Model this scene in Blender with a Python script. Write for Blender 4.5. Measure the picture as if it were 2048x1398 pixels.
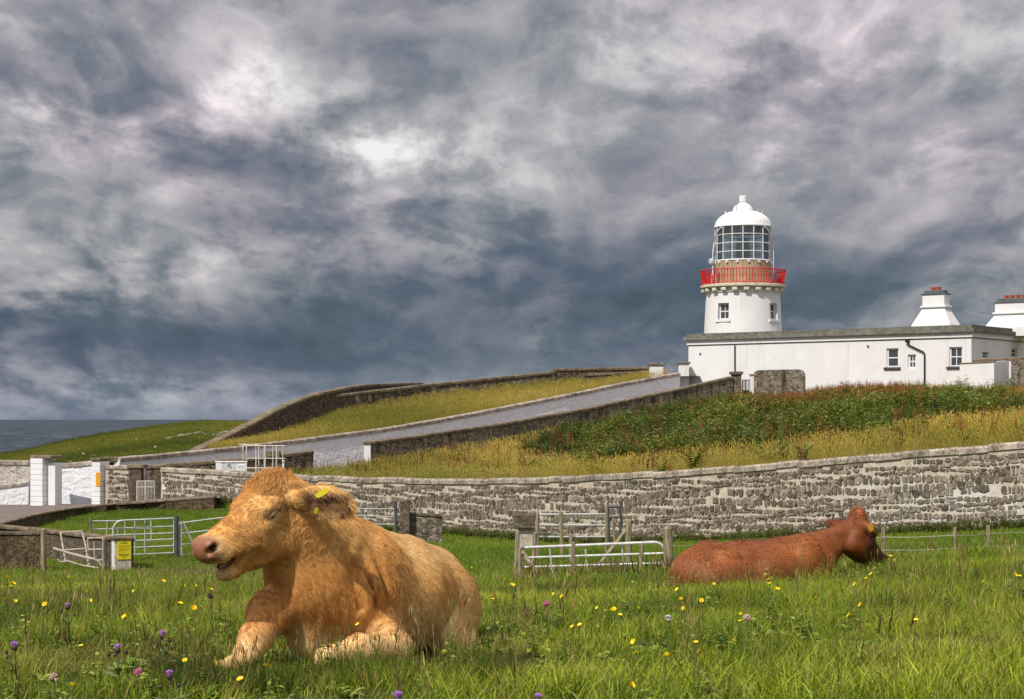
import bpy, bmesh, math, random
import numpy as np
from mathutils import Vector, Matrix, Euler

for _o in list(bpy.data.objects):
    bpy.data.objects.remove(_o, do_unlink=True)
SC = bpy.context.scene
COL = SC.collection
R = math.radians
random.seed(7)
RNG = np.random.default_rng(7)

# ---------------------------------------------------------------- camera
F = 3700.0            # focal length in pixels of the 2048 px wide photograph
E = 1.25              # eye height above the grass beside the near animal
HZ = 838.0            # horizon row
cam_d = bpy.data.cameras.new('camera')
cam_d.sensor_width = 36.0
cam_d.lens = 36.0 * F / 2048.0
cam_d.shift_y = (HZ - 699.0) / 2048.0
cam_d.clip_start = 0.1
cam_d.clip_end = 200000.0
cam = bpy.data.objects.new('camera', cam_d)
cam.location = (0, 0, E)
cam.rotation_euler = (R(90), 0, 0)
COL.objects.link(cam)
SC.camera = cam

# ---------------------------------------------------------------- sky
SUN_AZ = math.atan2(-0.81, -0.585)      # horizontal direction towards the sun
SUN_EL = R(48)
world = bpy.data.worlds.new('World')
SC.world = world
world.use_nodes = True
wt = world.node_tree
wt.nodes.clear()


class NT:
    """small helper around a node tree"""
    def __init__(self, tree):
        self.t = tree

    def n(self, typ, ins=None, **kw):
        nd = self.t.nodes.new(typ)
        for k, v in kw.items():
            setattr(nd, k, v)
        for k, v in (ins or {}).items():
            self.set(nd.inputs[k], v)
        return nd

    def set(self, sock, v):
        if hasattr(v, 'links') or isinstance(v, bpy.types.NodeSocket):
            self.t.links.new(v, sock)
        elif hasattr(v, 'outputs'):
            self.t.links.new(v.outputs[0], sock)
        else:
            if isinstance(v, (tuple, list)) and len(v) == 3 and sock.type == 'RGBA':
                v = (*v, 1)
            sock.default_value = v

    def math(self, op, a, b=0.0, clamp=False, c=None):
        nd = self.t.nodes.new('ShaderNodeMath')
        nd.operation = op
        nd.use_clamp = clamp
        self.set(nd.inputs[0], a)
        self.set(nd.inputs[1], b)
        if c is not None:
            self.set(nd.inputs[2], c)
        return nd.outputs[0]

    def vmath(self, op, a, b=(0, 0, 0)):
        nd = self.t.nodes.new('ShaderNodeVectorMath')
        nd.operation = op
        self.set(nd.inputs[0], a)
        if op == 'SCALE':
            self.set(nd.inputs['Scale'], b)
        else:
            self.set(nd.inputs[1], b)
        return nd.outputs[0]

    def ramp(self, fac, stops, interp='LINEAR'):
        nd = self.t.nodes.new('ShaderNodeValToRGB')
        cr = nd.color_ramp
        cr.interpolation = interp
        while len(cr.elements) < len(stops):
            cr.elements.new(0.5)
        for e, (p, c) in zip(cr.elements, stops):
            e.position = p
            if not isinstance(c, (tuple, list)):
                c = (c, c, c)
            e.color = (*c, 1)
        self.set(nd.inputs[0], fac)
        return nd.outputs[0]

    def noise(self, vec, scale, detail=4.0, rough=0.55, dist=0.0, typ='FBM', lac=2.0):
        nd = self.t.nodes.new('ShaderNodeTexNoise')
        nd.noise_type = typ
        if vec is not None:
            self.set(nd.inputs['Vector'], vec)
        nd.inputs['Scale'].default_value = scale
        nd.inputs['Detail'].default_value = detail
        nd.inputs['Roughness'].default_value = rough
        nd.inputs['Lacunarity'].default_value = lac
        nd.inputs['Distortion'].default_value = dist
        return nd.outputs[0]

    def mix(self, fac, a, b, blend='MIX', clamp=True):
        nd = self.t.nodes.new('ShaderNodeMix')
        nd.data_type = 'RGBA'
        nd.blend_type = blend
        nd.clamp_factor = clamp
        self.set(nd.inputs[0], fac)
        self.set(nd.inputs[6], a)
        self.set(nd.inputs[7], b)
        return nd.outputs[2]

    def mapr(self, v, a, b, c=0.0, d=1.0, smooth=False):
        nd = self.t.nodes.new('ShaderNodeMapRange')
        if smooth:
            nd.interpolation_type = 'SMOOTHSTEP'
        self.set(nd.inputs[0], v)
        for i, q in enumerate((a, b, c, d)):
            self.set(nd.inputs[i + 1], q)
        return nd.outputs[0]


def build_sky():
    w = NT(wt)
    sky = w.n('ShaderNodeTexSky', sky_type='NISHITA', sun_disc=False, sun_elevation=SUN_EL)
    # Nishita measures its rotation clockwise from +Y
    sky.sun_rotation = math.atan2(math.cos(SUN_AZ), math.sin(SUN_AZ))
    tc = w.n('ShaderNodeTexCoord')
    sep = w.n('ShaderNodeSeparateXYZ', {0: tc.outputs['Generated']})
    x, y, z = sep.outputs
    zc = w.math('MAXIMUM', z, 0.0)
    # the cloud deck is a level sheet: look up the noise where the view ray meets it
    den = w.math('ADD', zc, 0.30)
    u = w.math('DIVIDE', x, den)
    v = w.math('DIVIDE', y, den)
    p = w.n('ShaderNodeCombineXYZ', {0: u, 1: v, 2: 0.0}).outputs[0]
    rot = w.n('ShaderNodeMapping', {'Vector': p})
    rot.inputs['Rotation'].default_value = (0, 0, R(-6))
    rot.inputs['Location'].default_value = (1.4, 3.9, 0)
    rot.inputs['Scale'].default_value = (4.2, 2.6, 1.0)
    q = rot.outputs[0]
    wn = w.n('ShaderNodeTexNoise', {'Vector': q, 'Scale': 0.9, 'Detail': 3.0, 'Roughness': 0.5})
    warp = w.vmath('SCALE', w.vmath('SUBTRACT', wn.outputs['Color'], (0.5, 0.5, 0.5)), 0.6)
    qw = w.vmath('ADD', q, warp)
    big = w.noise(qw, 0.45, 3.0, 0.5)
    mid = w.noise(qw, 1.25, 9.0, 0.56)
    # the same masses looked up a little towards the light: lit and shaded sides of the billows
    off = w.noise(w.vmath('ADD', qw, (-0.10, -0.12, 0)), 1.25, 6.0, 0.56)
    relief = w.math('SUBTRACT', mid, off)
    fine = w.noise(w.vmath('ADD', q, (3.1, 7.7, 0)), 4.0, 7.0, 0.62)
    edge = w.mapr(w.math('ADD', w.math('MULTIPLY', mid, 0.7), w.math('MULTIPLY', fine, 0.3)), 0.465, 0.535, -0.5, 0.5, True)
    dens = w.math('ADD', w.math('MULTIPLY', big, 0.50), w.math('MULTIPLY', mid, 0.34))
    dens = w.math('ADD', dens, w.math('MULTIPLY', fine, 0.16))       # about 0.35 .. 0.65
    dens = w.math('ADD', dens, w.math('MULTIPLY', relief, 0.40))
    dens = w.math('ADD', dens, w.math('MULTIPLY', edge, 0.030))
    # heavy rain cloud low down, thinning out overhead
    lowb = w.n('ShaderNodeFloatCurve', {'Value': w.math('MULTIPLY', zc, 4.0)})
    cv = lowb.mapping.curves[0]
    cv.points[0].location = (0.0, 0.45)
    cv.points[1].location = (1.0, 0.60)
    for a_, b_ in ((0.07, 0.42), (0.14, 0.36), (0.24, 0.37), (0.38, 0.46), (0.55, 0.53), (0.75, 0.57)):
        cv.points.new(a_, b_)
    lowb.mapping.update()
    overhead = w.mapr(zc, 0.22, 0.9, 0.0, 0.16)      # an overcast deck is brightest overhead; raised out of view for ambient fill
    lum = w.math('ADD', lowb.outputs[0], overhead)
    # less texture in the rain near the horizon
    amp = w.mapr(zc, 0.0, 0.05, 0.5, 1.75)
    lum = w.math('ADD', lum, w.math('MULTIPLY', w.math('SUBTRACT', dens, 0.482), amp))
    # thin places where the light breaks through, and heavier masses (direction, spread, amount)
    tear = w.mapr(w.math('ADD', w.math('MULTIPLY', mid, 0.55), w.math('MULTIPLY', fine, 0.45)), 0.40, 0.60, 0.05, 1.6)
    yy = w.math('MAXIMUM', y, 0.02)
    gx = w.math('DIVIDE', x, yy)
    gy = w.math('DIVIDE', z, yy)
    for px, py, sx, sy, am in ((525, 150, 60, 48, .17), (765, 305, 100, 38, .20), (430, 225, 150, 60, .11), (60, 245, 110, 50, .12),
                               (140, 590, 170, 45, .12), (380, 520, 100, 35, .09), (700, 200, 60, 45, .13), (1500, 165, 140, 80, .11), (1070, 685, 80, 28, .12),
                               (240, 775, 300, 45, .15), (960, 440, 130, 100, .07), (1560, 300, 120, 70, .05),
                               (830, 90, 180, 90, -.12), (640, 700, 330, 42, -.18), (900, 620, 320, 60, -.11), (250, 120, 120, 60, -.07),
                               (1350, 370, 200, 120, -.08), (1750, 530, 280, 90, -.12), (1250, 560, 200, 80, -.10), (350, 440, 260, 40, -.07), (100, 655, 220, 26, -.09)):
        dx = w.math('DIVIDE', w.math('SUBTRACT', gx, (px - 1024) / F), sx / F * 1.4)
        dz = w.math('DIVIDE', w.math('SUBTRACT', gy, (HZ - py) / F), sy / F * 1.4)
        r2 = w.math('ADD', w.math('MULTIPLY', dx, dx), w.math('MULTIPLY', dz, dz))
        g = w.math('EXPONENT', w.math('MULTIPLY', r2, -1.0))
        # ragged edges: the patch is torn by the same noise
        g = w.math('MULTIPLY', g, tear)
        lum = w.math('ADD', lum, w.math('MULTIPLY', g, am))
    col = w.ramp(lum, [
        (0.10, (0.050, 0.074, 0.110)),
        (0.26, (0.084, 0.116, 0.160)),
        (0.40, (0.170, 0.194, 0.232)),
        (0.52, (0.290, 0.296, 0.322)),
        (0.66, (0.430, 0.424, 0.442)),
        (0.80, (0.640, 0.622, 0.625)),
        (0.95, (0.920, 0.895, 0.875))])
    tint = w.noise(q, 0.8, 2.0, 0.5)
    col = w.mix(w.mapr(tint, 0.42, 0.62), col, w.vmath('MULTIPLY', col, (1.06, 0.98, 1.03)))
    col = w.mix(w.mapr(zc, 0.0, 0.06, 0.75, 0.0), col, w.vmath('MULTIPLY', col, (0.84, 0.98, 1.12)))
    bright = w.vmath('SCALE', col, 10.0)
    fin = w.mix(0.95, sky.outputs[0], bright)
    # everything below the horizon is hidden by land and sea: a plain dull tone
    fin = w.mix(w.mapr(z, -0.02, 0.0), (0.9, 1.0, 1.1), fin)
    bg = w.n('ShaderNodeBackground', {'Color': fin, 'Strength': 0.1})
    w.n('ShaderNodeOutputWorld', {'Surface': bg})


build_sky()
world.cycles.sampling_method = 'NONE'

sun_d = bpy.data.lights.new('sun', 'SUN')
sun_d.energy = 3.9
sun_d.angle = R(0.53)
sun_d.color = (1.0, 0.95, 0.87)
sun = bpy.data.objects.new('sun', sun_d)
sdir = Vector((math.cos(SUN_AZ) * math.cos(SUN_EL), math.sin(SUN_AZ) * math.cos(SUN_EL), math.sin(SUN_EL)))
sun.rotation_euler = (-sdir).to_track_quat('-Z', 'Y').to_euler()
sun.location = sdir * 60
COL.objects.link(sun)

SC.view_settings.view_transform = 'Standard'
SC.view_settings.look = 'None'
SC.view_settings.exposure = 0.0
SC.view_settings.gamma = 1.0
SC.view_settings.use_curve_mapping = False
SC.render.engine = 'CYCLES'
SC.cycles.max_bounces = 6
SC.cycles.diffuse_bounces = 2
SC.cycles.transparent_max_bounces = 12
SC.cycles.sample_clamp_indirect = 6.0
SC.cycles.use_denoising = True


# ---------------------------------------------------------------- helpers
def at(px, py, Y):
    """point of the place seen at photo pixel (px, py) at distance Y"""
    return Vector(((px - 1024.0) * Y / F, Y, E - (py - HZ) * Y / F))


def zat(py, Y):
    return E - (py - HZ) * Y / F


def tag(o, label=None, cat=None, group=None, kind=None):
    if label: o['label'] = label
    if cat: o['category'] = cat
    if group: o['group'] = group
    if kind: o['kind'] = kind
    return o


def empty(name, loc, label=None, cat=None, group=None, rz=0.0):
    o = bpy.data.objects.new(name, None)
    o.empty_display_size = 0.2
    o.location = loc
    o.rotation_euler = (0, 0, rz)
    COL.objects.link(o)
    return tag(o, label, cat, group)


def link(name, me, mat=None, parent=None, smooth=False, origin=None):
    """mesh in world coordinates -> object (under parent, keeping its place)"""
    if mat is not None:
        me.materials.clear()
        me.materials.append(mat)
    if smooth:
        me.polygons.foreach_set('use_smooth', [True] * len(me.polygons))
    o = bpy.data.objects.new(name, me)
    COL.objects.link(o)
    if origin is not None:
        me.transform(Matrix.Translation(-Vector(origin)))
        o.location = origin
    if parent is not None:
        o.parent = parent
        bpy_m = world_matrix(parent)
        o.matrix_parent_inverse = bpy_m.inverted()
    return o


def world_matrix(o):
    m = Matrix.LocRotScale(o.location, o.rotation_euler, o.scale)
    if o.parent:
        return world_matrix(o.parent) @ o.matrix_parent_inverse @ m
    return m


class MB:
    """collects shapes in world coordinates into one mesh"""
    def __init__(self):
        self.v = []
        self.f = []

    def add(self, vs, fs):
        k = len(self.v)
        self.v += [tuple(p) for p in vs]
        self.f += [tuple(i + k for i in f) for f in fs]
        return self

    def box(self, c, s, M=None):
        """centre c, full size s, optional 3x3 rotation"""
        c = Vector(c)
        vs = []
        for dz in (-.5, .5):
            for dx, dy in ((-.5, -.5), (.5, -.5), (.5, .5), (-.5, .5)):
                p = Vector((dx * s[0], dy * s[1], dz * s[2]))
                vs.append(c + (M @ p if M is not None else p))
        return self.add(vs, [(3, 2, 1, 0), (4, 5, 6, 7), (0, 1, 5, 4), (1, 2, 6, 5), (2, 3, 7, 6), (3, 0, 4, 7)])

    def bbox(self, c, s, M=None, b=0.01):
        """box with chamfered edges"""
        bm = bmesh.new()
        bmesh.ops.create_cube(bm, size=1.0)
        for v in bm.verts:
            v.co = Vector((v.co.x * s[0], v.co.y * s[1], v.co.z * s[2]))
        bmesh.ops.bevel(bm, geom=list(bm.edges), offset=b, segments=1, affect='EDGES')
        c = Vector(c)
        bm.verts.index_update()
        vs = [c + (M @ v.co if M is not None else v.co) for v in bm.verts]
        fs = [[v.index for v in f.verts] for f in bm.faces]
        bm.free()
        return self.add(vs, fs)

    def tube(self, pts, r, n=8, cap=True):
        """tube through points, r a number or a list"""
        pts = [Vector(p) for p in pts]
        m = len(pts)
        rs = r if isinstance(r, (list, tuple)) else [r] * m
        t0 = (pts[1] - pts[0]).normalized()
        ref = Vector((0, 0, 1)) if abs(t0.z) < 0.9 else Vector((1, 0, 0))
        u = t0.cross(ref).normalized()
        vs, fs = [], []
        for i, p in enumerate(pts):
            a = pts[max(i - 1, 0)]
            b = pts[min(i + 1, m - 1)]
            t = (b - a).normalized()
            u = (u - t * u.dot(t)).normalized()
            w = t.cross(u)
            for k in range(n):
                an = 2 * math.pi * k / n
                vs.append(p + (u * math.cos(an) + w * math.sin(an)) * rs[i])
        for i in range(m - 1):
            for k in range(n):
                k2 = (k + 1) % n
                fs.append((i * n + k, i * n + k2, (i + 1) * n + k2, (i + 1) * n + k))
        if cap:
            fs.append(tuple(range(n - 1, -1, -1)))
            fs.append(tuple((m - 1) * n + k for k in range(n)))
        return self.add(vs, fs)

    def lathe(self, c, prof, n=48, closed=False, a0=0.0):
        """profile [(r, z)] turned about the vertical through c"""
        c = Vector(c)
        vs, fs = [], []
        for (r, z) in prof:
            for k in range(n):
                an = a0 + 2 * math.pi * k / n
                vs.append(c + Vector((r * math.cos(an), r * math.sin(an), z)))
        m = len(prof)
        for i in range(m - 1 + (1 if closed else 0)):
            j = (i + 1) % m
            for k in range(n):
                k2 = (k + 1) % n
                fs.append((i * n + k, i * n + k2, j * n + k2, j * n + k))
        return self.add(vs, fs)

    def grid(self, P):
        """P[i][j] points -> quads"""
        a, b = len(P), len(P[0])
        vs = [p for row in P for p in row]
        fs = [(i * b + j, i * b + j + 1, (i + 1) * b + j + 1, (i + 1) * b + j) for i in range(a - 1) for j in range(b - 1)]
        return self.add(vs, fs)

    def mesh(self, name):
        me = bpy.data.meshes.new(name)
        me.from_pydata(self.v, [], self.f)
        me.update()
        return me

    def build(self, name, mat, parent=None, smooth=False, origin=None):
        return link(name, self.mesh(name), mat, parent, smooth, origin)


def frame2(d):
    """3x3 with x along horizontal direction d, z up"""
    d = Vector((d[0], d[1], 0)).normalized()
    n = Vector((-d.y, d.x, 0))
    return Matrix(((d.x, n.x, 0), (d.y, n.y, 0), (0, 0, 1)))


# ---------------------------------------------------------------- materials
def new_mat(name):
    m = bpy.data.materials.new(name)
    m.use_nodes = True
    m.node_tree.nodes.clear()
    return m, NT(m.node_tree)


def finish(t, col, rough=0.8, bump=None, bstr=0.4, bdist=0.02, metal=0.0, spec=0.3, extra=None):
    ins = {'Base Color': col, 'Roughness': rough, 'Metallic': metal, 'Specular IOR Level': spec}
    if extra: ins.update(extra)
    if bump is not None:
        b = t.n('ShaderNodeBump', {'Height': bump, 'Strength': bstr, 'Distance': bdist})
        ins['Normal'] = b
    p = t.n('ShaderNodeBsdfPrincipled', ins)
    t.n('ShaderNodeOutputMaterial', {'Surface': p})
    return p


def pos(t):
    return t.n('ShaderNodeNewGeometry').outputs['Position']


def simple(name, c, rough=0.6, var=0.25, scale=3.0, metal=0.0, spec=0.3, bump=0.0, bscale=40.0, dirt=None, dirt_amt=0.45):
    """one colour with mottling, optional patches of dirt, optional fine relief"""
    m, t = new_mat(name)
    P = pos(t)
    n1 = t.noise(P, scale, 5.0, 0.6)
    lo = tuple(v * (1 - var) for v in c)
    hi = tuple(min(1.0, v * (1 + var)) for v in c)
    col = t.ramp(n1, [(0.3, lo), (0.7, hi)])
    if dirt is not None:
        n2 = t.noise(P, scale * 0.6, 6.0, 0.68)
        col = t.mix(t.mapr(n2, 0.66 - dirt_amt * 0.3, 0.74, 0.0, 1.0), col, dirt)
    bm = t.noise(P, bscale, 4.0, 0.6) if bump else None
    finish(t, col, rough, bm, bump, 0.01, metal, spec)
    return m

# ================================================================ the lie of the land
def L(table):
    a = np.array(table, float)
    return lambda px, k: np.interp(px, a[:, 0], a[:, k])


# front stone wall: photo column, top row, distance
S_T = L([(306, 934, 91), (400, 939.5, 90), (487, 945, 87.5), (590, 951, 84), (700, 955, 80), (850, 958, 76), (1000, 958, 72), (1100, 955, 69.5),
         (1200, 950, 67), (1300, 944.5, 65.2), (1400, 938, 63.5), (1500, 930.5, 61.7), (1600, 922, 60), (1700, 914, 58.7), (1800, 905, 57.5), (1925, 895.5, 56.2),
         (2048, 885, 55), (2300, 866, 53)])
# retaining wall at the road: column, top row, distance
RW_T = L([(-260, 1098, 62.5), (-120, 1072, 69), (9, 1046.5, 76.7), (59, 1032, 80), (116, 1020, 84), (187, 1010.6, 87), (281, 1004, 87.5), (428, 993.5, 86)])
# far white wall along the lane
FW_T = L([(239, 915, 93), (384, 902, 97), (484, 892, 100), (640, 873, 104), (780, 855, 108), (950, 825, 114.5), (1130, 790, 121), (1250, 765, 126), (1360, 745, 131)])
# near lane wall, upper stretch
NW_T = L([(734, 884, 100), (850, 869, 103.8), (1000, 847, 108.8), (1180, 815, 115), (1330, 783, 120), (1470, 752, 124.6)])
# near lane wall, lower stretch
LW_T = L([(290, 931, 93), (384, 924, 93.4), (484, 917, 94.2), (560, 908.5, 95.5), (627, 901, 97)])

gpts = []
def gp(px, py, Y):
    gpts.append(tuple(at(px, py, Y)))
for q in [(-9, -6, .05), (9, -6, .15), (0, -4, .03), (-5, 2, .0), (5, 2, .08), (0, 5, .0), (-2, 7.5, -.02), (0, 8, 0), (2, 8, .04), (-.9, 9.6, 0), (-.4, 11, -.07),
          (1.6, 10, .0), (3, 11, .02), (-3, 11, -.08), (0, 12.5, -.14), (-14, 12, -.2), (14, 12, .25)]:
    gpts.append(q)
for q in [(1400, 1187, 18.3), (1720, 1156, 18.3), (2030, 1128, 18.5), (1000, 1197, 18), (500, 1206, 18), (40, 1204, 18),
          (1180, 1171, 28), (1180, 1172, 37), (1180, 1128, 50), (1200, 1092, 67), (700, 1172, 28), (760, 1160, 40),
          (1600, 1140, 28), (1600, 1128, 38), (1900, 1112, 37), (2048, 1062, 55), (1850, 1068, 57.5), (1500, 1083, 61.7), (2040, 1098, 40),
          (850, 1070, 75), (640, 1050, 82), (430, 1020, 86), (300, 1040, 84), (175, 1058, 80), (90, 1092, 70), (60, 1117, 60),
          (240, 1143, 55), (350, 1121, 58), (200, 1162, 37), (240, 1175, 28), (500, 1112, 58), (600, 1085, 68), (-250, 1150, 50), (2500, 1050, 45)]:
    gp(*q)
GP = np.array(gpts)


def tps_fit(P, lam=0.6):
    n = len(P)
    d = np.hypot(P[:, None, 0] - P[None, :, 0], P[:, None, 1] - P[None, :, 1])
    K = d * d * np.log(d + 1e-9)
    K += lam * np.eye(n)
    A = np.zeros((n + 3, n + 3))
    A[:n, :n] = K
    A[:n, n] = 1; A[:n, n + 1:] = P[:, :2]
    A[n, :n] = 1; A[n + 1:, :n] = P[:, :2].T
    b = np.zeros(n + 3); b[:n] = P[:, 2]
    return np.linalg.solve(A, b)


GW = tps_fit(GP)


def ground(x, y):
    x = np.asarray(x, float); y = np.asarray(y, float)
    sh = x.shape
    x = x.ravel(); y = y.ravel()
    out = np.empty(len(x))
    n = len(GP)
    for i in range(0, len(x), 20000):
        xs, ys = x[i:i + 20000], y[i:i + 20000]
        d = np.hypot(xs[:, None] - GP[None, :, 0], ys[:, None] - GP[None, :, 1])
        out[i:i + 20000] = (d * d * np.log(d + 1e-9)) @ GW[:n] + GW[n] + GW[n + 1] * xs + GW[n + 2] * ys
    # small unevenness of the turf
    out += 0.025 * np.sin(x * 1.7 + 0.6 * y) * np.sin(y * 1.3 - 0.4 * x) + 0.012 * np.sin(x * 4.1 + y * 3.3)
    return out.reshape(sh)


def gz(x, y):
    return float(ground(np.array([x]), np.array([y]))[0])


def field_end(px):
    a = RW_T(px, 2) + 0.05
    b = S_T(px, 2) + 0.12
    return np.where(px < 428, a, np.where(px < 440, a + (b - a) * (px - 428) / 12, b))


# ---------------------------------------------------------------- ground materials
def turf_mat(name, stops, scale=1.2, dry=None):
    m, t = new_mat(name)
    P = pos(t)
    n1 = t.noise(P, scale, 8.0, 0.65)
    n2 = t.noise(P, scale * 14, 6.0, 0.7)
    f = t.math('ADD', t.math('MULTIPLY', n1, 0.55), t.math('MULTIPLY', n2, 0.45))
    col = t.ramp(f, stops)
    finish(t, col, 0.95, n2, 0.9, 0.06, spec=0.1)
    return m


M_TURF = turf_mat('turf_soil', [(0.32, (.030, .040, .010)), (0.5, (.060, .085, .014)), (0.68, (.120, .120, .030))])
M_HILL = turf_mat('dry_turf', [(0.32, (.050, .050, .012)), (0.5, (.130, .110, .025)), (0.68, (.260, .190, .060))], 0.6)
M_HEAD = turf_mat('headland_turf', [(0.36, (.040, .058, .008)), (0.47, (.090, .110, .010)), (0.55, (.150, .155, .016)), (0.64, (.220, .180, .045))], 0.06)


def sheet(name, P, mat):
    o = MB().grid(P).build(name, mat, smooth=True)
    return tag(o, kind='structure')


# field: fan of rows from behind the camera to the walls
us = np.concatenate([np.linspace(-1.1, -.36, 16), np.linspace(-.34, .34, 90), np.linspace(.36, 1.1, 16)])
ts = np.concatenate([np.linspace(0, .30, 70), np.linspace(.31, 1, 90)])
Pf = np.zeros((len(ts), len(us), 3))
for j, u in enumerate(us):
    Ye = 70.0
    for _ in range(12):
        px = 1024 + F * u * (Ye + 6) / max(Ye, 1)
        Ye = 0.5 * Ye + 0.5 * float(field_end(np.clip(px, -260, 2300)))
    yy = -5 + ts ** 1.25 * (Ye + 5)
    Pf[:, j, 0] = u * (yy + 6)
    Pf[:, j, 1] = yy
Pf[:, :, 2] = ground(Pf[:, :, 0], Pf[:, :, 1])
sheet('field', [[tuple(p) for p in row] for row in Pf], M_TURF)

# hillside between the front wall and the lane / the white building
BK_Z = L([(300, -2.35, 92.6), (627, -1.85, 96.6), (734, -1.55, 99.6), (1000, -.45, 108.4), (1180, .55, 114.6), (1330, 1.75, 119.6), (1470, 2.85, 124.2), (1640, 3.15, 128.5), (1943, 3.2, 122.0), (2060, 3.1, 121), (2300, 3.0, 118)])


def hill_pt(px, t):
    """t = 0 at the front wall, 1 at the back"""
    y0 = S_T(px, 2) + 0.45
    z0 = zat(S_T(px, 1), S_T(px, 2)) - np.interp(px, [300, 560, 760, 1000, 1300], [.95, .75, .42, .30, .26])
    y1 = BK_Z(px, 2)
    z1 = BK_Z(px, 1)
    y = y0 + (y1 - y0) * t
    bend = np.interp(px, [300, 740, 1100, 1500, 2300], [0.0, -0.25, -0.75, -0.35, -0.1])
    z = z0 + (z1 - z0) * t + bend * np.sin(math.pi * t)
    x = (px - 1024) * y / F
    z = z + 0.10 * np.sin(x * .9 + y * .5) * np.sin(y * .7) * np.minimum(1, 6 * t * (1 - t))
    return x, y, z


pxs = np.linspace(300, 2300, 130)
tt = np.linspace(0, 1, 60)
sheet('hillside', [[tuple(float(c) for c in hill_pt(p, t)) for p in pxs] for t in tt], M_HILL)

# lane between the two lane walls
def lane_z(px):
    return np.interp(px, [60, 240, 480, 640, 734, 950, 1180, 1360, 1420], [-3.05, -3.0, -2.35, -1.85, -1.5, -.25, 1.2, 2.95, 3.2])


def lane_near(px):
    """near edge (column -> distance)"""
    return np.where(px < 627, LW_T(px, 2) + .1, NW_T(px, 2) + .1)


M_ROAD = simple('worn_tarmac', (.17, .135, .12), 0.95, 0.35, 2.5, bump=0.5, bscale=60)
rows = []
for px in np.linspace(215, 1440, 70):
    a = np.interp(px, [215, 290, 384, 627, 734, 1470], [92.6, 93.1, 93.5, 97.1, 100.1, 124.7])
    b = FW_T(px, 2) + 0.1
    z = float(lane_z(px))
    rows.append([Vector(((px - 1024) * y / F, y, z)) for y in np.linspace(a, b, 5)])
sheet('lane', rows, M_ROAD)
# forecourt of the gateway at the left, above the retaining wall
rows = []
for px in np.linspace(-260, 300, 50):
    a = float(RW_T(px, 2)) + 0.12
    b = float(np.interp(px, [-260, 60, 200, 300], [92.5, 93.2, 93.0, 92.6]))
    zt = zat(float(RW_T(px, 1)), float(RW_T(px, 2))) - 0.06
    zb = float(np.interp(px, [-260, 60, 200, 300], [-3.1, -3.05, -3.0, -2.75]))
    rows.append([Vector(((px - 1024) * y / F, y, zt + (zb - zt) * k)) for k, y in zip(np.linspace(0, 1, 9), np.linspace(a, b, 9))])
sheet('road', rows, M_ROAD)
rows = []
for px in np.linspace(285, 440, 12):
    a = float(RW_T(px, 2)) + 0.12
    b = float(S_T(px, 2)) + .1
    zt = zat(float(RW_T(px, 1)), float(RW_T(px, 2))) - 0.06
    rows.append([Vector(((px - 1024) * y / F, y, zt + .003)) for y in np.linspace(a, b, 4)])
sheet('path', rows, M_ROAD)

# slope above the lane, up to the old enclosure walls
# enclosure wall A: column, top row, distance, ground height
AW_T = L([(396, 899, 103, -.75), (440, 879, 106.5, -.6), (480, 859, 110, -.5), (520, 838, 113.5, -.3), (560, 816, 117, -.05), (600, 799, 120.5, .4), (640, 785, 124, .95), (690, 775, 128.5, 1.6), (735, 768, 133, 2.0), (800, 766, 140, 2.6), (845, 765, 146, 2.9)])
BW_T = L([(668, 790, 126.8, 1.35), (760, 779.5, 130, 2.0), (850, 768.5, 133, 2.62), (1000, 753, 137, 3.35), (1110, 742, 140, 3.75), (1300, 738, 143, 4.3)])
rows = []
for px in np.linspace(240, 1400, 80):
    ya = float(FW_T(px, 2)) + 0.4
    za = zat(float(FW_T(px, 1)), ya) - np.interp(px, [240, 400, 600, 1200], [1.2, .6, .28, .25])
    if px < 668:
        yb = float(AW_T(px, 2)); zb = float(AW_T(px, 3))
        if px < 396:
            yb = 103; zb = -1.3 + .55 * (px - 240) / 156
    else:
        yb = float(BW_T(px, 2)); zb = float(BW_T(px, 3))
    yb += 1.0
    rows.append([Vector(((px - 1024) * y / F, y, za + (zb - za) * k)) for k, y in zip(np.linspace(0, 1, 8), np.linspace(ya, yb, 8))])
sheet('upper_slope', rows, M_HILL)

# headland: rises behind the gateway, then falls to the cliffs
cr_px = np.array([-900, -400, 0, 60, 130, 200, 260, 310, 350, 400, 440, 490, 560, 700, 1000, 1600, 2300])
cr_py = np.array([960, 940, 907, 897, 880, 866, 857, 850, 845, 841, 840.5, 843, 845, 850, 850, 850, 850])
dist = np.concatenate([np.linspace(96, 250, 40), np.linspace(262, 330, 8), np.array([345, 352, 358])])
rows = []
for px in np.linspace(-900, 640, 110):
    zc = zat(np.interp(px, cr_px, cr_py), 250)
    z0 = np.interp(px, [-900, 0, 240, 400, 430, 700], [-3.6, -3.2, -2.4, -2.2, -6.5, -9.0])
    row = []
    for y in dist:
        k = (y - 96) / (250 - 96)
        x = (px - 1024) * y / F
        if k <= 1:
            z = z0 + (zc - z0) * (k ** 1.25) - 0.9 * math.sin(math.pi * k) * (1 if px < 420 else .4)
        else:
            z = zc - (y - 250) ** 1.35 * 0.012
        z += 0.35 * math.sin(x * .09 + y * .05) * math.sin(y * .045) * min(1, k * 3) * (1 if k < .85 else .4) - max(0.0, (y - 335) * 1.6)
        row.append(Vector((x, y, z)))
    rows.append(row)
sheet('headland', rows, M_HEAD)


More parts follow.
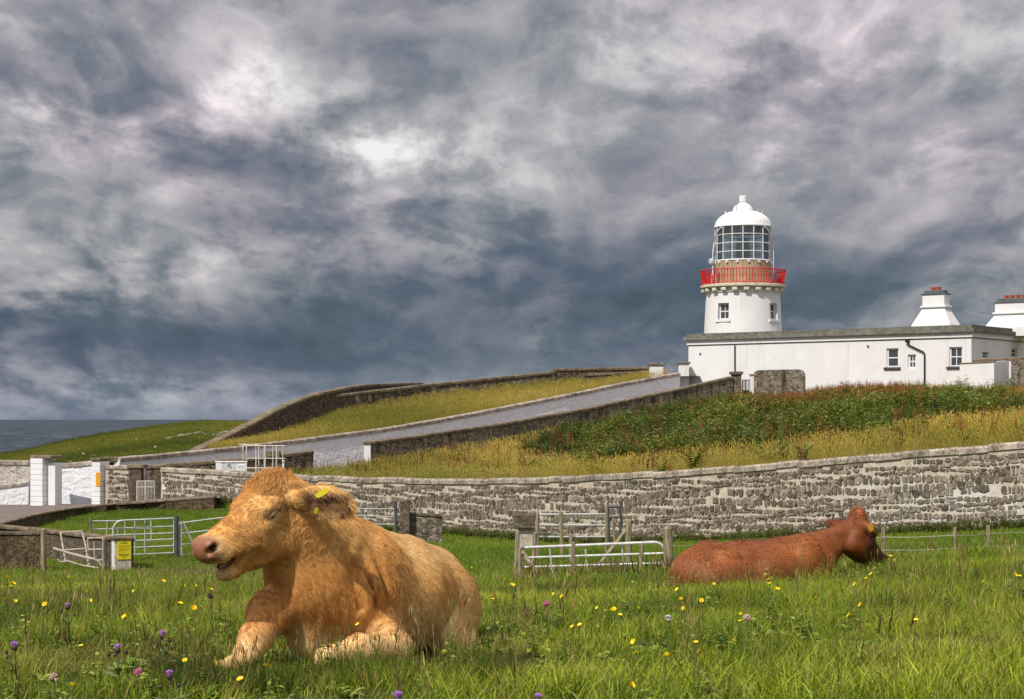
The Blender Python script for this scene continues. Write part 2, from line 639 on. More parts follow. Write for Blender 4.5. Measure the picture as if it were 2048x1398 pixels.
# sea
def sea_mat():
    m, t = new_mat('sea_water')
    P = pos(t)
    mp = t.n('ShaderNodeMapping', {'Vector': P})
    mp.inputs['Scale'].default_value = (1.0, .35, 1)
    v = mp.outputs[0]
    n1 = t.noise(v, 0.012, 6.0, 0.65)
    n2 = t.noise(v, 0.11, 6.0, 0.7)
    n3 = t.noise(v, 0.05, 6.0, .7)
    col = t.ramp(t.math('ADD', t.math('MULTIPLY', n1, .5), t.math('MULTIPLY', n3, .5)), [(.40, (.012, .022, .034)), (.52, (.036, .054, .074)), (.62, (.085, .108, .132))])
    caps = t.noise(v, 0.022, 8.0, 0.78)
    sep = t.n('ShaderNodeSeparateXYZ', {0: P})
    near = t.mapr(sep.outputs[1], 1500, 7000, 0.600, 0.66)
    foam = t.math('GREATER_THAN', caps, near)
    col = t.mix(t.math('MULTIPLY', foam, 0.85), col, (.62, .66, .68))
    finish(t, col, 0.6, t.math('ADD', n2, t.math('MULTIPLY', n1, 2.0)), 1.0, 3.0, spec=0.12)
    return m


sea = MB()
ys = np.geomspace(300, 90000, 60)
sea.grid([[Vector((x * y, y, -34.0)) for x in np.linspace(-1.2, 1.2, 20)] for y in ys])
tag(sea.build('sea', sea_mat()), kind='structure')

# ================================================================ masonry materials
def rnd_piece(t):
    oi = t.n('ShaderNodeObjectInfo').outputs['Random']
    ri = t.n('ShaderNodeNewGeometry').outputs['Random Per Island']
    return t.math('FRACT', t.math('ADD', oi, t.math('MULTIPLY', ri, 3.7)))


def stone_mat():
    m, t = new_mat('rubble_stone')
    P = pos(t)
    r = rnd_piece(t)
    base = t.ramp(r, [(0, (.080, .064, .047)), (.25, (.150, .124, .096)), (.5, (.230, .194, .152)), (.75, (.115, .094, .070)), (.9, (.350, .295, .232)), (1, (.22, .165, .13))])
    n1 = t.noise(P, 9.0, 6.0, 0.7)
    col = t.mix(0.8, base, t.ramp(n1, [(.3, .40), (.7, 1.6)]), 'MULTIPLY')
    lich = t.noise(P, 5.0, 7.0, 0.75)
    col = t.mix(t.mapr(lich, .56, .66, 0, .75), col, (.40, .37, .32))
    # remains of limewash low on the wall at its near end
    sep = t.n('ShaderNodeSeparateXYZ', {0: P})
    a = t.mapr(sep.outputs[0], 9.5, 13.5, 0, 1, True)
    b = t.mapr(sep.outputs[2], -.5, -1.1, 0, 1, True)
    lw = t.noise(P, 3.2, 6.0, 0.7)
    mk = t.math('MULTIPLY', t.math('MULTIPLY', a, b), t.mapr(lw, .50, .60))
    col = t.mix(t.math('MULTIPLY', mk, .30), col, (.60, .56, .52))
    finish(t, col, 0.92, n1, 0.7, 0.03, spec=0.15)
    return m


def mortar_mat():
    m, t = new_mat('lime_mortar')
    P = pos(t)
    n1 = t.noise(P, 4.0, 8.0, 0.72)
    n2 = t.noise(P, 24.0, 6.0, 0.7)
    f = t.math('ADD', t.math('MULTIPLY', n1, .5), t.math('MULTIPLY', n2, .5))
    col = t.ramp(f, [(.32, (.16, .125, .09)), (.44, (.44, .38, .30)), (.58, (.68, .61, .51))])
    sep = t.n('ShaderNodeSeparateXYZ', {0: P})
    a = t.mapr(sep.outputs[0], 9.0, 13.0, 0, 1, True)
    b = t.mapr(sep.outputs[2], -.3, -1.0, 0, 1, True)
    wn_ = t.mapr(t.noise(P, 1.3, 5.0, .65), .42, .56)
    col = t.mix(t.math('MULTIPLY', t.math('MULTIPLY', t.math('MULTIPLY', a, b), wn_), .8), col, (.70, .68, .65))
    moss = t.noise(P, 1.6, 5.0, 0.7)
    col = t.mix(t.mapr(moss, .60, .70, 0, .6), col, (.06, .055, .03))
    finish(t, col, 0.95, n2, 0.8, 0.03, spec=0.1)
    return m


def coping_mat(name='coping_stone', lo=(.21, .175, .135), hi=(.54, .475, .395), dark=(.06, .047, .032)):
    m, t = new_mat(name)
    P = pos(t)
    n1 = t.noise(P, 2.6, 8.0, 0.72)
    n2 = t.noise(P, 16.0, 6.0, 0.7)
    f = t.math('ADD', t.math('MULTIPLY', n1, .55), t.math('MULTIPLY', n2, .45))
    col = t.ramp(f, [(.35, dark), (.45, lo), (.58, hi)])
    r = rnd_piece(t)
    col = t.mix(0.35, col, t.ramp(r, [(0, .55), (1, 1.3)]), 'MULTIPLY')
    finish(t, col, 0.92, n2, 0.7, 0.03, spec=0.15)
    return m


def far_stone_mat(name, c0, c1, c2, white=0.0, streak=0.0, sc=3.2):
    """rubble too far away to tell stone from stone"""
    m, t = new_mat(name)
    P = pos(t)
    mp = t.n('ShaderNodeMapping', {'Vector': P})
    mp.inputs['Scale'].default_value = (1, 1, 1.7)
    vo = t.n('ShaderNodeTexVoronoi', {'Vector': mp.outputs[0], 'Scale': sc, 'Randomness': 1.0})
    ed = t.n('ShaderNodeTexVoronoi', {'Vector': mp.outputs[0], 'Scale': sc}, feature='DISTANCE_TO_EDGE')
    sepc = t.n('ShaderNodeSeparateColor', {0: vo.outputs['Color']})
    n1 = t.noise(P, 2.2, 8.0, 0.75)
    n2 = t.noise(P, 11.0, 6.0, 0.7)
    f = t.math('ADD', t.math('MULTIPLY', sepc.outputs[0], .35), t.math('ADD', t.math('MULTIPLY', n1, .4), t.math('MULTIPLY', n2, .4)))
    col = t.ramp(f, [(.32, c0), (.55, c1), (.82, c2)])
    if white:
        col = t.mix(t.mapr(t.noise(P, 1.1, 8.0, 0.78), .60 - white * .1, .64, 0, .85), col, (.55, .53, .50))
    if streak:
        m2 = t.n('ShaderNodeMapping', {'Vector': P})
        m2.inputs['Scale'].default_value = (1.3, 1.3, .12)
        col = t.mix(t.mapr(t.noise(m2.outputs[0], 1.8, 6.0, .7), .50, .66, 0, streak), col, (.035, .028, .018))
    h = t.math('ADD', t.mapr(ed.outputs[0], 0, .09), t.math('MULTIPLY', n2, .5))
    finish(t, col, 0.95, h, 0.8, 0.05, spec=0.1)
    return m


def render_mat(name, c, rough_scale=3.5, bump=0.6, dirt=(.30, .27, .21), amt=.3, bd=0.05):
    """painted roughcast / lime render"""
    m, t = new_mat(name)
    P = pos(t)
    n1 = t.noise(P, .7, 6.0, .65)
    n2 = t.noise(P, rough_scale, 5.0, .6, .4)
    m2 = t.n('ShaderNodeMapping', {'Vector': P})
    m2.inputs['Scale'].default_value = (1.0, 1.0, .10)
    st = t.noise(m2.outputs[0], 1.5, 7.0, .75)
    col = t.ramp(n1, [(.3, tuple(v * .90 for v in c)), (.7, c)])
    col = t.mix(t.mapr(st, .55, .78, 0, amt), col, dirt)
    finish(t, col, 0.75, n2, bump, bd, spec=0.25)
    return m


M_STONE = stone_mat()
M_MORTAR = mortar_mat()
M_COPE = coping_mat()
M_COPE_D = coping_mat('dark_coping', (.115, .088, .058), (.28, .225, .155), (.04, .03, .019))
M_OLD = far_stone_mat('old_rubble', (.034, .025, .017), (.11, .083, .058), (.25, .20, .145), sc=5.5)
M_OLDW = far_stone_mat('old_rubble_limewashed', (.055, .042, .028), (.140, .108, .078), (.29, .235, .175), white=.75, streak=.5, sc=5.5)
M_NEARN = far_stone_mat('stained_rubble', (.07, .055, .04), (.22, .185, .14), (.40, .34, .27), white=.3, streak=.85, sc=5.0)
M_CONC = far_stone_mat('stained_concrete', (.036, .026, .014), (.105, .078, .046), (.21, .165, .10), streak=.9, sc=9.0)
M_CONC2 = far_stone_mat('grey_concrete', (.08, .062, .043), (.155, .125, .09), (.25, .21, .155), streak=.6, sc=10.0)
M_WHITE = render_mat('white_paint', (.80, .795, .80), 6.0, .15, (.42, .38, .30), .5, .02)
M_RCAST = render_mat('white_roughcast', (.84, .85, .89), 2.6, 1.0, (.42, .40, .38), .25, .16)
M_PINKW = far_stone_mat('flaking_limewash', (.30, .24, .20), (.58, .52, .47), (.72, .69, .66), white=.6, sc=6.0)
M_GREYST = coping_mat('grey_cornice', (.13, .125, .105), (.25, .24, .205), (.07, .066, .05))
M_BLACK = simple('black_paint', (.018, .017, .017), 0.45, .2)
M_GLASSD = None


def glass_mat(name, tint=(.8, .9, .9), opaque=0.25, dark=(.02, .025, .03)):
    m, t = new_mat(name)
    fr = t.n('ShaderNodeFresnel', {'IOR': 1.45})
    gl = t.n('ShaderNodeBsdfGlossy', {'Color': (.9, .95, 1), 'Roughness': .05})
    tr = t.n('ShaderNodeBsdfTransparent', {'Color': tint})
    df = t.n('ShaderNodeBsdfDiffuse', {'Color': dark})
    a = t.n('ShaderNodeMixShader', {0: opaque, 1: tr, 2: df})
    b = t.n('ShaderNodeMixShader', {0: t.math('ADD', fr.outputs[0], .06), 1: a, 2: gl})
    t.n('ShaderNodeOutputMaterial', {'Surface': b})
    return m


M_PANE = glass_mat('window_glass', (.5, .55, .6), .85, (.06, .068, .08))
M_LANT = glass_mat('lantern_glass', (.88, .94, .95), .12, (.30, .34, .36))


# ================================================================ wall builder
def wall_line(T, p0, p1, n, base=None, top_off=0.0):
    """front-face line of a wall: list of (x, y, ztop, zbase)"""
    out = []
    for px in np.linspace(p0, p1, n):
        Y = float(T(px, 2)); py = float(T(px, 1))
        x = (px - 1024) * Y / F
        zt = zat(py, Y) + top_off
        out.append((x, Y, zt, base(px, x, Y)))
    return out


def normals(pts):
    out = []
    for i in range(len(pts)):
        a = pts[max(i - 1, 0)]; b = pts[min(i + 1, len(pts) - 1)]
        d = Vector((b[0] - a[0], b[1] - a[1], 0)).normalized()
        n = Vector((-d.y, d.x, 0))
        out.append(n)          # to the left of the walking direction
    return out


def core(mb, pts, th, cut=0.0):
    """wall body; pts walk left to right so that 'left' is away from the camera"""
    ns = normals(pts)
    k = len(pts)
    vs, fs = [], []
    for p, n in zip(pts, ns):
        f = Vector((p[0], p[1], 0)); b = f + n * th
        vs += [(f.x, f.y, p[3]), (f.x, f.y, p[2] - cut), (b.x, b.y, p[2] - cut), (b.x, b.y, p[3])]
    for i in range(k - 1):
        a = i * 4; b = a + 4
        for q in range(3):
            fs.append((a + q, b + q, b + q + 1, a + q + 1))
    fs.append((0, 1, 2, 3))
    e = (k - 1) * 4
    fs.append((e + 3, e + 2, e + 1, e))
    return mb.add(vs, fs)


def resample(pts, step):
    P = np.array(pts)
    s = np.concatenate([[0], np.cumsum(np.hypot(np.diff(P[:, 0]), np.diff(P[:, 1])))])
    m = max(2, int(round(s[-1] / step)) + 1)
    q = np.linspace(0, s[-1], m)
    return [tuple(np.interp(q, s, P[:, c])[i] for c in range(4)) for i in range(m)], s[-1]


def copings(parent, pts, th, h, over, step, mat, jitter=0.012, name='coping_slab', round_top=0.0):
    """row of coping stones, each an object"""
    rs, _ = resample(pts, step)
    ns = normals(rs)
    for i in range(len(rs) - 1):
        a, b = rs[i], rs[i + 1]
        d = Vector((b[0] - a[0], b[1] - a[1], 0))
        g = 0.006
        dl = d.normalized() * g
        j = random.uniform(-jitter, jitter)
        vs = []
        for (p, n, sg) in ((a, ns[i], 1), (b, ns[i + 1], -1)):
            o = Vector((p[0], p[1], 0)) + dl * sg
            for off, zz in ((-over, -h), (-over - .004, -h * .25), (-over + h * .22, round_top * .6), (th * .5, round_top), (th + over - h * .22, round_top * .6), (th + over, -h * .25), (th + over, -h)):
                q = o + n * (off + j * .5)
                vs.append((q.x, q.y, p[2] + zz + j + random.uniform(-.006, .006)))
        k = 7
        fs = [(q, q + k, (q + 1) % k + k, (q + 1) % k) for q in range(k)]
        fs += [tuple(range(k)), tuple(range(2 * k - 1, k - 1, -1))]
        c = Vector(((a[0] + b[0]) / 2, (a[1] + b[1]) / 2, a[2]))
        MB().add(vs, fs).build(name, mat, parent, origin=c)


def stone_shape(w, h, n=None):
    """outline, bevelled ring and crown of one rubble stone, in (along, out, up)"""
    n = n or random.choice((4, 5, 5, 6, 6, 7))
    a0 = math.pi / 4 if n == 4 else random.uniform(0, 6.28)
    ang = [a0 + 2 * math.pi * k / n + random.uniform(-.22, .22) for k in range(n)]
    sq = random.uniform(5.0, 12.0)
    ring = []
    for a in ang:
        c, s = math.cos(a), math.sin(a)
        r = (abs(c) ** sq + abs(s) ** sq) ** (-1 / sq) * random.uniform(.88, 1.09) * (1.0 if n == 4 else 1.05)
        ring.append((c * r * w / 2, s * r * h / 2))
    pr = random.uniform(.018, .05)
    tilt = random.uniform(-.03, .03)
    vs = [(x, -.03, z) for x, z in ring]
    vs += [(x * .97, pr * .55 + tilt * x, z * .97) for x, z in ring]
    vs += [(x * .84, pr + tilt * x + random.uniform(-.008, .008), z * .84) for x, z in ring]
    vs.append((random.uniform(-.1, .1) * w, pr * random.uniform(.9, 1.15), 0))
    fs = []
    for q in (0, n):
        for k in range(n):
            k2 = (k + 1) % n
            fs.append((q + k, q + k2, q + n + k2, q + n + k))
    for k in range(n):
        fs.append((2 * n + k, 2 * n + (k + 1) % n, 3 * n))
    return vs, fs


def stone_face(parent, pts, cope_h, part_limit, mat, mean=.225, ch=.155):
    """lays rubble courses on the front of a wall; the largest in view become parts"""
    P = np.array(pts)
    s = np.concatenate([[0], np.cumsum(np.hypot(np.diff(P[:, 0]), np.diff(P[:, 1])))])
    ns = normals(pts)
    N = np.array([[n.x, n.y] for n in ns])
    tot = s[-1]
    stones = []
    def put(sc, zc, w, h):
        x = np.interp(sc, s, P[:, 0]); y = np.interp(sc, s, P[:, 1])
        nx = np.interp(sc, s, N[:, 0]); ny = np.interp(sc, s, N[:, 1])
        ro = random.uniform(-.10, .10)
        cr, sr = math.cos(ro), math.sin(ro)
        d = Vector((ny, -nx, 0)).normalized()
        o = Vector((-nx, -ny, 0)).normalized()
        vs, fs = stone_shape(w, h)
        wv = [Vector((x, y, zc)) + d * (a * cr - c * sr) + o * b + Vector((0, 0, a * sr + c * cr)) for a, b, c in vs]
        stones.append((w * h / (y * y), Vector((x, y, zc)), wv, fs))
    # courses follow the fall of the coping, levelling out towards the foot
    k = 0
    depth = cope_h + .03
    maxh = max(p[2] - p[3] for p in pts)
    while depth < maxh + .1:
        hh = ch * random.choice((.62, .75, .9, 1.0, 1.25, 1.6))
        q = random.uniform(0, .2)
        while q < tot - .1:
            w = mean * random.choice((.45, .55, .65, .75, .85, 1.0, 1.15, 1.4)) * random.uniform(.85, 1.15)
            zt = np.interp(q + w / 2, s, P[:, 2]); zb = np.interp(q + w / 2, s, P[:, 3])
            wob = .05 * math.sin(q * .9 + k * 1.7) + .03 * math.sin(q * 2.3 + k)
            zc = zt - depth - hh / 2 + wob
            if zc - hh / 2 > zb - .05 and zc + hh / 2 < zt - cope_h - .005:
                r = random.random()
                if r < .16 and hh > .15:       # two flat stones one above the other
                    put(q + w / 2, zc + hh * .26, w * .97, hh * .47)
                    put(q + w / 2, zc - hh * .26, w * .97, hh * .46)
                elif r < .95:
                    put(q + w / 2, zc + random.uniform(-.02, .02), max(.07, w - random.uniform(.0, .035)), hh * random.uniform(.86, 1.06))
            q += w
        depth += hh
        k += 1
    stones.sort(key=lambda a: -a[0])
    mbr = MB()
    for i, (a, c, wv, fs) in enumerate(stones):
        if i < part_limit:
            MB().add(wv, fs).build('stone', mat, parent, origin=c)
        else:
            mbr.add(wv, fs)
    if mbr.v:
        o = mbr.build('stone_facing', mat, parent)
        o['kind'] = 'stuff'
        o['label'] = 'smaller rubble stones of the wall face'
    return len(stones)


# ---------------------------------------------------------------- the long stone wall in front
S_PTS = wall_line(S_T, 322, 2300, 140, base=lambda px, x, y: gz(x, y) - .35)
ws = empty('stone_wall', (S_PTS[70][0], S_PTS[70][1], S_PTS[70][3]), 'long curving rubble stone wall with thick pale coping across the field behind both cattle', 'wall')
core(MB(), S_PTS, .45, .12).build('mortar_core', M_MORTAR, ws)
copings(ws, S_PTS, .45, .19, .06, .95, M_COPE, .022, round_top=.03)
NST = stone_face(ws, S_PTS, .20, 300, M_STONE)

# jamb at the left end of that wall, by the small gate
y_ = 91.0
wj = empty('gate_jamb', at(315, 1008, y_), 'narrow concrete gate jamb at the left end of the long stone wall', 'pier')
MB().bbox((at(316, 970, y_) + Vector((0, .2, -.1))), (.33, .5, 1.95), None, .02).build('shaft', M_CONC2, wj)
MB().bbox((at(316, 934, y_) + Vector((0, .2, .0))), (.50, .62, .16), None, .03).build('cap', M_COPE_D, wj)

# rubble wall and square concrete pier left of the small gate
SEG = [(at(px, 929 + 6 * (px - 210) / 46 * 0, 91.6).x, 91.6, zat(931, 91.6), -3.25) for px in np.linspace(211, 258, 6)]
wseg = empty('stone_wall', (SEG[2][0], 91.6, -3.2), 'short rubble wall panel between white gate pier and small white gate', 'wall')
core(MB(), SEG, .42, .1).build('mortar_core', M_MORTAR, wseg)
stone_face(wseg, SEG, .18, 120, M_STONE, .24, .17)
copings(wseg, SEG, .42, .17, .06, .8, M_COPE)
wp = empty('gate_pier', at(273, 1006, 91.5), 'stained square concrete pier beside the small white gate', 'pier')
MB().bbox(at(270, 969, 91.5) + Vector((0, .3, 0)), (.62, .7, 1.95), None, .02).build('shaft', M_CONC2, wp)
MB().bbox(at(272, 933, 91.5) + Vector((0, .3, 0)), (.90, .85, .18), None, .03).build('cap', M_COPE_D, wp)


# ---------------------------------------------------------------- walls along the lane
def plain_wall(name, label, pts, th, mat, cope_h, cope_mat, step=1.6, over=.06, body='wall_body', end_mat=None):
    w = empty(name, (pts[0][0], pts[0][1], pts[0][3]), label, 'wall')
    core(MB(), pts, th, cope_h * .5).build(body, mat, w)
    copings(w, pts, th, cope_h, over, step, cope_mat, .008)
    return w


FW = wall_line(FW_T, 239, 1360, 70, base=lambda px, x, y: float(lane_z(px)) - .3)
plain_wall('lane_wall', 'long white roughcast wall with stone coping climbing beside the lane to the lighthouse', FW, .40, M_RCAST, .22, M_COPE)
NW = wall_line(NW_T, 741, 1466, 60, base=lambda px, x, y: float(np.interp(px, [741, 1000, 1180, 1330, 1470], [-1.75, -.7, .35, 1.5, 2.6])) - .2)
wn = plain_wall('lane_wall', 'stained grey stone wall rising below the white lane wall towards the building', NW, .42, M_NEARN, .16, M_COPE_D)
# its white painted end
a = at(734.5, 912, 100.0)
MB().box((a.x, a.y + .2, (zat(884, 100) - .12 + -1.75) / 2), (.36, .52, zat(884, 100) - .12 + 1.75)).build('painted_end', M_WHITE, wn)
MB().bbox((a.x, a.y + .2, zat(883.5, 100) - .06), (.44, .66, .14), None, .02).build('end_cap', M_COPE_D, wn)
LW = wall_line(LW_T, 290, 627, 30, base=lambda px, x, y: float(np.interp(px, [290, 627], [-2.9, -1.95])) - .2)
wl = plain_wall('lane_wall', 'low rubble stone wall behind the metal cattle frame, ending square', LW, .42, M_OLDW, .16, M_COPE_D)
a = at(536, 905, 95.2)
MB().bbox((a.x + .2, a.y + .4, a.z - .15), (.75, .6, .45), None, .03).build('raised_block', M_COPE_D, wl)


# ---------------------------------------------------------------- old enclosure walls on the slope
def t4(T, p0, p1, n):
    return [((px - 1024) * float(T(px, 2)) / F, float(T(px, 2)), zat(float(T(px, 1)), float(T(px, 2))), float(T(px, 3)) - .5) for px in np.linspace(p0, p1, n)]


plain_wall('enclosure_wall', 'dark curved stone wall climbing the slope above the lane at the left', t4(AW_T, 396, 845, 40), .5, M_OLD, .2, M_COPE_D)
BWp = t4(BW_T, 670, 1110, 30)
plain_wall('enclosure_wall', 'weathered stone wall with flaking white patches above the golden slope', BWp, .45, M_OLDW, .2, M_COPE_D)
B2 = [(at(px, 0, y).x, y, zat(py, y), 3.3) for px, py, y in ((1110, 737, 140.1), (1170, 735.5, 141), (1300, 733.5, 143))]
plain_wall('enclosure_wall', 'higher far stretch of stone wall left of the capped white post', B2, .45, M_OLD, .2, M_COPE_D)
B3 = [(at(px, 0, y).x, y, zat(py, y), 3.0) for px, py, y in ((1168, 748, 134), (1230, 745.5, 134.5), (1302, 741, 135.5))]
plain_wall('enclosure_wall', 'low dark stone wall directly behind the top end of the white lane wall', B3, .4, M_OLD, .15, M_COPE_D)


# ---------------------------------------------------------------- gateway at the left
def blocks(parent, c, sx, sy, z0, z1, n, mat, M=None):
    """pier of squared painted blocks, each an object"""
    h = (z1 - z0) / n
    for i in range(n):
        j = random.uniform(-.008, .008)
        MB().bbox((c[0] + j, c[1] + j, z0 + h * (i + .5)), (sx + j, sy + j, h - .010), M, .012).build('block', mat, parent, origin=(c[0], c[1], z0 + h * (i + .5)))


M_PIER = render_mat('white_pier_paint', (.80, .80, .82), 5.0, .25, (.45, .43, .40), .3, .02)
gateM = Matrix.Rotation(R(-24), 3, 'Z')
yp = 91.5
def pier(px0, px1, pyt, pyb, label, extra):
    c = at((px0 + px1) / 2, pyb, yp)
    z0, z1 = zat(pyb, yp) - .1, zat(pyt, yp)
    w = (px1 - px0) * yp / F
    p = empty('gate_pier', (c.x, yp + .4, z0), label, 'pier')
    blocks(p, (c.x, yp + .45), w * .80, .78, z0, z1, 9, M_PIER, gateM)
    for dx, dy, sx, hh in extra:
        q = gateM @ Vector((dx, dy, 0))
        MB().bbox((c.x + q.x, yp + .45 + q.y, (z0 + z1) / 2 - hh / 2), (sx, .55, z1 - z0 - hh), gateM, .012).build('pilaster', M_PIER, p)
    MB().bbox((c.x + (.25 if extra else .0), yp + .45, z1 + .07), (w * .92 + (.40 if extra else 0), .92, .16), gateM, .03).build('cap', M_COPE_D, p)
    return p
pier(59, 97, 917, 1011, 'white block gate pier with stone cap, further left of the pair', [(.62, .25, .48, .22)])
pier(184, 210, 922, 1010, 'narrow white gate pier carrying an orange notice', [])
cb = at(224, 918, 93.2)
capb = empty('gate_pier', (cb.x, 93.4, -3.1), 'dark stone pier with flat cap behind the white pier with the orange notice', 'pier')
MB().bbox((cb.x, 93.5, -2.05), (.7, .5, 2.2), None, .02).build('shaft', M_CONC, capb)
MB().bbox((cb.x, 93.4, zat(918, 93.2)), (.85, .7, .22), None, .03).build('cap', M_COPE_D, capb)

WL = [(at(px, 0, 93.4).x, 93.4 - .002 * (60 - px), zat(py, 93.4), -3.4) for px, py in ((-260, 912), (0, 920), (60, 921))]
wl1 = plain_wall('boundary_wall', 'pale limewashed wall with a ledge at the far left edge', WL, .4, M_PINKW, .22, M_COPE)
lw2 = [(p[0] + .0, p[1] - .30, z, -3.5) for p, z in zip(WL, (zat(986, 93), zat(971, 93), zat(963, 93)))]
core(MB(), lw2, .29).build('lower_wall', M_RCAST, wl1)
copings(wl1, lw2, .29, .16, .05, 1.5, M_COPE)
WM = [(at(px, 0, y).x, y, zat(py, y), -3.4) for px, py, y in ((102, 929, 94.2), (150, 924.5, 94.0), (190, 920.5, 93.7))]
plain_wall('boundary_wall', 'white roughcast wall between the two white gate piers', WM, .4, M_RCAST, .22, M_COPE)

# retaining wall of the road and the wall in front of it
RWp = wall_line(RW_T, -260, 428, 60, base=lambda px, x, y: gz(x, y) - .4, top_off=.02)
wr = empty('retaining_wall', (RWp[20][0], RWp[20][1], RWp[20][3]), 'dark stained concrete retaining wall curving below the road', 'wall')
core(MB(), RWp, .25, .07).build('wall_body', M_CONC, wr)
copings(wr, RWp, .25, .08, .03, 2.6, M_COPE_D, .004, 'top_course')
FG = [(at(px, 0, y).x, y, zat(py, y), -3.9) for px, py, y in ((-200, 1033, 65), (0, 1050, 62), (130, 1063.5, 58.5), (248, 1077, 55))]
wf = empty('field_wall', (FG[2][0], FG[2][1], -3.6), 'low grey concrete wall running to the pillar with the yellow notice', 'wall')
core(MB(), FG, .3, .06).build('wall_body', M_CONC2, wf)
copings(wf, FG, .3, .1, .05, 2.2, M_COPE_D, .004, 'top_course')
FG2 = [(at(px, 0, y).x, y, zat(py, y), -3.9) for px, py, y in ((-200, 1061, 55.5), (0, 1063, 55), (80, 1064, 54.5))]
wf2 = empty('field_wall', (FG2[1][0], FG2[1][1], -3.7), 'short dark concrete wall at the left edge beside the wooden post', 'wall')
core(MB(), FG2, .22, .05).build('wall_body', M_CONC, wf2)
copings(wf2, FG2, .22, .09, .03, 1.6, M_CONC2, .004, 'top_course')
# pillar with notice
pc = at(240, 1110, 54.6)
pl = empty('pillar', (pc.x, 54.8, -3.4), 'short white and concrete pillar at the end of the grey field wall', 'pillar')
Mp = Matrix.Rotation(R(22), 3, 'Z')
z0, z1 = -3.75, zat(1080, 54.6)
MB().bbox((pc.x, 54.85, (z0 + z1) / 2), (.50, .46, z1 - z0), Mp, .02).build('shaft', M_MORTAR, pl)
q = Mp @ Vector((-.256, 0, 0))
MB().bbox((pc.x + q.x, 54.85 + q.y, (z0 + z1) / 2), (.02, .40, z1 - z0 - .1), Mp, .004).build('white_face', M_WHITE, pl)
MB().bbox((pc.x, 54.85, z1 + .045), (.62, .58, .09), Mp, .02).build('cap', M_COPE_D, pl)

# ================================================================ keepers' building
BP0 = Vector((29.8, 120.0, 0))
BD1 = Vector((-.793, .609, 0)).normalized()
BD2 = Vector((.609, .793, 0)).normalized()
BN = -BD2                                   # outwards from the long front
BM = Matrix(((BD1.x, BD2.x, 0), (BD1.y, BD2.y, 0), (0, 0, 1)))      # x along front (to the left), y inwards
BZ0, BZ1 = 2.7, 7.37


def bt(px, inw=0.0):
    """column -> distance along the front (at depth inw behind it)"""
    k = (px - 1024) / F
    o = BP0 + BD2 * inw
    return (o.x - o.y * k) / (-(BD1.x) + BD1.y * k)


def bpt(t, inw, z):
    p = BP0 + BD1 * t + BD2 * inw
    return Vector((p.x, p.y, z))


def bz(px, py, inw=0.0):
    p = bpt(bt(px, inw), inw, 0)
    return zat(py, p.y)


LEN = bt(1377)
DEP = 17.0
bld = empty('keepers_building', bpt(LEN / 2, 5, 3.15), 'long flat-roofed white single-storey building with grey cornice below the lighthouse', 'building')


tag(MB().grid([[bpt(a, b, 3.1) for a in np.linspace(-30, LEN + 6, 12)] for b in np.linspace(.6, 45, 12)]).build('building_yard', M_HILL), kind='structure')


def holed(org, ax, inn, length, z0, z1, holes, depth, flip=False):
    """flat wall with openings and reveals; org + ax*t, inn = inwards"""
    mb = MB()
    tsx = sorted({0.0, length, *[h[0] for h in holes], *[h[1] for h in holes]})
    zs = sorted({z0, z1, *[h[2] for h in holes], *[h[3] for h in holes]})
    for i in range(len(tsx) - 1):
        for j in range(len(zs) - 1):
            tm, zm = (tsx[i] + tsx[i + 1]) / 2, (zs[j] + zs[j + 1]) / 2
            if any(h[0] < tm < h[1] and h[2] < zm < h[3] for h in holes):
                continue
            mb.add([org + ax * a + Vector((0, 0, b)) for a, b in ((tsx[i], zs[j]), (tsx[i + 1], zs[j]), (tsx[i + 1], zs[j + 1]), (tsx[i], zs[j + 1]))], [(0, 1, 2, 3)])
    for h in holes:
        c = [(h[0], h[2]), (h[1], h[2]), (h[1], h[3]), (h[0], h[3])]
        for k in range(4):
            a, b = c[k], c[(k + 1) % 4]
            mb.add([org + ax * a[0] + Vector((0, 0, a[1])), org + ax * b[0] + Vector((0, 0, b[1])),
                    org + ax * b[0] + inn * depth + Vector((0, 0, b[1])), org + ax * a[0] + inn * depth + Vector((0, 0, a[1]))], [(0, 1, 2, 3)])
    return mb


def front_rect(x0, x1, y0, y1):
    a, b = bt(x1), bt(x0)
    xm = (x0 + x1) / 2
    return (a, b, bz(xm, y1), bz(xm, y0))


H1 = front_rect(1773, 1797, 696.5, 734.5)
H2 = front_rect(1815.5, 1832, 709, 737)
H3 = front_rect(1898.5, 1924.5, 694, 733)
holed(BP0, BD1, BD2, LEN, BZ0, BZ1, [H1, H2, H3], .28).build('front_wall', M_WHITE, bld)


def rt(px):
    k = (px - 1024) / F
    return (BP0.y * k - BP0.x) / (BD2.x - BD2.y * k)


def side_rect(x0, x1, y0, y1):
    a, b = rt(x0), rt(x1)
    p = BP0 + BD2 * ((a + b) / 2)
    return (a, b, zat(y1, p.y), zat(y0, p.y))


K1 = side_rect(1965, 1977.5, 704, 716)
K2 = side_rect(2023, 2035, 697, 714)
holed(BP0, BD2, BD1, DEP, BZ0, BZ1, [K1, K2], .28).build('end_wall', M_WHITE, bld)
holed(BP0 + BD1 * LEN, BD2, -BD1, DEP, BZ0, BZ1, [], .2).build('end_wall', M_WHITE, bld)
holed(BP0 + BD2 * DEP, BD1, -BD2, LEN, BZ0, BZ1, [], .2).build('rear_wall', M_WHITE, bld)
MB().box(bpt(LEN / 2, DEP / 2, BZ1 - .3), (LEN - .1, DEP - .1, .2), BM).build('roof', M_GREYST, bld)


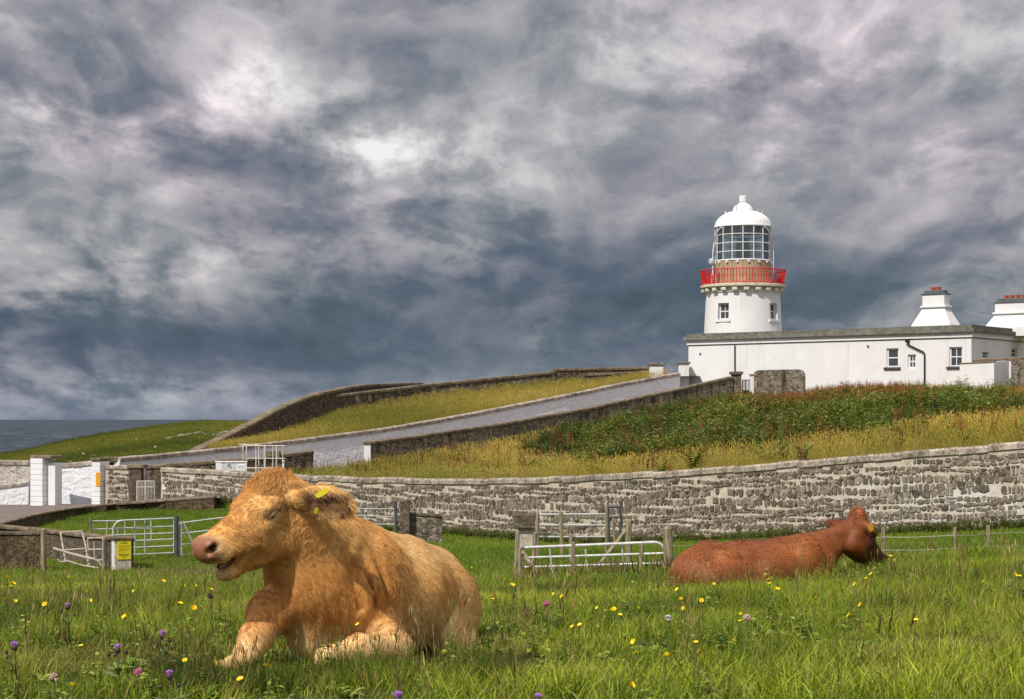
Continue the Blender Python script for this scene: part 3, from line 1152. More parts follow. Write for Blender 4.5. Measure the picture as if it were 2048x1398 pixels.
def ring(name, z0, z1, out, mat):
    """moulding that runs round the four sides as mitred lengths"""
    corners = [(-out, -out), (LEN + out, -out), (LEN + out, DEP + out), (-out, DEP + out)]
    inner = [(.05, .05), (LEN - .05, .05), (LEN - .05, DEP - .05), (.05, DEP - .05)]
    mb = MB()
    vs = []
    for (a, b), (c, d) in zip(corners, inner):
        vs += [bpt(a, b, z0), bpt(a, b, z1), bpt(c, d, z1), bpt(c, d, z0)]
    fs = []
    for i in range(4):
        j = (i + 1) % 4
        for q in range(4):
            fs.append((i * 4 + q, j * 4 + q, j * 4 + (q + 1) % 4, i * 4 + (q + 1) % 4))
    return mb.add(vs, fs).build(name, mat, bld)


zt = BZ1
ring('parapet', zt - .22, zt, .06, M_GREYST)
ring('cornice', zt - .47, zt - .223, .30, M_GREYST)
ring('frieze_band', zt - .80, zt - .473, .10, M_WHITE)
ring('shadow_line_strip', zt - .86, zt - .803, .03, M_GREYST)  # grey strip drawing in the shadow line under the frieze


def sash(parent, org, ax, inn, rect, cols, rows, fw=.07, bar=.035, rec=.16, sill=None, sill_mat=None, bias=0.5):
    """sash window set back in its opening: frame, glazing bars, panes, sill"""
    t0, t1, z0, z1 = rect
    M = Matrix(((ax.x, inn.x, 0), (ax.y, inn.y, 0), (0, 0, 1)))
    def P(t, d, z):
        q = org + ax * t + inn * d
        return Vector((q.x, q.y, z))
    c = P((t0 + t1) / 2, rec, (z0 + z1) / 2)
    win = empty('window', c)
    win.parent = parent
    win.matrix_parent_inverse = world_matrix(parent).inverted()
    w, h = t1 - t0, z1 - z0
    mb = MB()
    for tx in (t0 + fw / 2, t1 - fw / 2):
        mb.box(P(tx, rec, (z0 + z1) / 2), (fw, .07, h), M)
    for zz in (z0 + fw / 2, z1 - fw / 2):
        mb.box(P((t0 + t1) / 2, rec, zz), (w - 2 * fw, .066, fw), M)
    zm = z0 + h * .5
    mb.box(P((t0 + t1) / 2, rec - .004, zm), (w - 2 * fw, .066, fw * .8), M)
    for k in range(1, cols):
        mb.box(P(t0 + w * k / cols, rec - .002, (z0 + z1) / 2), (bar, .05, h - 2 * fw), M)
    mb.build('frame', M_WHITE, win)
    for i in range(cols):
        for j in range(rows):
            a0, a1 = t0 + fw + (w - 2 * fw) * i / cols, t0 + fw + (w - 2 * fw) * (i + 1) / cols
            b0, b1 = z0 + fw + (h - 2 * fw) * j / rows, z0 + fw + (h - 2 * fw) * (j + 1) / rows
            MB().box(P((a0 + a1) / 2, rec + .012, (b0 + b1) / 2), (a1 - a0 - .004, .008, b1 - b0 - .004), M).build('pane', M_PANE, win)
    # dark panel standing in for the dim room behind the glass
    MB().box(P((t0 + t1) / 2, rec + .10, (z0 + z1) / 2), (w, .02, h), M).build('dim_room_panel', M_ROOM, win)
    if sill:
        MB().bbox(P((t0 + t1) / 2, .02, z0 - sill / 2), (w + .34, .30, sill), M, .015).build('sill', sill_mat, win)
    return win


M_ROOM = simple('dim_room', (.075, .085, .10), .9, .3, 2.0)
M_SILL = simple('dark_sill', (.075, .07, .065), .8, .2, 4.0)
sash(bld, BP0, BD1, BD2, H1, 1, 2, .10, sill=.14, sill_mat=M_SILL)
sash(bld, BP0, BD1, BD2, H2, 2, 2, .12, .05)
sash(bld, BP0, BD1, BD2, H3, 2, 2, .09, .05, sill=.14, sill_mat=M_SILL)
sash(bld, BP0, BD2, BD1, K1, 1, 1, .05)
sash(bld, BP0, BD2, BD1, K2, 1, 2, .06)

# down pipes
def fpt(px, py, out):
    t = bt(px)
    return bpt(t, -out, bz(px, py))
dp = MB().tube([fpt(1817, 683, .12), fpt(1817, 689, .12), fpt(1848, 704, .12), fpt(1850.5, 707, .12), fpt(1850.5, 779, .12)], .05, 8).build('down_pipe', M_BLACK, bld)
MB().bbox(fpt(1816.5, 681.5, .16), (.26, .2, .22), BM, .03).build('hopper', M_BLACK, dp)
MB().tube([fpt(1471, 690, .10), fpt(1471, 780, .10)], .045, 8).build('down_pipe', M_BLACK, bld)
for px, py in ((1401, 707.5), (1736.5, 692.5)):
    M = BM @ Matrix.Rotation(R(90), 3, 'X')
    c = fpt(px, py, .03)
    MB().tube([c, c + BN * .05], .07, 10).build('vent', M_SILL, bld)


# chimneys
def chimney(px0, px1, pyb, pys, pyband, pyt, width, depth, inw, npots, pot_r):
    t1, t0 = bt(px0, inw), bt(px1, inw)
    tc = (t0 + t1) / 2
    yy = bpt(tc, inw, 0).y
    zz = [zat(p, yy) for p in (pyb, pys, pyband, pyt)]
    ch = empty('chimney', bpt(tc, inw, BZ1))
    ch.parent = bld
    ch.matrix_parent_inverse = world_matrix(bld).inverted()
    mb = MB()
    def ringpts(w, d, z):
        return [bpt(tc + sx * w / 2, inw + sy * d / 2, z) for sx, sy in ((-1, -1), (1, -1), (1, 1), (-1, 1))]
    lev = [(width + 1.25, depth + .9, BZ1 - .5), (width + 1.25, depth + .9, zz[0]), (width, depth, zz[1]), (width, depth, zz[3])]
    vs = []
    for l in lev: vs += ringpts(*l)
    fs = [(i * 4 + q, i * 4 + (q + 1) % 4, i * 4 + 4 + (q + 1) % 4, i * 4 + 4 + q) for i in range(3) for q in range(4)] + [(12, 13, 14, 15)]
    mb.add(vs, fs).build('stack', M_WHITE, ch)
    MB().bbox(bpt(tc, inw, zz[2]), (width + .28, depth + .28, .14), BM, .03).build('band', M_WHITE, ch)
    MB().bbox(bpt(tc, inw, zz[3] + .04), (width + .16, depth + .16, .10), BM, .02).build('cap_slab', M_SLATE, ch)
    MB().bbox(bpt(tc, inw, zz[3] + .19), (width - .18, depth - .12, .20), BM, .02).build('cap_block', M_SLATE, ch)
    for i in range(npots):
        tp = tc - (i - (npots - 1) / 2) * .40
        c = bpt(tp, inw, zz[3] + .29)
        MB().lathe(c, [(pot_r * .9, 0), (pot_r, .10), (pot_r, .17), (pot_r * 1.12, .175), (pot_r * 1.12, .23), (pot_r * .8, .23), (pot_r * .8, .05)], 14).build('pot', M_POT, ch, smooth=False)
    return ch


M_SLATE = simple('slate_grey_cap', (.11, .12, .135), .7, .2, 3.0)
M_POT = simple('terracotta', (.42, .075, .03), .7, .25, 6.0)
chimney(1849, 1895, 651, 617, 614, 589.5, 1.62, .85, 6.0, 2, .16)
chimney(1998, 2085, 655, 629, 626, 605, 3.3, .85, 7.5, 6, .15)

# ---------------------------------------------------------------- lighthouse
LC = Vector(((1486 - 1024) * 142 / F, 142.0, 0))
zl = lambda py: zat(py, 142.0)
S142 = F / 142.0
lh = empty('lighthouse', (LC.x, LC.y, 3.15), 'white round lighthouse tower with red gallery railing and white domed lantern', 'lighthouse')
M_RED = simple('red_paint', (.62, .012, .012), .45, .15, 3.0)
M_TAN = simple('tan_panel', (.42, .31, .20), .7, .18, 2.0, dirt=(.20, .14, .09))
M_CREAM = simple('weathered_cream', (.62, .59, .46), .75, .15, 4.0, dirt=(.30, .27, .16))
M_DOME = simple('dome_white', (.80, .80, .80), .35, .06, 2.0, spec=.4)
rb, rtp = 77.5 / S142, 73.5 / S142
def tr(z):
    return rb + (rtp - rb) * (z - zl(665)) / (zl(586) - zl(665))
A_FRONT = math.atan2(-LC.y, -LC.x)            # direction from the tower to the camera
def tang(px, r):
    return A_FRONT + math.asin(max(-1, min(1, (px - 1486) / S142 / r)))
wz0, wz1 = zl(642), zl(609.5)
rw = tr((wz0 + wz1) / 2)
ops = []
for c_ in (tang(1447, rw), tang(1486 + 61, rw)):
    ops.append((c_ - .165, c_ + .165, wz0, wz1))
mb = MB()
ths = sorted({*[2 * math.pi * k / 72 - math.pi * 1.5 for k in range(73)], *[v for o in ops for v in o[:2]]})
zs = sorted({2.7, zl(586) + .3, wz0, wz1, 5.0, zl(665)})
def tp(th, z, r=None):
    r = tr(z) if r is None else r
    return Vector((LC.x + r * math.cos(th), LC.y + r * math.sin(th), z))
for i in range(len(ths) - 1):
    for j in range(len(zs) - 1):
        a, b = (ths[i] + ths[i + 1]) / 2, (zs[j] + zs[j + 1]) / 2
        if any(o[0] < a < o[1] and o[2] < b < o[3] for o in ops): continue
        mb.add([tp(ths[i], zs[j]), tp(ths[i + 1], zs[j]), tp(ths[i + 1], zs[j + 1]), tp(ths[i], zs[j + 1])], [(0, 1, 2, 3)])
for o in ops:
    am = (o[0] + o[1]) / 2
    inn = Vector((-math.cos(am), -math.sin(am), 0)) * .45
    c4 = [tp(o[0], o[2]), tp(o[1], o[2]), tp(o[1], o[3]), tp(o[0], o[3])]
    for k in range(4):
        a, b = c4[k], c4[(k + 1) % 4]
        mb.add([a, b, b + inn, a + inn], [(0, 1, 2, 3)])
mb.build('tower', M_WHITE, lh)
for o in ops:
    am = (o[0] + o[1]) / 2
    n = Vector((math.cos(am), math.sin(am), 0))
    ax = Vector((-n.y, n.x, 0))
    c = tp(am, 0, rw * math.cos(.165) + .0)
    w = 2 * rw * math.sin(.165)
    sash(lh, Vector((c.x, c.y, 0)) - ax * (w / 2), ax, -n, (0.0, w, wz0, wz1), 2, 2, .10, .045, .30, sill=.20, sill_mat=M_WHITE)

# gallery
zg = zl(572)
gr = 3.26
MB().lathe(LC, [(2.0, zg - .26), (gr - .28, zg - .26), (gr - .12, zg - .20), (gr, zg - .16), (gr, zg), (gr - .06, zg + .03), (2.0, zg + .03)], 72).build('gallery_slab', M_CREAM, lh, smooth=False)
MB().lathe(LC, [(rtp - .02, zg - .62), (rtp + .10, zg - .58), (rtp + .10, zg - .50), (rtp + .02, zg - .46), (rtp + .02, zg - .2)], 72).build('neck_band', M_WHITE, lh)
for k in range(22):
    a = A_FRONT + 2 * math.pi * (k + .3) / 22
    d = Vector((math.cos(a), math.sin(a), 0))
    Mk = Matrix(((d.x, -d.y, 0), (d.y, d.x, 0), (0, 0, 1)))
    MB().bbox(LC + d * (rtp + .18) + Vector((0, 0, zg - .40)), (.40, .42, .26), Mk, .05).build('corbel', M_CREAM, lh)
# railing
rail = empty('railing', (LC.x, LC.y, zg))
rail.parent = lh; rail.matrix_parent_inverse = world_matrix(lh).inverted()
zr0, zr1 = zl(570), zl(542.5)
r0, r1 = 3.10, 3.24
for zz, rr, th_, nm in ((zr1, r1, .04, 'top_rail'), ((zr0 + zr1) / 2, r0 + .045, .018, 'mid_rail'), (zr0 + .03, r0, .035, 'bottom_rail')):
    ptsr = [LC + Vector((rr * math.cos(2 * math.pi * k / 72), rr * math.sin(2 * math.pi * k / 72), zz)) for k in range(73)]
    MB().tube(ptsr, th_, 6, False).build(nm, M_RED, rail)
for k in range(84):
    a = A_FRONT + 2 * math.pi * k / 84
    d = Vector((math.cos(a), math.sin(a), 0))
    MB().tube([LC + d * r0 + Vector((0, 0, zr0)), LC + d * (r0 + .025) + Vector((0, 0, zr0 + .5)), LC + d * r1 + Vector((0, 0, zr1))], .034, 5).build('baluster', M_RED, rail)
# lantern
lant = empty('lantern', (LC.x, LC.y, zg))
lant.parent = lh; lant.matrix_parent_inverse = world_matrix(lh).inverted()
lr = 2.12
NF = 16
aoff = A_FRONT + math.pi / NF * 0.0
zb0, zb1 = zg + .03, zl(523)
zt1 = zl(455)
for k in range(NF):
    a0, a1 = aoff + 2 * math.pi * (k - .0) / NF, aoff + 2 * math.pi * (k + 1) / NF
    n = 4
    mb = MB()
    rows = []
    for rr in (lr, ):
        rows = [[LC + Vector((lr * math.cos(a), lr * math.sin(a), z)) for a in np.linspace(a0 + .006, a1 - .006, n)] for z in (zb0, zb1)]
    mb.grid(rows)
    mb.add([LC + Vector((r_ * math.cos(a0 + .006), r_ * math.sin(a0 + .006), z)) for r_, z in ((lr, zb0), (lr - .08, zb0), (lr - .08, zb1), (lr, zb1))], [(0, 1, 2, 3)])
    mb.build('base_panel', M_TAN, lant)
    am = (a0 + a1) / 2
    d = Vector((math.cos(am), math.sin(am), 0))
    MB().tube([LC + d * (lr - .02) + Vector((0, 0, zb1 - .14)), LC + d * (lr + .12) + Vector((0, 0, zb1 - .14))], .085, 8).build('vent_cap', M_DOME, lant)
MB().lathe(LC, [(lr - .1, zb0), (lr - .1, zb1)], 32).build('base_lining', M_TAN, lant)
rowz = [zb1 + (zt1 - zb1) * k / 4 for k in range(5)]
for zz in rowz:
    ptsr = [LC + Vector((lr * math.cos(2 * math.pi * k / 64), lr * math.sin(2 * math.pi * k / 64), zz)) for k in range(65)]
    MB().tube(ptsr, .06 if zz in (rowz[0], rowz[-1]) else .032, 6, False).build('glazing_bar', M_DOME, lant)
for k in range(NF):
    a = aoff + 2 * math.pi * k / NF
    d = Vector((math.cos(a), math.sin(a), 0)) * lr
    MB().tube([LC + d + Vector((0, 0, zb1)), LC + d + Vector((0, 0, zt1))], .038, 6).build('glazing_bar', M_DOME, lant)
    a1 = aoff + 2 * math.pi * (k + 1) / NF
    for j in range(4):
        MB().grid([[LC + Vector(((lr - .01) * math.cos(q), (lr - .01) * math.sin(q), z)) for q in np.linspace(a + .012, a1 - .012, 4)] for z in (rowz[j] + .025, rowz[j + 1] - .025)]).build('pane', M_LANT, lant)
# optic inside
M_OPT = simple('optic_glass', (.16, .26, .21), .08, .4, 3.0, spec=.8)
M_DARK = simple('dark_iron', (.07, .075, .08), .6, .2)
opt = MB()
prof = [(.35, zb1 - .4)]
for k in range(15):
    z = zb1 + .05 + (1.55) * k / 14
    prof += [(.62 - .10 * abs(k - 7) / 7, z), (.53 - .10 * abs(k - 7) / 7, z + .06)]
opt.lathe(LC, prof + [(.3, zb1 + 1.75), (.05, zb1 + 1.95)], 28).build('optic', M_OPT, lant)
MB().lathe(LC, [(.5, zg), (.5, zb1 - .1), (.9, zb1 - .1), (.9, zb1 + .02), (.3, zb1 + .02)], 20).build('pedestal', M_DARK, lant)
MB().lathe(LC, [(lr - .12, zt1 - .42), (1.1, zt1 - .1), (.2, zt1 + .05)], 32).build('ceiling', M_DARK, lant)
for k in range(4):
    a = aoff + .4 + 2 * math.pi * k / 4
    d = Vector((math.cos(a), math.sin(a), 0)) * 1.05
    MB().tube([LC + d + Vector((0, 0, zb1 - .2)), LC + d + Vector((0, 0, zt1 - .05))], .035, 6).build('optic_post', M_DARK, lant)
# dome
zd = zt1
ang = [R(a) for a in range(0, 68, 6)]
hd = zl(424) - zd
dome = [(lr + .05, zd - .05), (lr + .09, zd + .0), (lr + .05, zd + .06)]
for k in range(1, 12):
    t = k / 12 * R(72)
    dome.append(((lr + .02) * math.cos(t) ** .9, zd + .06 + hd * 1.04 * math.sin(t)))
ztop = dome[-1][1]
dome += [(.82, zl(424)), (.80, zl(422)), (.74, zl(416)), (.55, zl(410.5)), (.32, zl(407)), (.27, zl(405)), (.24, zl(404))]
MB().lathe(LC, dome, 48).build('dome', M_DOME, lh, smooth=True)
for k in range(NF):
    a = aoff + 2 * math.pi * k / NF
    d = Vector((math.cos(a), math.sin(a), 0))
    MB().tube([LC + d * (r_ + .012) + Vector((0, 0, z_)) for r_, z_ in dome[2:14]], .018, 5).build('dome_rib', M_DOME, lh)
for k in range(9):
    a = aoff + .2 + 2 * math.pi * k / 9
    d = Vector((math.cos(a), math.sin(a), 0))
    zz = zl(429)
    MB().tube([LC + d * 1.25 + Vector((0, 0, zz - .05)), LC + d * 1.42 + Vector((0, 0, zz + .10)), LC + d * 1.46 + Vector((0, 0, zz + .26))], .028, 5).build('grab_hook', M_DOME, lh)
MB().lathe(LC, [(.0, zl(391.8)), (.27, zl(392)), (.30, zl(393)), (.30, zl(403)), (.27, zl(404)), (.24, zl(404.2)), (.24, zl(405))], 24).build('ventilator', M_DOME, lh, smooth=False)
tl = Vector((math.cos(A_FRONT - .55), math.sin(A_FRONT - .55), 0))
MB().tube([LC + tl * 1.0 + Vector((0, 0, zl(426))), LC + tl * .9 + Vector((0, 0, zl(410)))], .02, 5).build('lightning_rod', M_DARK, lh)
# curved stays at both sides of the glazing
ax_r = Vector((-math.sin(A_FRONT), math.cos(A_FRONT), 0))
fwd = Vector((math.cos(A_FRONT), math.sin(A_FRONT), 0))
for sgn in (-1, 1):
    pts_ = []
    for (dx, py) in ((42, 458), (48, 462), (54, 472), (57.5, 486), (60, 505), (60, 540), (60, 560)):
        x = dx / S142
        r_ = math.sqrt(max(0.0, (lr + .07) ** 2 - x * x))
        pts_.append(LC + ax_r * (sgn * x) + fwd * max(r_, .25) + Vector((0, 0, zl(py))))
    MB().tube(pts_, .045, 6).build('stay', M_DOME, lh)
# floodlight on the rail
M_GREY = simple('grey_casing', (.42, .44, .45), .5, .1)
cfl = LC + ax_r * (-61.5 / S142) + fwd * 1.9 + Vector((0, 0, zl(528)))
fl = MB().lathe(cfl, [(0, .30), (.14, .28), (.22, .18), (.24, .0), (.24, -.22), (.1, -.25), (0, -.25)], 16).build('lamp_housing', M_GREY, lh, smooth=True)
MB().tube([cfl + Vector((0, 0, -.25)), cfl + Vector((0, 0, zg - zl(528)))], .04, 6).build('lamp_bracket', M_GREY, lh)

# ---------------------------------------------------------------- posts, stub walls and gates near the building
def post(name, label, px0, px1, pyt, pyb, Y, dep, mat, cap_mat=None, cap=.12, cat='pier', M=None):
    c = at((px0 + px1) / 2, pyb, Y)
    w = (px1 - px0) * Y / F
    z1 = zat(pyt, Y); z0 = zat(pyb, Y)
    p = empty(name, (c.x, Y + dep / 2, z0), label, cat)
    MB().bbox((c.x, Y + dep / 2, (z0 + z1) / 2 - (cap if cap_mat else 0) / 2), (w, dep, z1 - z0 - (cap if cap_mat else 0)), M, .02).build('shaft', mat, p)
    if cap_mat:
        MB().bbox((c.x, Y + dep / 2, z1 - cap / 2), (w + .22, dep + .2, cap), M, .02).build('cap', cap_mat, p)
    return p
post('gate_post', 'squat white post with dark cap at the top end of the white lane wall', 1300, 1327, 725, 760, 132.5, .8, M_WHITE, M_GREYST, .2)
post('gate_post', 'white capped post touching the left corner of the keepers building', 1358, 1378, 723.5, 790, 132.0, .7, M_WHITE, M_GREYST, .14)
post('gate_post', 'stone post with cap at the upper end of the stained lane wall', 1464, 1483, 743, 806, 124.6, .6, M_NEARN, M_COPE_D, .2)
post('gate_post', 'slim white post between the black gate and the rubble stub wall', 1501, 1509, 746, 806, 123.6, .35, M_WHITE, M_WHITE, .1)
CH = [(at(px, 0, 123.2).x, 123.2, zat(py, 123.2), 1.9) for px, py in ((1509.5, 745), (1516, 740.5), (1550, 739.5), (1598, 738.5), (1606, 741), (1611, 748))]
st = empty('stub_wall', (CH[2][0], 123.3, 2.9), 'rough lichen-covered stone stub wall in front of the white building', 'wall')
core(MB(), CH, .55).build('wall_body', M_NEARN, st)


def bar_gate(name, label, px0, px1, pyt, pyb, Y, n, mat, r=.018, mid=None, arch=False):
    g = empty(name, at((px0 + px1) / 2, pyb, Y), label, 'gate')
    a, b = at(px0, pyt, Y), at(px1, pyt, Y)
    zb = zat(pyb, Y)
    for z, nm in ((a.z, 'top_rail'), (zb + .08, 'bottom_rail')) + (((zat(mid, Y), 'middle_rail'),) if mid else ()):
        MB().tube([(a.x, Y, z), (b.x, Y, z)], r * 1.3, 6).build(nm, mat, g)
    for k in range(n + 1):
        x = a.x + (b.x - a.x) * k / n
        rr = r * 1.9 if k in (0, n, n // 2) else r
        MB().tube([(x, Y, zb), (x, Y, a.z - .002)], rr, 6).build('bar', mat, g)
    return g
bar_gate('iron_gate', 'black barred gate at the top of the lane beside the building', 1336, 1357, 760, 785, 131.0, 7, M_BLACK, .022)
gI = bar_gate('iron_gate', 'black barred gate beside the rubble stub wall', 1485, 1500, 760, 806, 124.2, 5, M_BLACK, .024)
MB().box(at(1491, 787, 124.3), (.42, .03, .45)).build('plate', M_SLATE, gI)
M_WMET = simple('cream_metal', (.66, .62, .55), .5, .15, 6.0, dirt=(.35, .22, .12))
bar_gate('garden_gate', 'small cream barred metal gate between concrete pier and jamb', 274, 309, 962, 1010, 91.3, 12, M_WMET, .014, mid=974)

# annex wall at the right-hand end
AX = [(at(px, 0, y).x, y, zat(py, y), 2.6) for px, py, y in ((1919.5, 726, 117.2), (1950, 724.5, 116.6), (1988, 722.5, 115.8))]
an = empty('annex_wall', (AX[1][0], AX[1][1], 3.0), 'low white annex wall with brown coping at the right end of the building', 'wall')
core(MB(), AX, .35, .04).build('wall_body', M_WHITE, an)
AX2 = [(at(px, 0, y).x, y, zat(py, y), 2.6) for px, py, y in ((1988.6, 722.0, 115.9), (2018, 720, 117.5))]
core(MB(), AX2, .35, .04).build('return_wall', M_WHITE, an)
M_RUST = coping_mat('rusty_coping', (.16, .10, .06), (.32, .24, .16), (.08, .05, .03))
copings(an, AX, .35, .08, .03, 1.5, M_RUST, .004)
AX3 = [(at(px, 0, y).x, y, zat(py, y), 2.4) for px, py, y in ((1944, 718.5, 119.0), (1990, 717.0, 118.6), (2090, 714, 118.2))]
cl = empty('yard_wall', (AX3[1][0], AX3[1][1], 3.0), 'brown-coped yard wall against the end of the building', 'wall')
core(MB(), AX3, .3, .05).build('wall_body', M_WHITE, cl)
copings(cl, AX3, .3, .12, .06, 1.5, M_RUST, .004)
AX4 = [(at(px, 0, y).x, y, zat(py, y), 2.2) for px, py, y in ((2022, 720, 116.5), (2050, 718.5, 116), (2130, 715, 115))]
rw_ = empty('yard_wall', (AX4[1][0], AX4[1][1], 3.0), 'brown rubble yard wall at the right edge by the annex', 'wall')
core(MB(), AX4, .5, .05).build('wall_body', M_NEARN, rw_)
copings(rw_, AX4, .5, .12, .04, 1.5, M_COPE_D, .004)

# ================================================================ fences, gates, notices, yard things
M_GALV = simple('galvanised_steel', (.62, .63, .62), .45, .18, 5.0, metal=.3, dirt=(.34, .30, .25))
M_RUSTY = simple('rusty_whitewashed_tube', (.46, .41, .37), .6, .2, 6.0, dirt=(.28, .13, .07), dirt_amt=.6)
M_DSTEEL = simple('dark_steel', (.10, .105, .11), .5, .25, 5.0, metal=.4)
M_WIRE = simple('fence_wire', (.42, .42, .40), .45, .15, metal=.5)


def wood_mat():
    m, t = new_mat('weathered_post_wood')
    P = pos(t)
    mp = t.n('ShaderNodeMapping', {'Vector': P})
    mp.inputs['Scale'].default_value = (14, 14, 1.2)
    n1 = t.noise(mp.outputs[0], 1.6, 6.0, .65)
    n2 = t.noise(P, 3.0, 5.0, .7)
    col = t.ramp(n1, [(.3, (.09, .07, .045)), (.5, (.27, .225, .15)), (.7, (.44, .39, .29))])
    col = t.mix(t.mapr(n2, .50, .66, 0, .6), col, (.20, .18, .065))
    finish(t, col, .9, n1, .6, .01, spec=.1)
    return m


M_WOOD = wood_mat()


def wood_post(label, px, pyt, pyb, Y, r, lean=0.0, dx=0.0, name='fence_post', brace_to=None, cat='post', group=None):
    """round wooden post; lean = sideways offset of the top in px"""
    r = r * .62
    b = at(px, pyb, Y)
    zb = gz(b.x, b.y) - .15 if brace_to is None else b.z
    t = at(px + lean, pyt, Y) if brace_to is None else at(*brace_to)
    a = Vector((b.x, Y, zb))
    pts, rs = [], []
    for k in range(7):
        q = a.lerp(t, k / 6)
        pts.append(q + Vector((random.uniform(-.1, .1) * r, random.uniform(-.1, .1) * r, 0)))
        rs.append(r * random.uniform(.93, 1.07))
    pts.append(t + (t - a).normalized() * r * .15)
    rs.append(r * .7)
    o = MB().tube(pts, rs, 10).build(name, M_WOOD, origin=a, smooth=False)
    return tag(o, label, cat, group)


def tube_gate(label, x0, x1, Y0, Y1, rails, ups, hoop=None, r=.022, mat=None, brace=None, name='field_gate', post_r=None, group=None):
    """tubular gate. rails: [(row at x0, row at x1)], ups: columns of uprights, hoop: 'l' or 'r' rounded end"""
    mat = mat or M_GALV
    Yx = lambda px: Y0 + (Y1 - Y0) * (px - x0) / (x1 - x0)
    Rr = lambda i, px: rails[i][0] + (rails[i][1] - rails[i][0]) * (px - x0) / (x1 - x0)
    pt = lambda i, px: at(px, Rr(i, px), Yx(px))
    n = len(rails)
    g = empty(name, at((x0 + x1) / 2, Rr(n - 1, (x0 + x1) / 2), Yx((x0 + x1) / 2)), label, 'gate', group)
    rad = (rails[n - 1][0] - rails[0][0]) * .28
    if hoop == 'r':
        arc = [at(x1 - rad + rad * math.sin(q), Rr(0, x1) + rad - rad * math.cos(q), Yx(x1)) for q in np.linspace(0, math.pi / 2, 8)]
        MB().tube([pt(0, x0)] + arc + [pt(n - 1, x1)], r * 1.25, 8).build('outer_frame', mat, g)
        MB().tube([pt(0, x0), pt(n - 1, x0)], r * 1.2, 8).build('heel_tube', mat, g)
    elif hoop == 'l':
        arc = [at(x0 + rad - rad * math.sin(q), Rr(0, x0) + rad - rad * math.cos(q), Yx(x0)) for q in np.linspace(0, math.pi / 2, 8)]
        MB().tube([pt(0, x1)] + arc + [pt(n - 1, x0)], r * 1.25, 8).build('outer_frame', mat, g)
        MB().tube([pt(0, x1), pt(n - 1, x1)], r * 1.2, 8).build('heel_tube', mat, g)
    else:
        MB().tube([pt(0, x0), pt(0, x1)], r, 8).build('rail', mat, g)
        for x in (x0, x1):
            MB().tube([pt(0, x), pt(n - 1, x)], r, 8).build('upright', mat, g)
    for i in range(1, n):
        MB().tube([pt(i, x0), pt(i, x1)], r, 8).build('rail', mat, g)
    for u in ups:
        ut, ub = u if isinstance(u, tuple) else (u, u)
        p, q = pt(0, ut), pt(n - 1, ub)
        off = Vector((0, -r * 1.2, 0))
        MB().tube([p + off, q + off], r * .72, 6).build('upright', mat, g)
    if brace:
        MB().tube([at(*brace[0]) + Vector((0, -.03, 0)), at(*brace[1]) + Vector((0, -.03, 0))], r * 1.1, 8).build('brace', mat, g)
    return g


# left: three galvanised gates behind the pillar
tube_gate('galvanised field gate with rounded left end, just behind the pillar with yellow notice', 226, 348, 57.6, 58.6,
          [(1041, 1036.5), (1057, 1052.5), (1070.5, 1066), (1083.5, 1078), (1097, 1091.5), (1111, 1105.5)], [270, 290], 'l')
tube_gate('galvanised gate partly hidden behind the rounded field gate, hung on a wooden post', 184, 302, 60.3, 61.2,
          [(1042.5, 1040.5), (1058.5, 1056.5), (1071.5, 1069), (1084, 1082)], [214, 250])
tube_gate('galvanised gate with diagonal brace beside the pale animal\'s nose', 358, 452, 58.8, 59.6,
          [(1046.5, 1034.5), (1068, 1057), (1090, 1080), (1111, 1103)], [446], None, .026, brace=((366, 1042.5, 58.7), (390, 1094, 58.9)))
sp = at(351.5, 1117, 58.4)
gpst = empty('gate_post', (sp.x, 58.5, -3.2), 'dark steel post between the two galvanised gates', 'post')
MB().tube([(sp.x, 58.5, -3.6), (sp.x, 58.5, zat(1032, 58.4))], .075, 10).build('shaft', M_DSTEEL, gpst)
MB().tube([(sp.x + .12, 58.6, -3.6), (sp.x + .12, 58.6, zat(1047, 58.4))], .045, 8).build('hanging_tube', M_GALV, gpst)
for zz in (1052, 1090):
    MB().box((sp.x - .05, 58.5, zat(zz, 58.4)), (.14, .05, .06)).build('hinge', M_GALV, gpst)
wood_post('thin wooden post at the left end of the galvanised gates', 181, 1036, 1085, 60.2, .07)
wood_post('stubby wooden post behind the pillar with yellow notice', 237, 1056, 1090, 58.2, .08)
wood_post('thick mossy wooden post in front of the grey wall at far left', 87, 1059, 1118, 53.5, .14)

# broken whitewashed gate leaning on the field wall
bgm = empty('broken_gate', at(160, 1135, 53.0), 'bent and broken whitewashed tube gate leaning on the grey wall', 'gate')
def bt_(pts, r, nm):
    MB().tube([at(x, y, Y) for x, y, Y in pts], r, 7).build(nm, M_RUSTY, bgm)
bt_([(106, 1096.5, 53), (140, 1107, 53), (170, 1114.5, 53), (190, 1119, 53), (198, 1124, 53), (203, 1132, 53)], .040, 'main_tube')
bt_([(121, 1065, 54.2), (164, 1062, 54.2)], .022, 'rail')
bt_([(121, 1065, 54.2), (125, 1090, 53.8), (131, 1122, 53)], .024, 'upright')
bt_([(164, 1062.5, 54.2), (171, 1090, 53.8), (177, 1132, 53)], .022, 'upright')
bt_([(127, 1100, 53.4), (172, 1097, 53.4)], .020, 'rail')
bt_([(114, 1118, 52.8), (122, 1124, 52.8), (136, 1122, 52.8), (165, 1131, 52.8), (196, 1136, 52.8)], .026, 'bottom_tube')
g2 = empty('wicket_gate', at(190, 1135, 53.6), 'small whitewashed tube wicket next to the pillar with yellow notice', 'gate')
for pts, nm in (([(175, 1076.5), (206, 1076)], 'rail'), ([(176, 1099), (206, 1098.5)], 'rail'), ([(190, 1120), (206, 1120)], 'rail'), ([(175, 1076), (179, 1135)], 'upright'), ([(206, 1076), (206.5, 1137)], 'upright'), ([(188, 1083), (189, 1120)], 'upright')):
    MB().tube([at(x, y, 53.7) for x, y in pts], .024, 7).build(nm, M_RUSTY, g2)
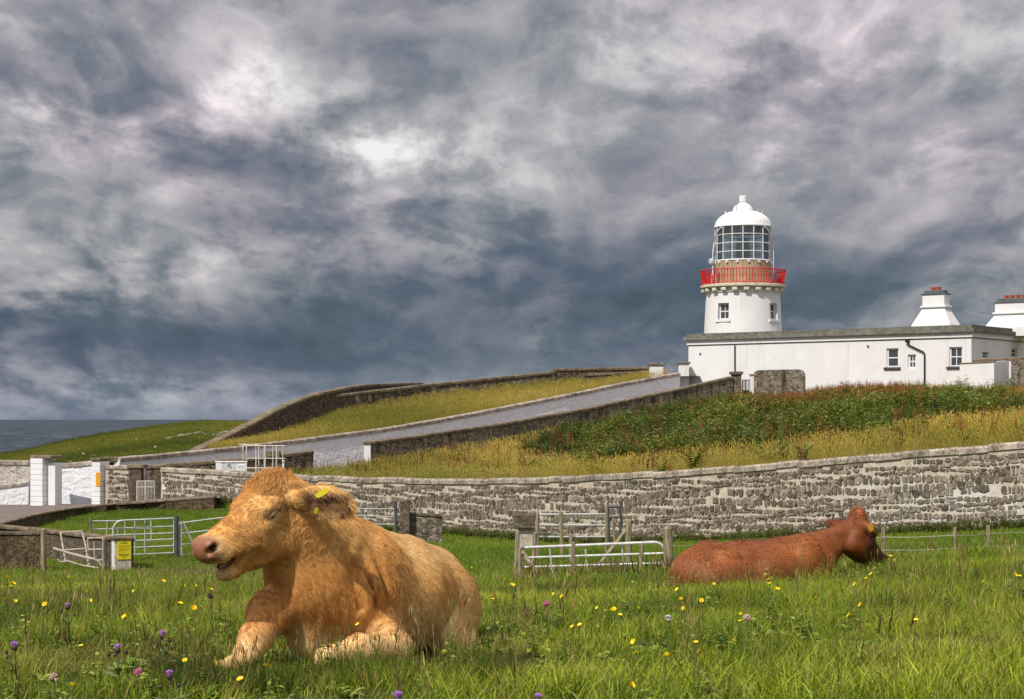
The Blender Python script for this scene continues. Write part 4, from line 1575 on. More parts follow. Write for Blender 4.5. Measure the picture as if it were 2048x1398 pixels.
MB().tube([at(210, 1080, 53.7), at(211, 1138, 53.7)], .05, 8).build('hanging_post', M_DSTEEL, g2)

# behind the pale animal: gate, concrete post and low block wall
tube_gate('galvanised gate seen above the pale animal\'s shoulder, against the stone wall', 668, 789, 66, 67,
          [(1017, 1018), (1030, 1033.5), (1047, 1049), (1063, 1066)], [730])
cp = at(791.5, 1045, 66.8)
sp2 = tag(MB().tube([(cp.x, 66.8, -3.4), (cp.x, 66.8, zat(1003, 66.8))], .06, 8).build('gate_post', M_DSTEEL, origin=(cp.x, 66.8, -3.3)), 'dark steel gate post left of the square concrete post', 'post')
cpp = at(809, 1040, 67.5)
tag(MB().bbox((cpp.x, 67.8, (zat(1001, 67.5) - 3.6) / 2), (.36, .3, zat(1001, 67.5) + 3.6), None, .02).build('concrete_post', M_CONC2, origin=(cpp.x, 67.8, -3.3)), 'square dark concrete post behind the pale animal\'s back', 'post')
TW = [(at(px, 0, 68).x, 68, zat(py, 68), -3.9) for px, py in ((818, 1025), (850, 1027), (884, 1029))]
tw = empty('low_wall', (TW[1][0], 68, -3.3), 'low grey concrete wall beside the square concrete post', 'wall')
core(MB(), TW, .3, .05).build('wall_body', M_NEARN, tw)
copings(tw, TW, .3, .09, .04, 1.2, M_CONC2, .003, 'top_course')

# middle: pen with gate and posts
tube_gate('whitish tubular field gate with rounded right end in the middle of the field', 1043, 1330, 38.2, 36.6,
          [(1095.5, 1084.5), (1115.5, 1106.5), (1134.5, 1126), (1154, 1145.5), (1172, 1167)], [(1099, 1107), (1170, 1177), (1243, 1251)], 'r', .024)
wood_post('pale wooden post at the left end of the middle gate', 1031, 1063, 1172, 38.0, .075, 4)
wood_post('shorter wooden post tight against the left end of the middle gate', 1041, 1097, 1172, 37.4, .06, -2)
wood_post('leaning wooden post just left of the middle gate\'s first upright', 1064, 1066, 1150, 43, .075, 7)
wood_post('tall wooden post standing behind the middle of the gate', 1142, 1068, 1165, 38.6, .065, -1)
wood_post('wooden stake in front of the middle of the gate, beside the tall post', 1146, 1085, 1172, 36.2, .065, 1)
wood_post('short wooden stump in front of the gate\'s lower rails', 1111, 1136, 1175, 36.4, .06, 0)
wood_post('leaning wooden stake in front of the gate\'s right half', 1277, 1089, 1172, 36.0, .075, 7)
wood_post('stout round wooden post at the right end of the middle gate', 1339, 1057, 1175, 36.0, .155, -3)
wood_post('tall wooden post with diagonal strut behind the middle gate', 1257, 1041, 1150, 45.0, .125, 0)
wood_post('diagonal wooden strut against the tall post behind the gate', 1191, 1140, 1140, 44.6, .08, name='strut', brace_to=(1252, 1060, 45.0), cat='strut')
wood_post('pale wooden strut slanting down from the gate\'s left post', 1090, 1168, 1168, 36.9, .085, name='strut', brace_to=(1044, 1104, 37.6), cat='strut')
tube_gate('galvanised hurdle standing further back near the stone wall', 1077, 1213, 54.5, 55,
          [(1029, 1028.5), (1050.5, 1050.5), (1074, 1073.5)], [], None, .03, name='hurdle')
wood_post('wooden post at the left end of the far hurdle', 1075, 1026, 1090, 54.2, .085, 0)
wood_post('wooden post in the middle of the far hurdle', 1124, 1024, 1090, 54.2, .10, -2)
wood_post('tall wooden post at the right end of the far hurdle', 1213, 1011, 1092, 54.6, .075, 0)
fr = empty('metal_frame', at(1229, 1090, 56), 'narrow rusty metal frame right of the far hurdle', 'frame')
for pts in ([(1216, 1013), (1240, 1013)], [(1216, 1013), (1218, 1092)], [(1239, 1013), (1243, 1040), (1237, 1084)], [(1226, 1035), (1230, 1090)], [(1218, 1034), (1242, 1034)]):
    MB().tube([at(x, y, 56) for x, y in pts], .045, 7).build('tube', M_WOOD if len(pts) == 2 and pts[0][0] == 1226 else M_DSTEEL, fr)
bk = at(1048, 1060, 60)
tk = empty('stone_trough', (bk.x, 60.4, gz(bk.x, 60.4)), 'dark square concrete block standing by the far hurdle', 'block')
MB().bbox((bk.x, 60.5, (zat(1030, 60) + zat(1058, 60)) / 2), (.72, .7, .46), None, .02).build('slab', M_CONC2, tk)
MB().bbox((bk.x + .05, 60.55, (zat(1058, 60) - 3.6) / 2), (.5, .5, zat(1058, 60) + 3.6), None, .02).build('foot', M_MORTAR, tk)

# right: wire fence
RP = [(1607, 1064, 1120, 36.5, 'wooden fence post just showing above the red animal\'s back'), (1766, 1057, 1115, 36.0, 'wooden fence post behind the red animal\'s muzzle'),
      (1909, 1055, 1125, 35.5, 'left of the two wooden fence posts at the right edge'), (1976.5, 1051, 1118, 35.0, 'right of the two wooden fence posts at the right edge')]
for px, pyt, pyb, Y, lb in RP:
    wood_post(lb, px, pyt, pyb, Y, .058 if px < 1900 else .062, random.uniform(-1, 1))
wires = [(1339, 36.0, 1092, 1128), (1607, 36.5, 1080, 1112), (1766, 36.0, 1074, 1100), (1909, 35.5, 1070, 1096), (1976.5, 35.0, 1067, 1092), (2150, 34.0, 1056, 1086)]
for k, nm in ((2, 'upper strand of the wire fence along the right side of the field'), (3, 'lower strand of the wire fence along the right side of the field')):
    pts_ = []
    for a, b in zip(wires[:-1], wires[1:]):
        pa, pb = at(a[0], a[k], a[1] - .1), at(b[0], b[k], b[1] - .1)
        for q in np.linspace(0, 1, 6)[:-1]:
            p = pa.lerp(pb, q)
            p.z -= .02 * math.sin(math.pi * q)
            pts_.append(p)
    o = MB().tube(pts_, .0035, 5).build('fence_wire', M_WIRE)
    tag(o, nm, 'wire')

# yard behind the wall: chest, cattle frame, white furniture
M_WPLAST = simple('white_plastic', (.78, .79, .80), .4, .05, 2.0)
cx = at(440, 932, 91.2)
chest = empty('white_chest', (cx.x, 91.6, -2.3), 'white box-shaped chest behind the stone wall near the cattle frame', 'chest')
Mc = Matrix.Rotation(R(28), 3, 'Z')
MB().bbox((cx.x + .45, 91.9, zat(925, 91.2) - .62), (1.35, .8, 1.2), Mc, .02).build('box', M_WPLAST, chest)
MB().bbox((cx.x + .45, 91.9, zat(925, 91.2) + .02), (1.40, .85, .06), Mc, .015).build('lid', M_WPLAST, chest)
q = Mc @ Vector((-.30, -.41, 0))
MB().lathe((cx.x + .45 + q.x, 91.9 + q.y, zat(930, 91.2)), [(0, 0), (.07, 0), (.07, .10), (0, .10)], 10).build('tap', M_GREY, chest)
tb = empty('garden_table', at(500, 942, 92), 'small white table with bent legs left of the cattle frame', 'table')
MB().bbox(at(503, 936.5, 92), (.55, .5, .04), None, .01).build('top', M_WPLAST, tb)
for dx, dy in ((-.22, -.18), (.22, -.18), (-.22, .18), (.22, .18)):
    p = at(503, 936.5, 92) + Vector((dx, dy, 0))
    MB().tube([p, p + Vector((dx * .3, 0, -.6))], .02, 6).build('leg', M_WPLAST, tb)
chs = empty('garden_chair', at(481, 944, 91.4), 'white tube-framed garden chair beside the white chest', 'chair')
MB().tube([at(474, 945, 91.4), at(475, 932, 91.4), at(478, 929.5, 91.4), at(488, 929, 91.4), at(490, 932, 91.4), at(490.5, 945, 91.4)], .03, 7).build('back_frame', M_WPLAST, chs)
MB().bbox(at(482, 940, 91.2), (.42, .4, .05), None, .01).build('seat', M_WPLAST, chs)
for px in (475, 490):
    MB().tube([at(px, 940, 91.0), at(px - .5, 962, 91.0)], .025, 6).build('leg', M_WPLAST, chs)
cf = empty('cattle_frame', at(527, 960, 91.5), 'tall cream metal cattle crush frame of uprights and rails behind the stone wall', 'frame')
def cft(pts, r=.022, nm='upright'):
    MB().tube([at(*p) for p in pts], r, 6).build(nm, M_WMET, cf)
for px, Y, top in ((493, 91, 891.5), (512, 91, 891.5), (528.7, 91, 891.5), (553, 91, 891.5), (486, 92.6, 888.5), (517.5, 92.6, 889), (530.5, 92.6, 889), (545.7, 91, 891.5), (565, 91.6, 891.5)):
    cft([(px, 962, Y), (px, top, Y)], .030 if px in (493, 512, 528.7, 553) else .022)
cft([(491, 891.5, 91), (570, 891.5, 91)], .03, 'top_rail')
cft([(478, 888.5, 92.6), (517, 889, 92.6)], .024, 'top_rail')
cft([(486, 888.5, 92.6), (493, 891.5, 91)], .022, 'top_rail')
cft([(493, 916.5, 91), (570, 917, 91)], .026, 'middle_rail')
cft([(493, 936, 91), (553, 936, 91)], .03, 'bottom_rail')
tag(MB().tube([at(567, 962, 91.2), at(567, 920, 91.2)], .06, 10).build('white_post', M_WPLAST, origin=at(567, 962, 91.2)), 'short white round post at the right end of the cattle frame', 'post')


# notices
def paper(name, c, line, fr=.5, n=9):
    return simple(name, c, .6, .06, 4.0)


M_ORANGE = simple('orange_notice', (.80, .40, .012), .5, .08, 4.0)
M_YELLOW = simple('yellow_notice', (.74, .62, .012), .5, .08, 4.0)
M_INK = simple('print_ink', (.05, .045, .03), .7, .1)
M_INKR = simple('faded_red_ink', (.55, .16, .02), .7, .1)


def notice(label, c, w, h, mat, ink, lines, M, tk=.02):
    s = empty('notice', c, label, 'sign')
    MB().bbox(c, (w, tk, h), M, .004).build('board', mat, s)
    mb = MB()
    for (y, x0, x1, hh) in lines:
        # a row of words: short dashes with gaps
        x = x0
        while x < x1:
            ln = min(random.uniform(.05, .16), x1 - x)
            mb.box(Vector(c) + M @ Vector(((x + ln / 2 - .5) * w, -tk / 2 - .002, (.5 - y) * h)), (ln * w, .003, hh * h), M)
            x += ln + .03
    if mb.v:
        o = mb.build('lettering', ink, s)
        o['kind'] = 'stuff'
    return s


Mpier = gateM
c = at(196.3, 958.5, yp)
notice('tall orange notice on the narrow white gate pier', Vector((c.x, yp - .0, c.z)), .27, .68, M_ORANGE, M_INKR,
       [(.10, .15, .85, .05), (.22, .1, .9, .03), (.30, .1, .9, .03), (.42, .1, .9, .05), (.55, .12, .88, .03), (.63, .12, .85, .03), (.78, .1, .9, .05), (.88, .2, .8, .03)], gateM)
c = at(331.5, 973.5, 90.8)
notice('small white notice on the stone wall right of the small gate', Vector((c.x, 90.72, c.z)), .32, .27, M_WPLAST, M_INK, [], Matrix.Identity(3))
qn = Mp @ Vector((.02, -.247, 0))
c = at(246, 1100, 54.6)
notice('yellow notice with printed lines on the pillar of the grey field wall', Vector((pc.x + qn.x, 54.85 + qn.y, c.z)), .40, .56, M_YELLOW, M_INK,
       [(.09, .3, .7, .035), (.16, .2, .8, .03), (.27, .1, .92, .018), (.33, .1, .9, .018), (.40, .1, .92, .018), (.46, .1, .85, .018), (.53, .1, .92, .018), (.60, .1, .6, .018), (.72, .12, .9, .04), (.79, .15, .85, .035), (.88, .3, .7, .03)], Mp)

# ================================================================ animals
class Field3:
    """signed distance field on a grid; smooth unions of tapered limbs and ellipsoids"""
    def __init__(self, lo, hi, h):
        self.lo = np.array(lo, np.float32); self.h = h
        self.n = np.ceil((np.array(hi) - np.array(lo)) / h).astype(int) + 1
        self.D = np.full(self.n, 1.0, np.float32)

    def _box(self, a, b):
        i0 = np.maximum(np.floor((np.array(a) - self.lo) / self.h).astype(int), 0)
        i1 = np.minimum(np.ceil((np.array(b) - self.lo) / self.h).astype(int) + 1, self.n)
        ax = [self.lo[k] + self.h * np.arange(i0[k], i1[k], dtype=np.float32) for k in range(3)]
        X, Y, Z = np.meshgrid(*ax, indexing='ij')
        return (slice(i0[0], i1[0]), slice(i0[1], i1[1]), slice(i0[2], i1[2])), X, Y, Z

    def _merge(self, sl, d, k, sub):
        D = self.D[sl]
        if sub:
            d = -d
            hh = np.clip(.5 - .5 * (D - d) / k, 0, 1)
            self.D[sl] = D + (d - D) * hh + k * hh * (1 - hh)
        else:
            hh = np.clip(.5 + .5 * (D - d) / k, 0, 1)
            self.D[sl] = D + (d - D) * hh - k * hh * (1 - hh)

    def cone(self, a, b, r1, r2, k=.03, sub=False):
        a = np.array(a, float); b = np.array(b, float)
        pad = max(r1, r2) + k * 1.5 + .05
        sl, X, Y, Z = self._box(np.minimum(a, b) - pad, np.maximum(a, b) + pad)
        ba = b - a
        l2 = ba @ ba + 1e-9
        t = np.clip(((X - a[0]) * ba[0] + (Y - a[1]) * ba[1] + (Z - a[2]) * ba[2]) / l2, 0, 1)
        d = np.sqrt((X - a[0] - t * ba[0]) ** 2 + (Y - a[1] - t * ba[1]) ** 2 + (Z - a[2] - t * ba[2]) ** 2) - (r1 + (r2 - r1) * t)
        self._merge(sl, d, k, sub)

    def chain(self, pts, k=.03):
        for (p, r), (q, s) in zip(pts[:-1], pts[1:]):
            self.cone(p, q, r, s, k)

    def ell(self, c, axes, rad, k=.03, sub=False):
        """axes: three unit vectors, rad: radii along them"""
        c = np.array(c, float)
        A = np.array([np.array(a, float) / np.linalg.norm(a) for a in axes])
        ext = np.sqrt(((A * np.array(rad)[:, None]) ** 2).sum(0)) + k * 1.5 + .05
        sl, X, Y, Z = self._box(c - ext, c + ext)
        k0 = 0; k1 = 0
        for a, r in zip(A, rad):
            q = (X - c[0]) * a[0] + (Y - c[1]) * a[1] + (Z - c[2]) * a[2]
            k0 = k0 + (q / r) ** 2
            k1 = k1 + (q / (r * r)) ** 2
        k0 = np.sqrt(k0); k1 = np.sqrt(k1) + 1e-6
        self._merge(sl, k0 * (k0 - 1) / k1, k, sub)

    def surface(self):
        """naive surface nets"""
        D = self.D
        S = D < 0
        nx, ny, nz = D.shape
        corners = [(i, j, k) for i in (0, 1) for j in (0, 1) for k in (0, 1)]
        cnt = np.zeros((nx - 1, ny - 1, nz - 1), np.int8)
        for i, j, k in corners:
            cnt += S[i:nx - 1 + i, j:ny - 1 + j, k:nz - 1 + k]
        act = (cnt > 0) & (cnt < 8)
        cells = np.argwhere(act)
        idx = np.full(act.shape, -1, np.int64)
        idx[act] = np.arange(len(cells))
        acc = np.zeros((len(cells), 3)); num = np.zeros(len(cells))
        vals = {c: D[cells[:, 0] + c[0], cells[:, 1] + c[1], cells[:, 2] + c[2]] for c in corners}
        for a in corners:
            for ax in range(3):
                if a[ax] == 0:
                    b = list(a); b[ax] = 1; b = tuple(b)
                    va, vb = vals[a], vals[b]
                    m = (va < 0) != (vb < 0)
                    t = va[m] / (va[m] - vb[m])
                    p = np.tile(np.array(a, float), (m.sum(), 1))
                    p[:, ax] = t
                    acc[m] += p; num[m] += 1
        V = (cells + acc / num[:, None]) * self.h + self.lo
        faces = []
        for ax in range(3):
            o = [(1, 2), (2, 0), (0, 1)][ax]
            sa = [slice(None)] * 3; sb = [slice(None)] * 3
            sa[ax] = slice(0, -1); sb[ax] = slice(1, None)
            A, B = S[tuple(sa)], S[tuple(sb)]
            e = np.argwhere(A != B)
            ok = (e[:, o[0]] > 0) & (e[:, o[1]] > 0) & (e[:, o[0]] < D.shape[o[0]] - 1) & (e[:, o[1]] < D.shape[o[1]] - 1)
            e = e[ok]
            q = []
            for du, dv in ((1, 1), (0, 1), (0, 0), (1, 0)):
                c = e.copy()
                c[:, o[0]] -= du; c[:, o[1]] -= dv
                q.append(idx[c[:, 0], c[:, 1], c[:, 2]])
            q = np.stack(q, 1)
            ins = A[e[:, 0], e[:, 1], e[:, 2]]
            q[~ins] = q[~ins][:, ::-1]
            faces.append(q)
        return V, np.concatenate(faces)


def to_mesh(name, V, Fq, relax=2):
    if relax:
        n = len(V)
        e = np.concatenate([Fq[:, [0, 1]], Fq[:, [1, 2]], Fq[:, [2, 3]], Fq[:, [3, 0]]])
        for _ in range(relax):
            s = np.zeros_like(V); c = np.zeros(n)
            np.add.at(s, e[:, 0], V[e[:, 1]]); np.add.at(c, e[:, 0], 1)
            np.add.at(s, e[:, 1], V[e[:, 0]]); np.add.at(c, e[:, 1], 1)
            V = V * .45 + (s / c[:, None]) * .55
    me = bpy.data.meshes.new(name)
    me.vertices.add(len(V)); me.vertices.foreach_set('co', V.astype(np.float32).ravel())
    me.loops.add(Fq.size); me.loops.foreach_set('vertex_index', Fq.astype(np.int32).ravel())
    me.polygons.add(len(Fq))
    me.polygons.foreach_set('loop_start', np.arange(0, Fq.size, 4, dtype=np.int32))
    me.polygons.foreach_set('use_smooth', np.ones(len(Fq), bool))
    me.update(calc_edges=True)
    me.validate()
    return me, V


def vcol(me, name, C):
    a = me.color_attributes.new(name, 'FLOAT_COLOR', 'POINT')
    a.data.foreach_set('color', np.concatenate([C, np.ones((len(C), 1))], 1).astype(np.float32).ravel())


def hide_mat(name, rough=.75):
    m, t = new_mat(name)
    at_ = t.n('ShaderNodeAttribute', attribute_name='col')
    P = pos(t)
    n1 = t.noise(P, 30.0, 5.0, .65)
    n2 = t.noise(P, 90.0, 4.0, .6)
    col = t.mix(.5, at_.outputs['Color'], t.ramp(n1, [(.3, .8), (.7, 1.15)]), 'MULTIPLY')
    wet = t.n('ShaderNodeAttribute', attribute_name='wet')
    n3 = t.n('ShaderNodeTexVoronoi', {'Vector': P, 'Scale': 260.0}).outputs['Distance']
    rg = t.mapr(wet.outputs['Fac'], 0, 1, rough, .30)
    finish(t, col, rg, t.math('ADD', n2, t.math('MULTIPLY', n3, wet.outputs['Fac'])), .3, .004, spec=.35)
    return m


def fur_mat(name, tl=.22):
    m, t = new_mat(name)
    at_ = t.n('ShaderNodeAttribute', attribute_name='col')
    d = t.n('ShaderNodeBsdfPrincipled', {'Base Color': at_.outputs['Color'], 'Roughness': .42, 'Specular IOR Level': .5})
    tr = t.n('ShaderNodeBsdfTranslucent', {'Color': at_.outputs['Color']})
    mx = t.n('ShaderNodeMixShader', {0: tl, 1: d, 2: tr})
    t.n('ShaderNodeOutputMaterial', {'Surface': mx})
    return m


def sample(me, V, Fq, n, dens=None):
    """n random points on the surface -> point, normal, vertex index"""
    tri = np.concatenate([Fq[:, [0, 1, 2]], Fq[:, [0, 2, 3]]])
    a, b, c = V[tri[:, 0]], V[tri[:, 1]], V[tri[:, 2]]
    cr = np.cross(b - a, c - a)
    ar = np.linalg.norm(cr, axis=1) * .5
    w = ar.copy()
    if dens is not None:
        w = w * dens[tri].mean(1)
    w = w / w.sum()
    pick = RNG.choice(len(tri), n, p=w)
    u, v = RNG.random(n), RNG.random(n)
    m = u + v > 1
    u[m], v[m] = 1 - u[m], 1 - v[m]
    nv = np.zeros_like(V)
    np.add.at(nv, tri[:, 0], cr); np.add.at(nv, tri[:, 1], cr); np.add.at(nv, tri[:, 2], cr)
    nv /= np.linalg.norm(nv, axis=1, keepdims=True) + 1e-12
    t = tri[pick]
    p = V[t[:, 0]] * (1 - u - v)[:, None] + V[t[:, 1]] * u[:, None] + V[t[:, 2]] * v[:, None]
    nn = nv[t[:, 0]] * (1 - u - v)[:, None] + nv[t[:, 1]] * u[:, None] + nv[t[:, 2]] * v[:, None]
    nn /= np.linalg.norm(nn, axis=1, keepdims=True) + 1e-12
    return p, nn, t[:, 0], nv


def sm(x, a, b):
    t = np.clip((x - a) / (b - a), 0, 1)
    return t * t * (3 - 2 * t)


def vnoise(p, s, seed=0):
    """cheap smooth 3-d noise in -1..1 for combing and colouring"""
    r = np.random.default_rng(seed)
    out = np.zeros(len(p))
    for k in range(6):
        d = r.normal(size=3); d /= np.linalg.norm(d)
        out += np.sin((p @ d) * s * r.uniform(.6, 1.7) + r.uniform(0, 6.3))
    return out / 3.0


def make_fur(name, roots, nor, comb, length, radius, col, mat, parent, lift=.35, curl=None, npt=6, droop=.35, clump=0, cstr=.7, lockvar=.06):
    """hair strands lying along comb direction"""
    n = len(roots)
    t = comb - nor * (comb * nor).sum(1, keepdims=True)
    t /= np.linalg.norm(t, axis=1, keepdims=True) + 1e-9
    side = np.cross(nor, t)
    jit = RNG.normal(0, .22, n)
    t = t * np.cos(jit)[:, None] + side * np.sin(jit)[:, None]
    side = np.cross(nor, t)
    P = np.zeros((n, npt, 3), np.float32)
    ph = RNG.uniform(0, 6.28, n)
    lf = lift * RNG.uniform(.6, 1.4, n)
    for k in range(npt):
        s = k / (npt - 1)
        q = roots + (t * (s * length)[:, None] if np.ndim(s) else t * (s * length)[:, None])
        q = q + nor * ((lf * s * (1 - droop * s)) * length)[:, None] - nor * .002
        if curl is not None:
            q = q + side * ((curl * np.sin(ph + s * 5.0) - curl * np.sin(ph)) * length * .5)[:, None] + nor * ((curl * (np.cos(ph + s * 5.0) - np.cos(ph))) * length * .3)[:, None]
        P[:, k] = q
    if clump:
        # locks: the tips of neighbouring hairs gather towards one of them
        from mathutils import kdtree
        gi = RNG.choice(n, clump, replace=False)
        kd = kdtree.KDTree(clump)
        for i_, g_ in enumerate(gi):
            kd.insert(roots[g_], i_)
        kd.balance()
        near = np.array([kd.find(r_)[1] for r_ in roots])
        G = P[gi][near]
        same = (nor * nor[gi][near]).sum(1) > .5
        for k in range(npt):
            s = k / (npt - 1)
            wk = (cstr * s ** 1.2) * same * RNG.uniform(.7, 1.0, n)
            P[:, k] = P[:, k] * (1 - wk)[:, None] + G[:, k] * wk[:, None]
        lock = RNG.normal(1.0, lockvar, clump)[near][:, None]
        col = np.clip(col * lock, .004, .95)
    cu = bpy.data.hair_curves.new(name)
    cu.add_curves([npt] * n)
    cu.attributes['position'].data.foreach_set('vector', P.ravel())
    ra = cu.attributes.get('radius') or cu.attributes.new('radius', 'FLOAT', 'POINT')
    prof = np.array([1.0, .95, .85, .7, .45, .12]) if npt == 6 else np.linspace(1, .1, npt)
    ra.data.foreach_set('value', (radius[:, None] * prof[None, :]).astype(np.float32).ravel())
    ca = cu.attributes.new('col', 'FLOAT_COLOR', 'CURVE')
    ca.data.foreach_set('color', np.concatenate([col, np.ones((n, 1))], 1).astype(np.float32).ravel())
    cu.materials.append(mat)
    o = bpy.data.objects.new(name, cu)
    COL.objects.link(o)
    o.parent = parent
    o.matrix_parent_inverse = world_matrix(parent).inverted()
    return o


SC.cycles_curves.shape = 'THICK'
M_HIDE = hide_mat('cattle_hide')
M_FUR = fur_mat('cattle_fur')
M_EYE = simple('dark_eye', (.012, .008, .006), .08, .1, spec=.6)
M_TAGY = simple('ear_tag_plastic', (.66, .54, .02), .45, .08)
M_TONGUE = simple('wet_tongue', (.50, .27, .20), .25, .15, 20, spec=.6)
M_TEETH = simple('teeth', (.60, .50, .34), .4, .1)
M_HOOF = simple('hoof_horn', (.22, .15, .09), .6, .25, 20)


class Frame:
    """local frame of a body part: origin, three axes"""
    def __init__(self, o, x, up=(0, 0, 1)):
        self.o = np.array(o, float)
        x = np.array(x, float); x /= np.linalg.norm(x)
        y = np.cross(np.array(up, float), x); y /= np.linalg.norm(y)
        self.x, self.y, self.z = x, y, np.cross(x, y)

    def __call__(self, a, b, c):
        return self.o + self.x * a + self.y * b + self.z * c

    def loc(self, P):
        d = P - self.o
        return d @ self.x, d @ self.y, d @ self.z


def cattle_head(Fd, H, jaw_open=1.0, s=1.0, mouth=True, wd=1.0):
    """head modelled in its own frame: a = forwards from the poll, b = to the animal's left, c = up"""
    p = lambda a, b, c: H(a * s, b * s * wd, c * s)
    ax = (H.x, H.y, H.z)
    E_ = lambda a, b, c, r, k=.03, sub=False: Fd.ell(p(a, b, c), ax, [r[0] * s, r[1] * s * (1 if sub else wd), r[2] * s], k * s, sub)
    C_ = lambda a, b, r1, r2, k=.03, sub=False: Fd.cone(p(*a), p(*b), r1 * s, r2 * s, k * s, sub)
    E_(.085, 0, -.095, (.145, .120, .115), .04)                  # braincase
    E_(.015, 0, -.035, (.075, .085, .050), .04)                  # poll
    E_(.175, 0, -.075, (.14, .118, .075), .04)                   # forehead
    C_((.20, 0, -.115), (.46, 0, -.095), .100, .066, .05)        # nasal bridge
    C_((.22, .035, -.15), (.45, .03, -.125), .085, .060, .04)
    C_((.22, -.035, -.15), (.45, -.03, -.125), .085, .060, .04)
    E_(.540, 0, -.108, (.085, .096, .080), .035)                 # muzzle
    E_(.565, .040, -.085, (.050, .050, .052), .025)
    E_(.565, -.040, -.085, (.050, .050, .052), .025)
    E_(.515, .058, -.150, (.065, .040, .038), .03)               # lips at the side
    E_(.515, -.058, -.150, (.065, .040, .038), .03)
    for sg in (1, -1):
        E_(.150, .075 * sg, -.235, (.150, .052, .115), .045)     # cheek muscle
        E_(.185, .112 * sg, -.058, (.060, .030, .034), .03)      # brow over the eye
        E_(.250, .085 * sg, -.140, (.09, .034, .03), .03)        # cheek bone
        C_((.30, .060 * sg, -.200), (.43, .058 * sg, -.170), .050, .040, .03)
    jd = .045 * jaw_open
    C_((.10, .035, -.300), (.30, .03, -.275 - jd * .3), .070, .058, .05)
    C_((.10, -.035, -.300), (.30, -.03, -.275 - jd * .3), .070, .058, .05)
    C_((.28, 0, -.270 - jd * .3), (.48, 0, -.210 - jd), .062, .046, .04)     # lower jaw
    E_(.500, 0, -.215 - jd, (.072, .062, .038), .03)             # chin and lower lip
    C_((.30, .045, -.235), (.44, .045, -.20 - jd * .6), .04, .028, .03)
    if mouth:
        E_(.545, 0, -.176 - jd * .55, (.105, .052, .016 + .012 * jaw_open), .014, True)
        C_((.43, .075, -.176 - jd * .35), (.60, .07, -.178 - jd * .6), .006, .016, .012, True)
        C_((.43, -.075, -.176 - jd * .35), (.60, -.07, -.178 - jd * .6), .006, .016, .012, True)
    for sg in (1, -1):
        C_((.600, .054 * sg, -.088), (.550, .090 * sg, -.068), .018, .014, .012, True)    # nostrils
        E_(.190, .128 * sg, -.100, (.030, .020, .017), .016, True)                         # eye sockets


def ear(Fd, H, sg, tip, s=1.0, wide=.075, facing=None, base=(.045, .105, -.085)):
    """leaf-shaped ear with a hollow front; tip is a world point"""
    b = H(base[0] * s, base[1] * sg * s, base[2] * s)
    tip = np.array(tip, float)
    d = tip - b
    ln = np.linalg.norm(d); d /= ln
    f = np.array(facing, float) if facing is not None else H.x
    f = f - d * (f @ d); f /= np.linalg.norm(f)
    w = np.cross(d, f)
    Fd.cone(b - d * .02, b + d * ln * .35, .042 * s, .036 * s, .03)
    Fd.ell(b + d * ln * .60, (d, w, f), (ln * .43, wide * s, .026 * s), .025)
    Fd.ell(b + d * ln * .64 + f * .030 * s, (d, w, f), (ln * .33, wide * .68 * s, .026 * s), .012, True)
    return b, d, f, w, ln


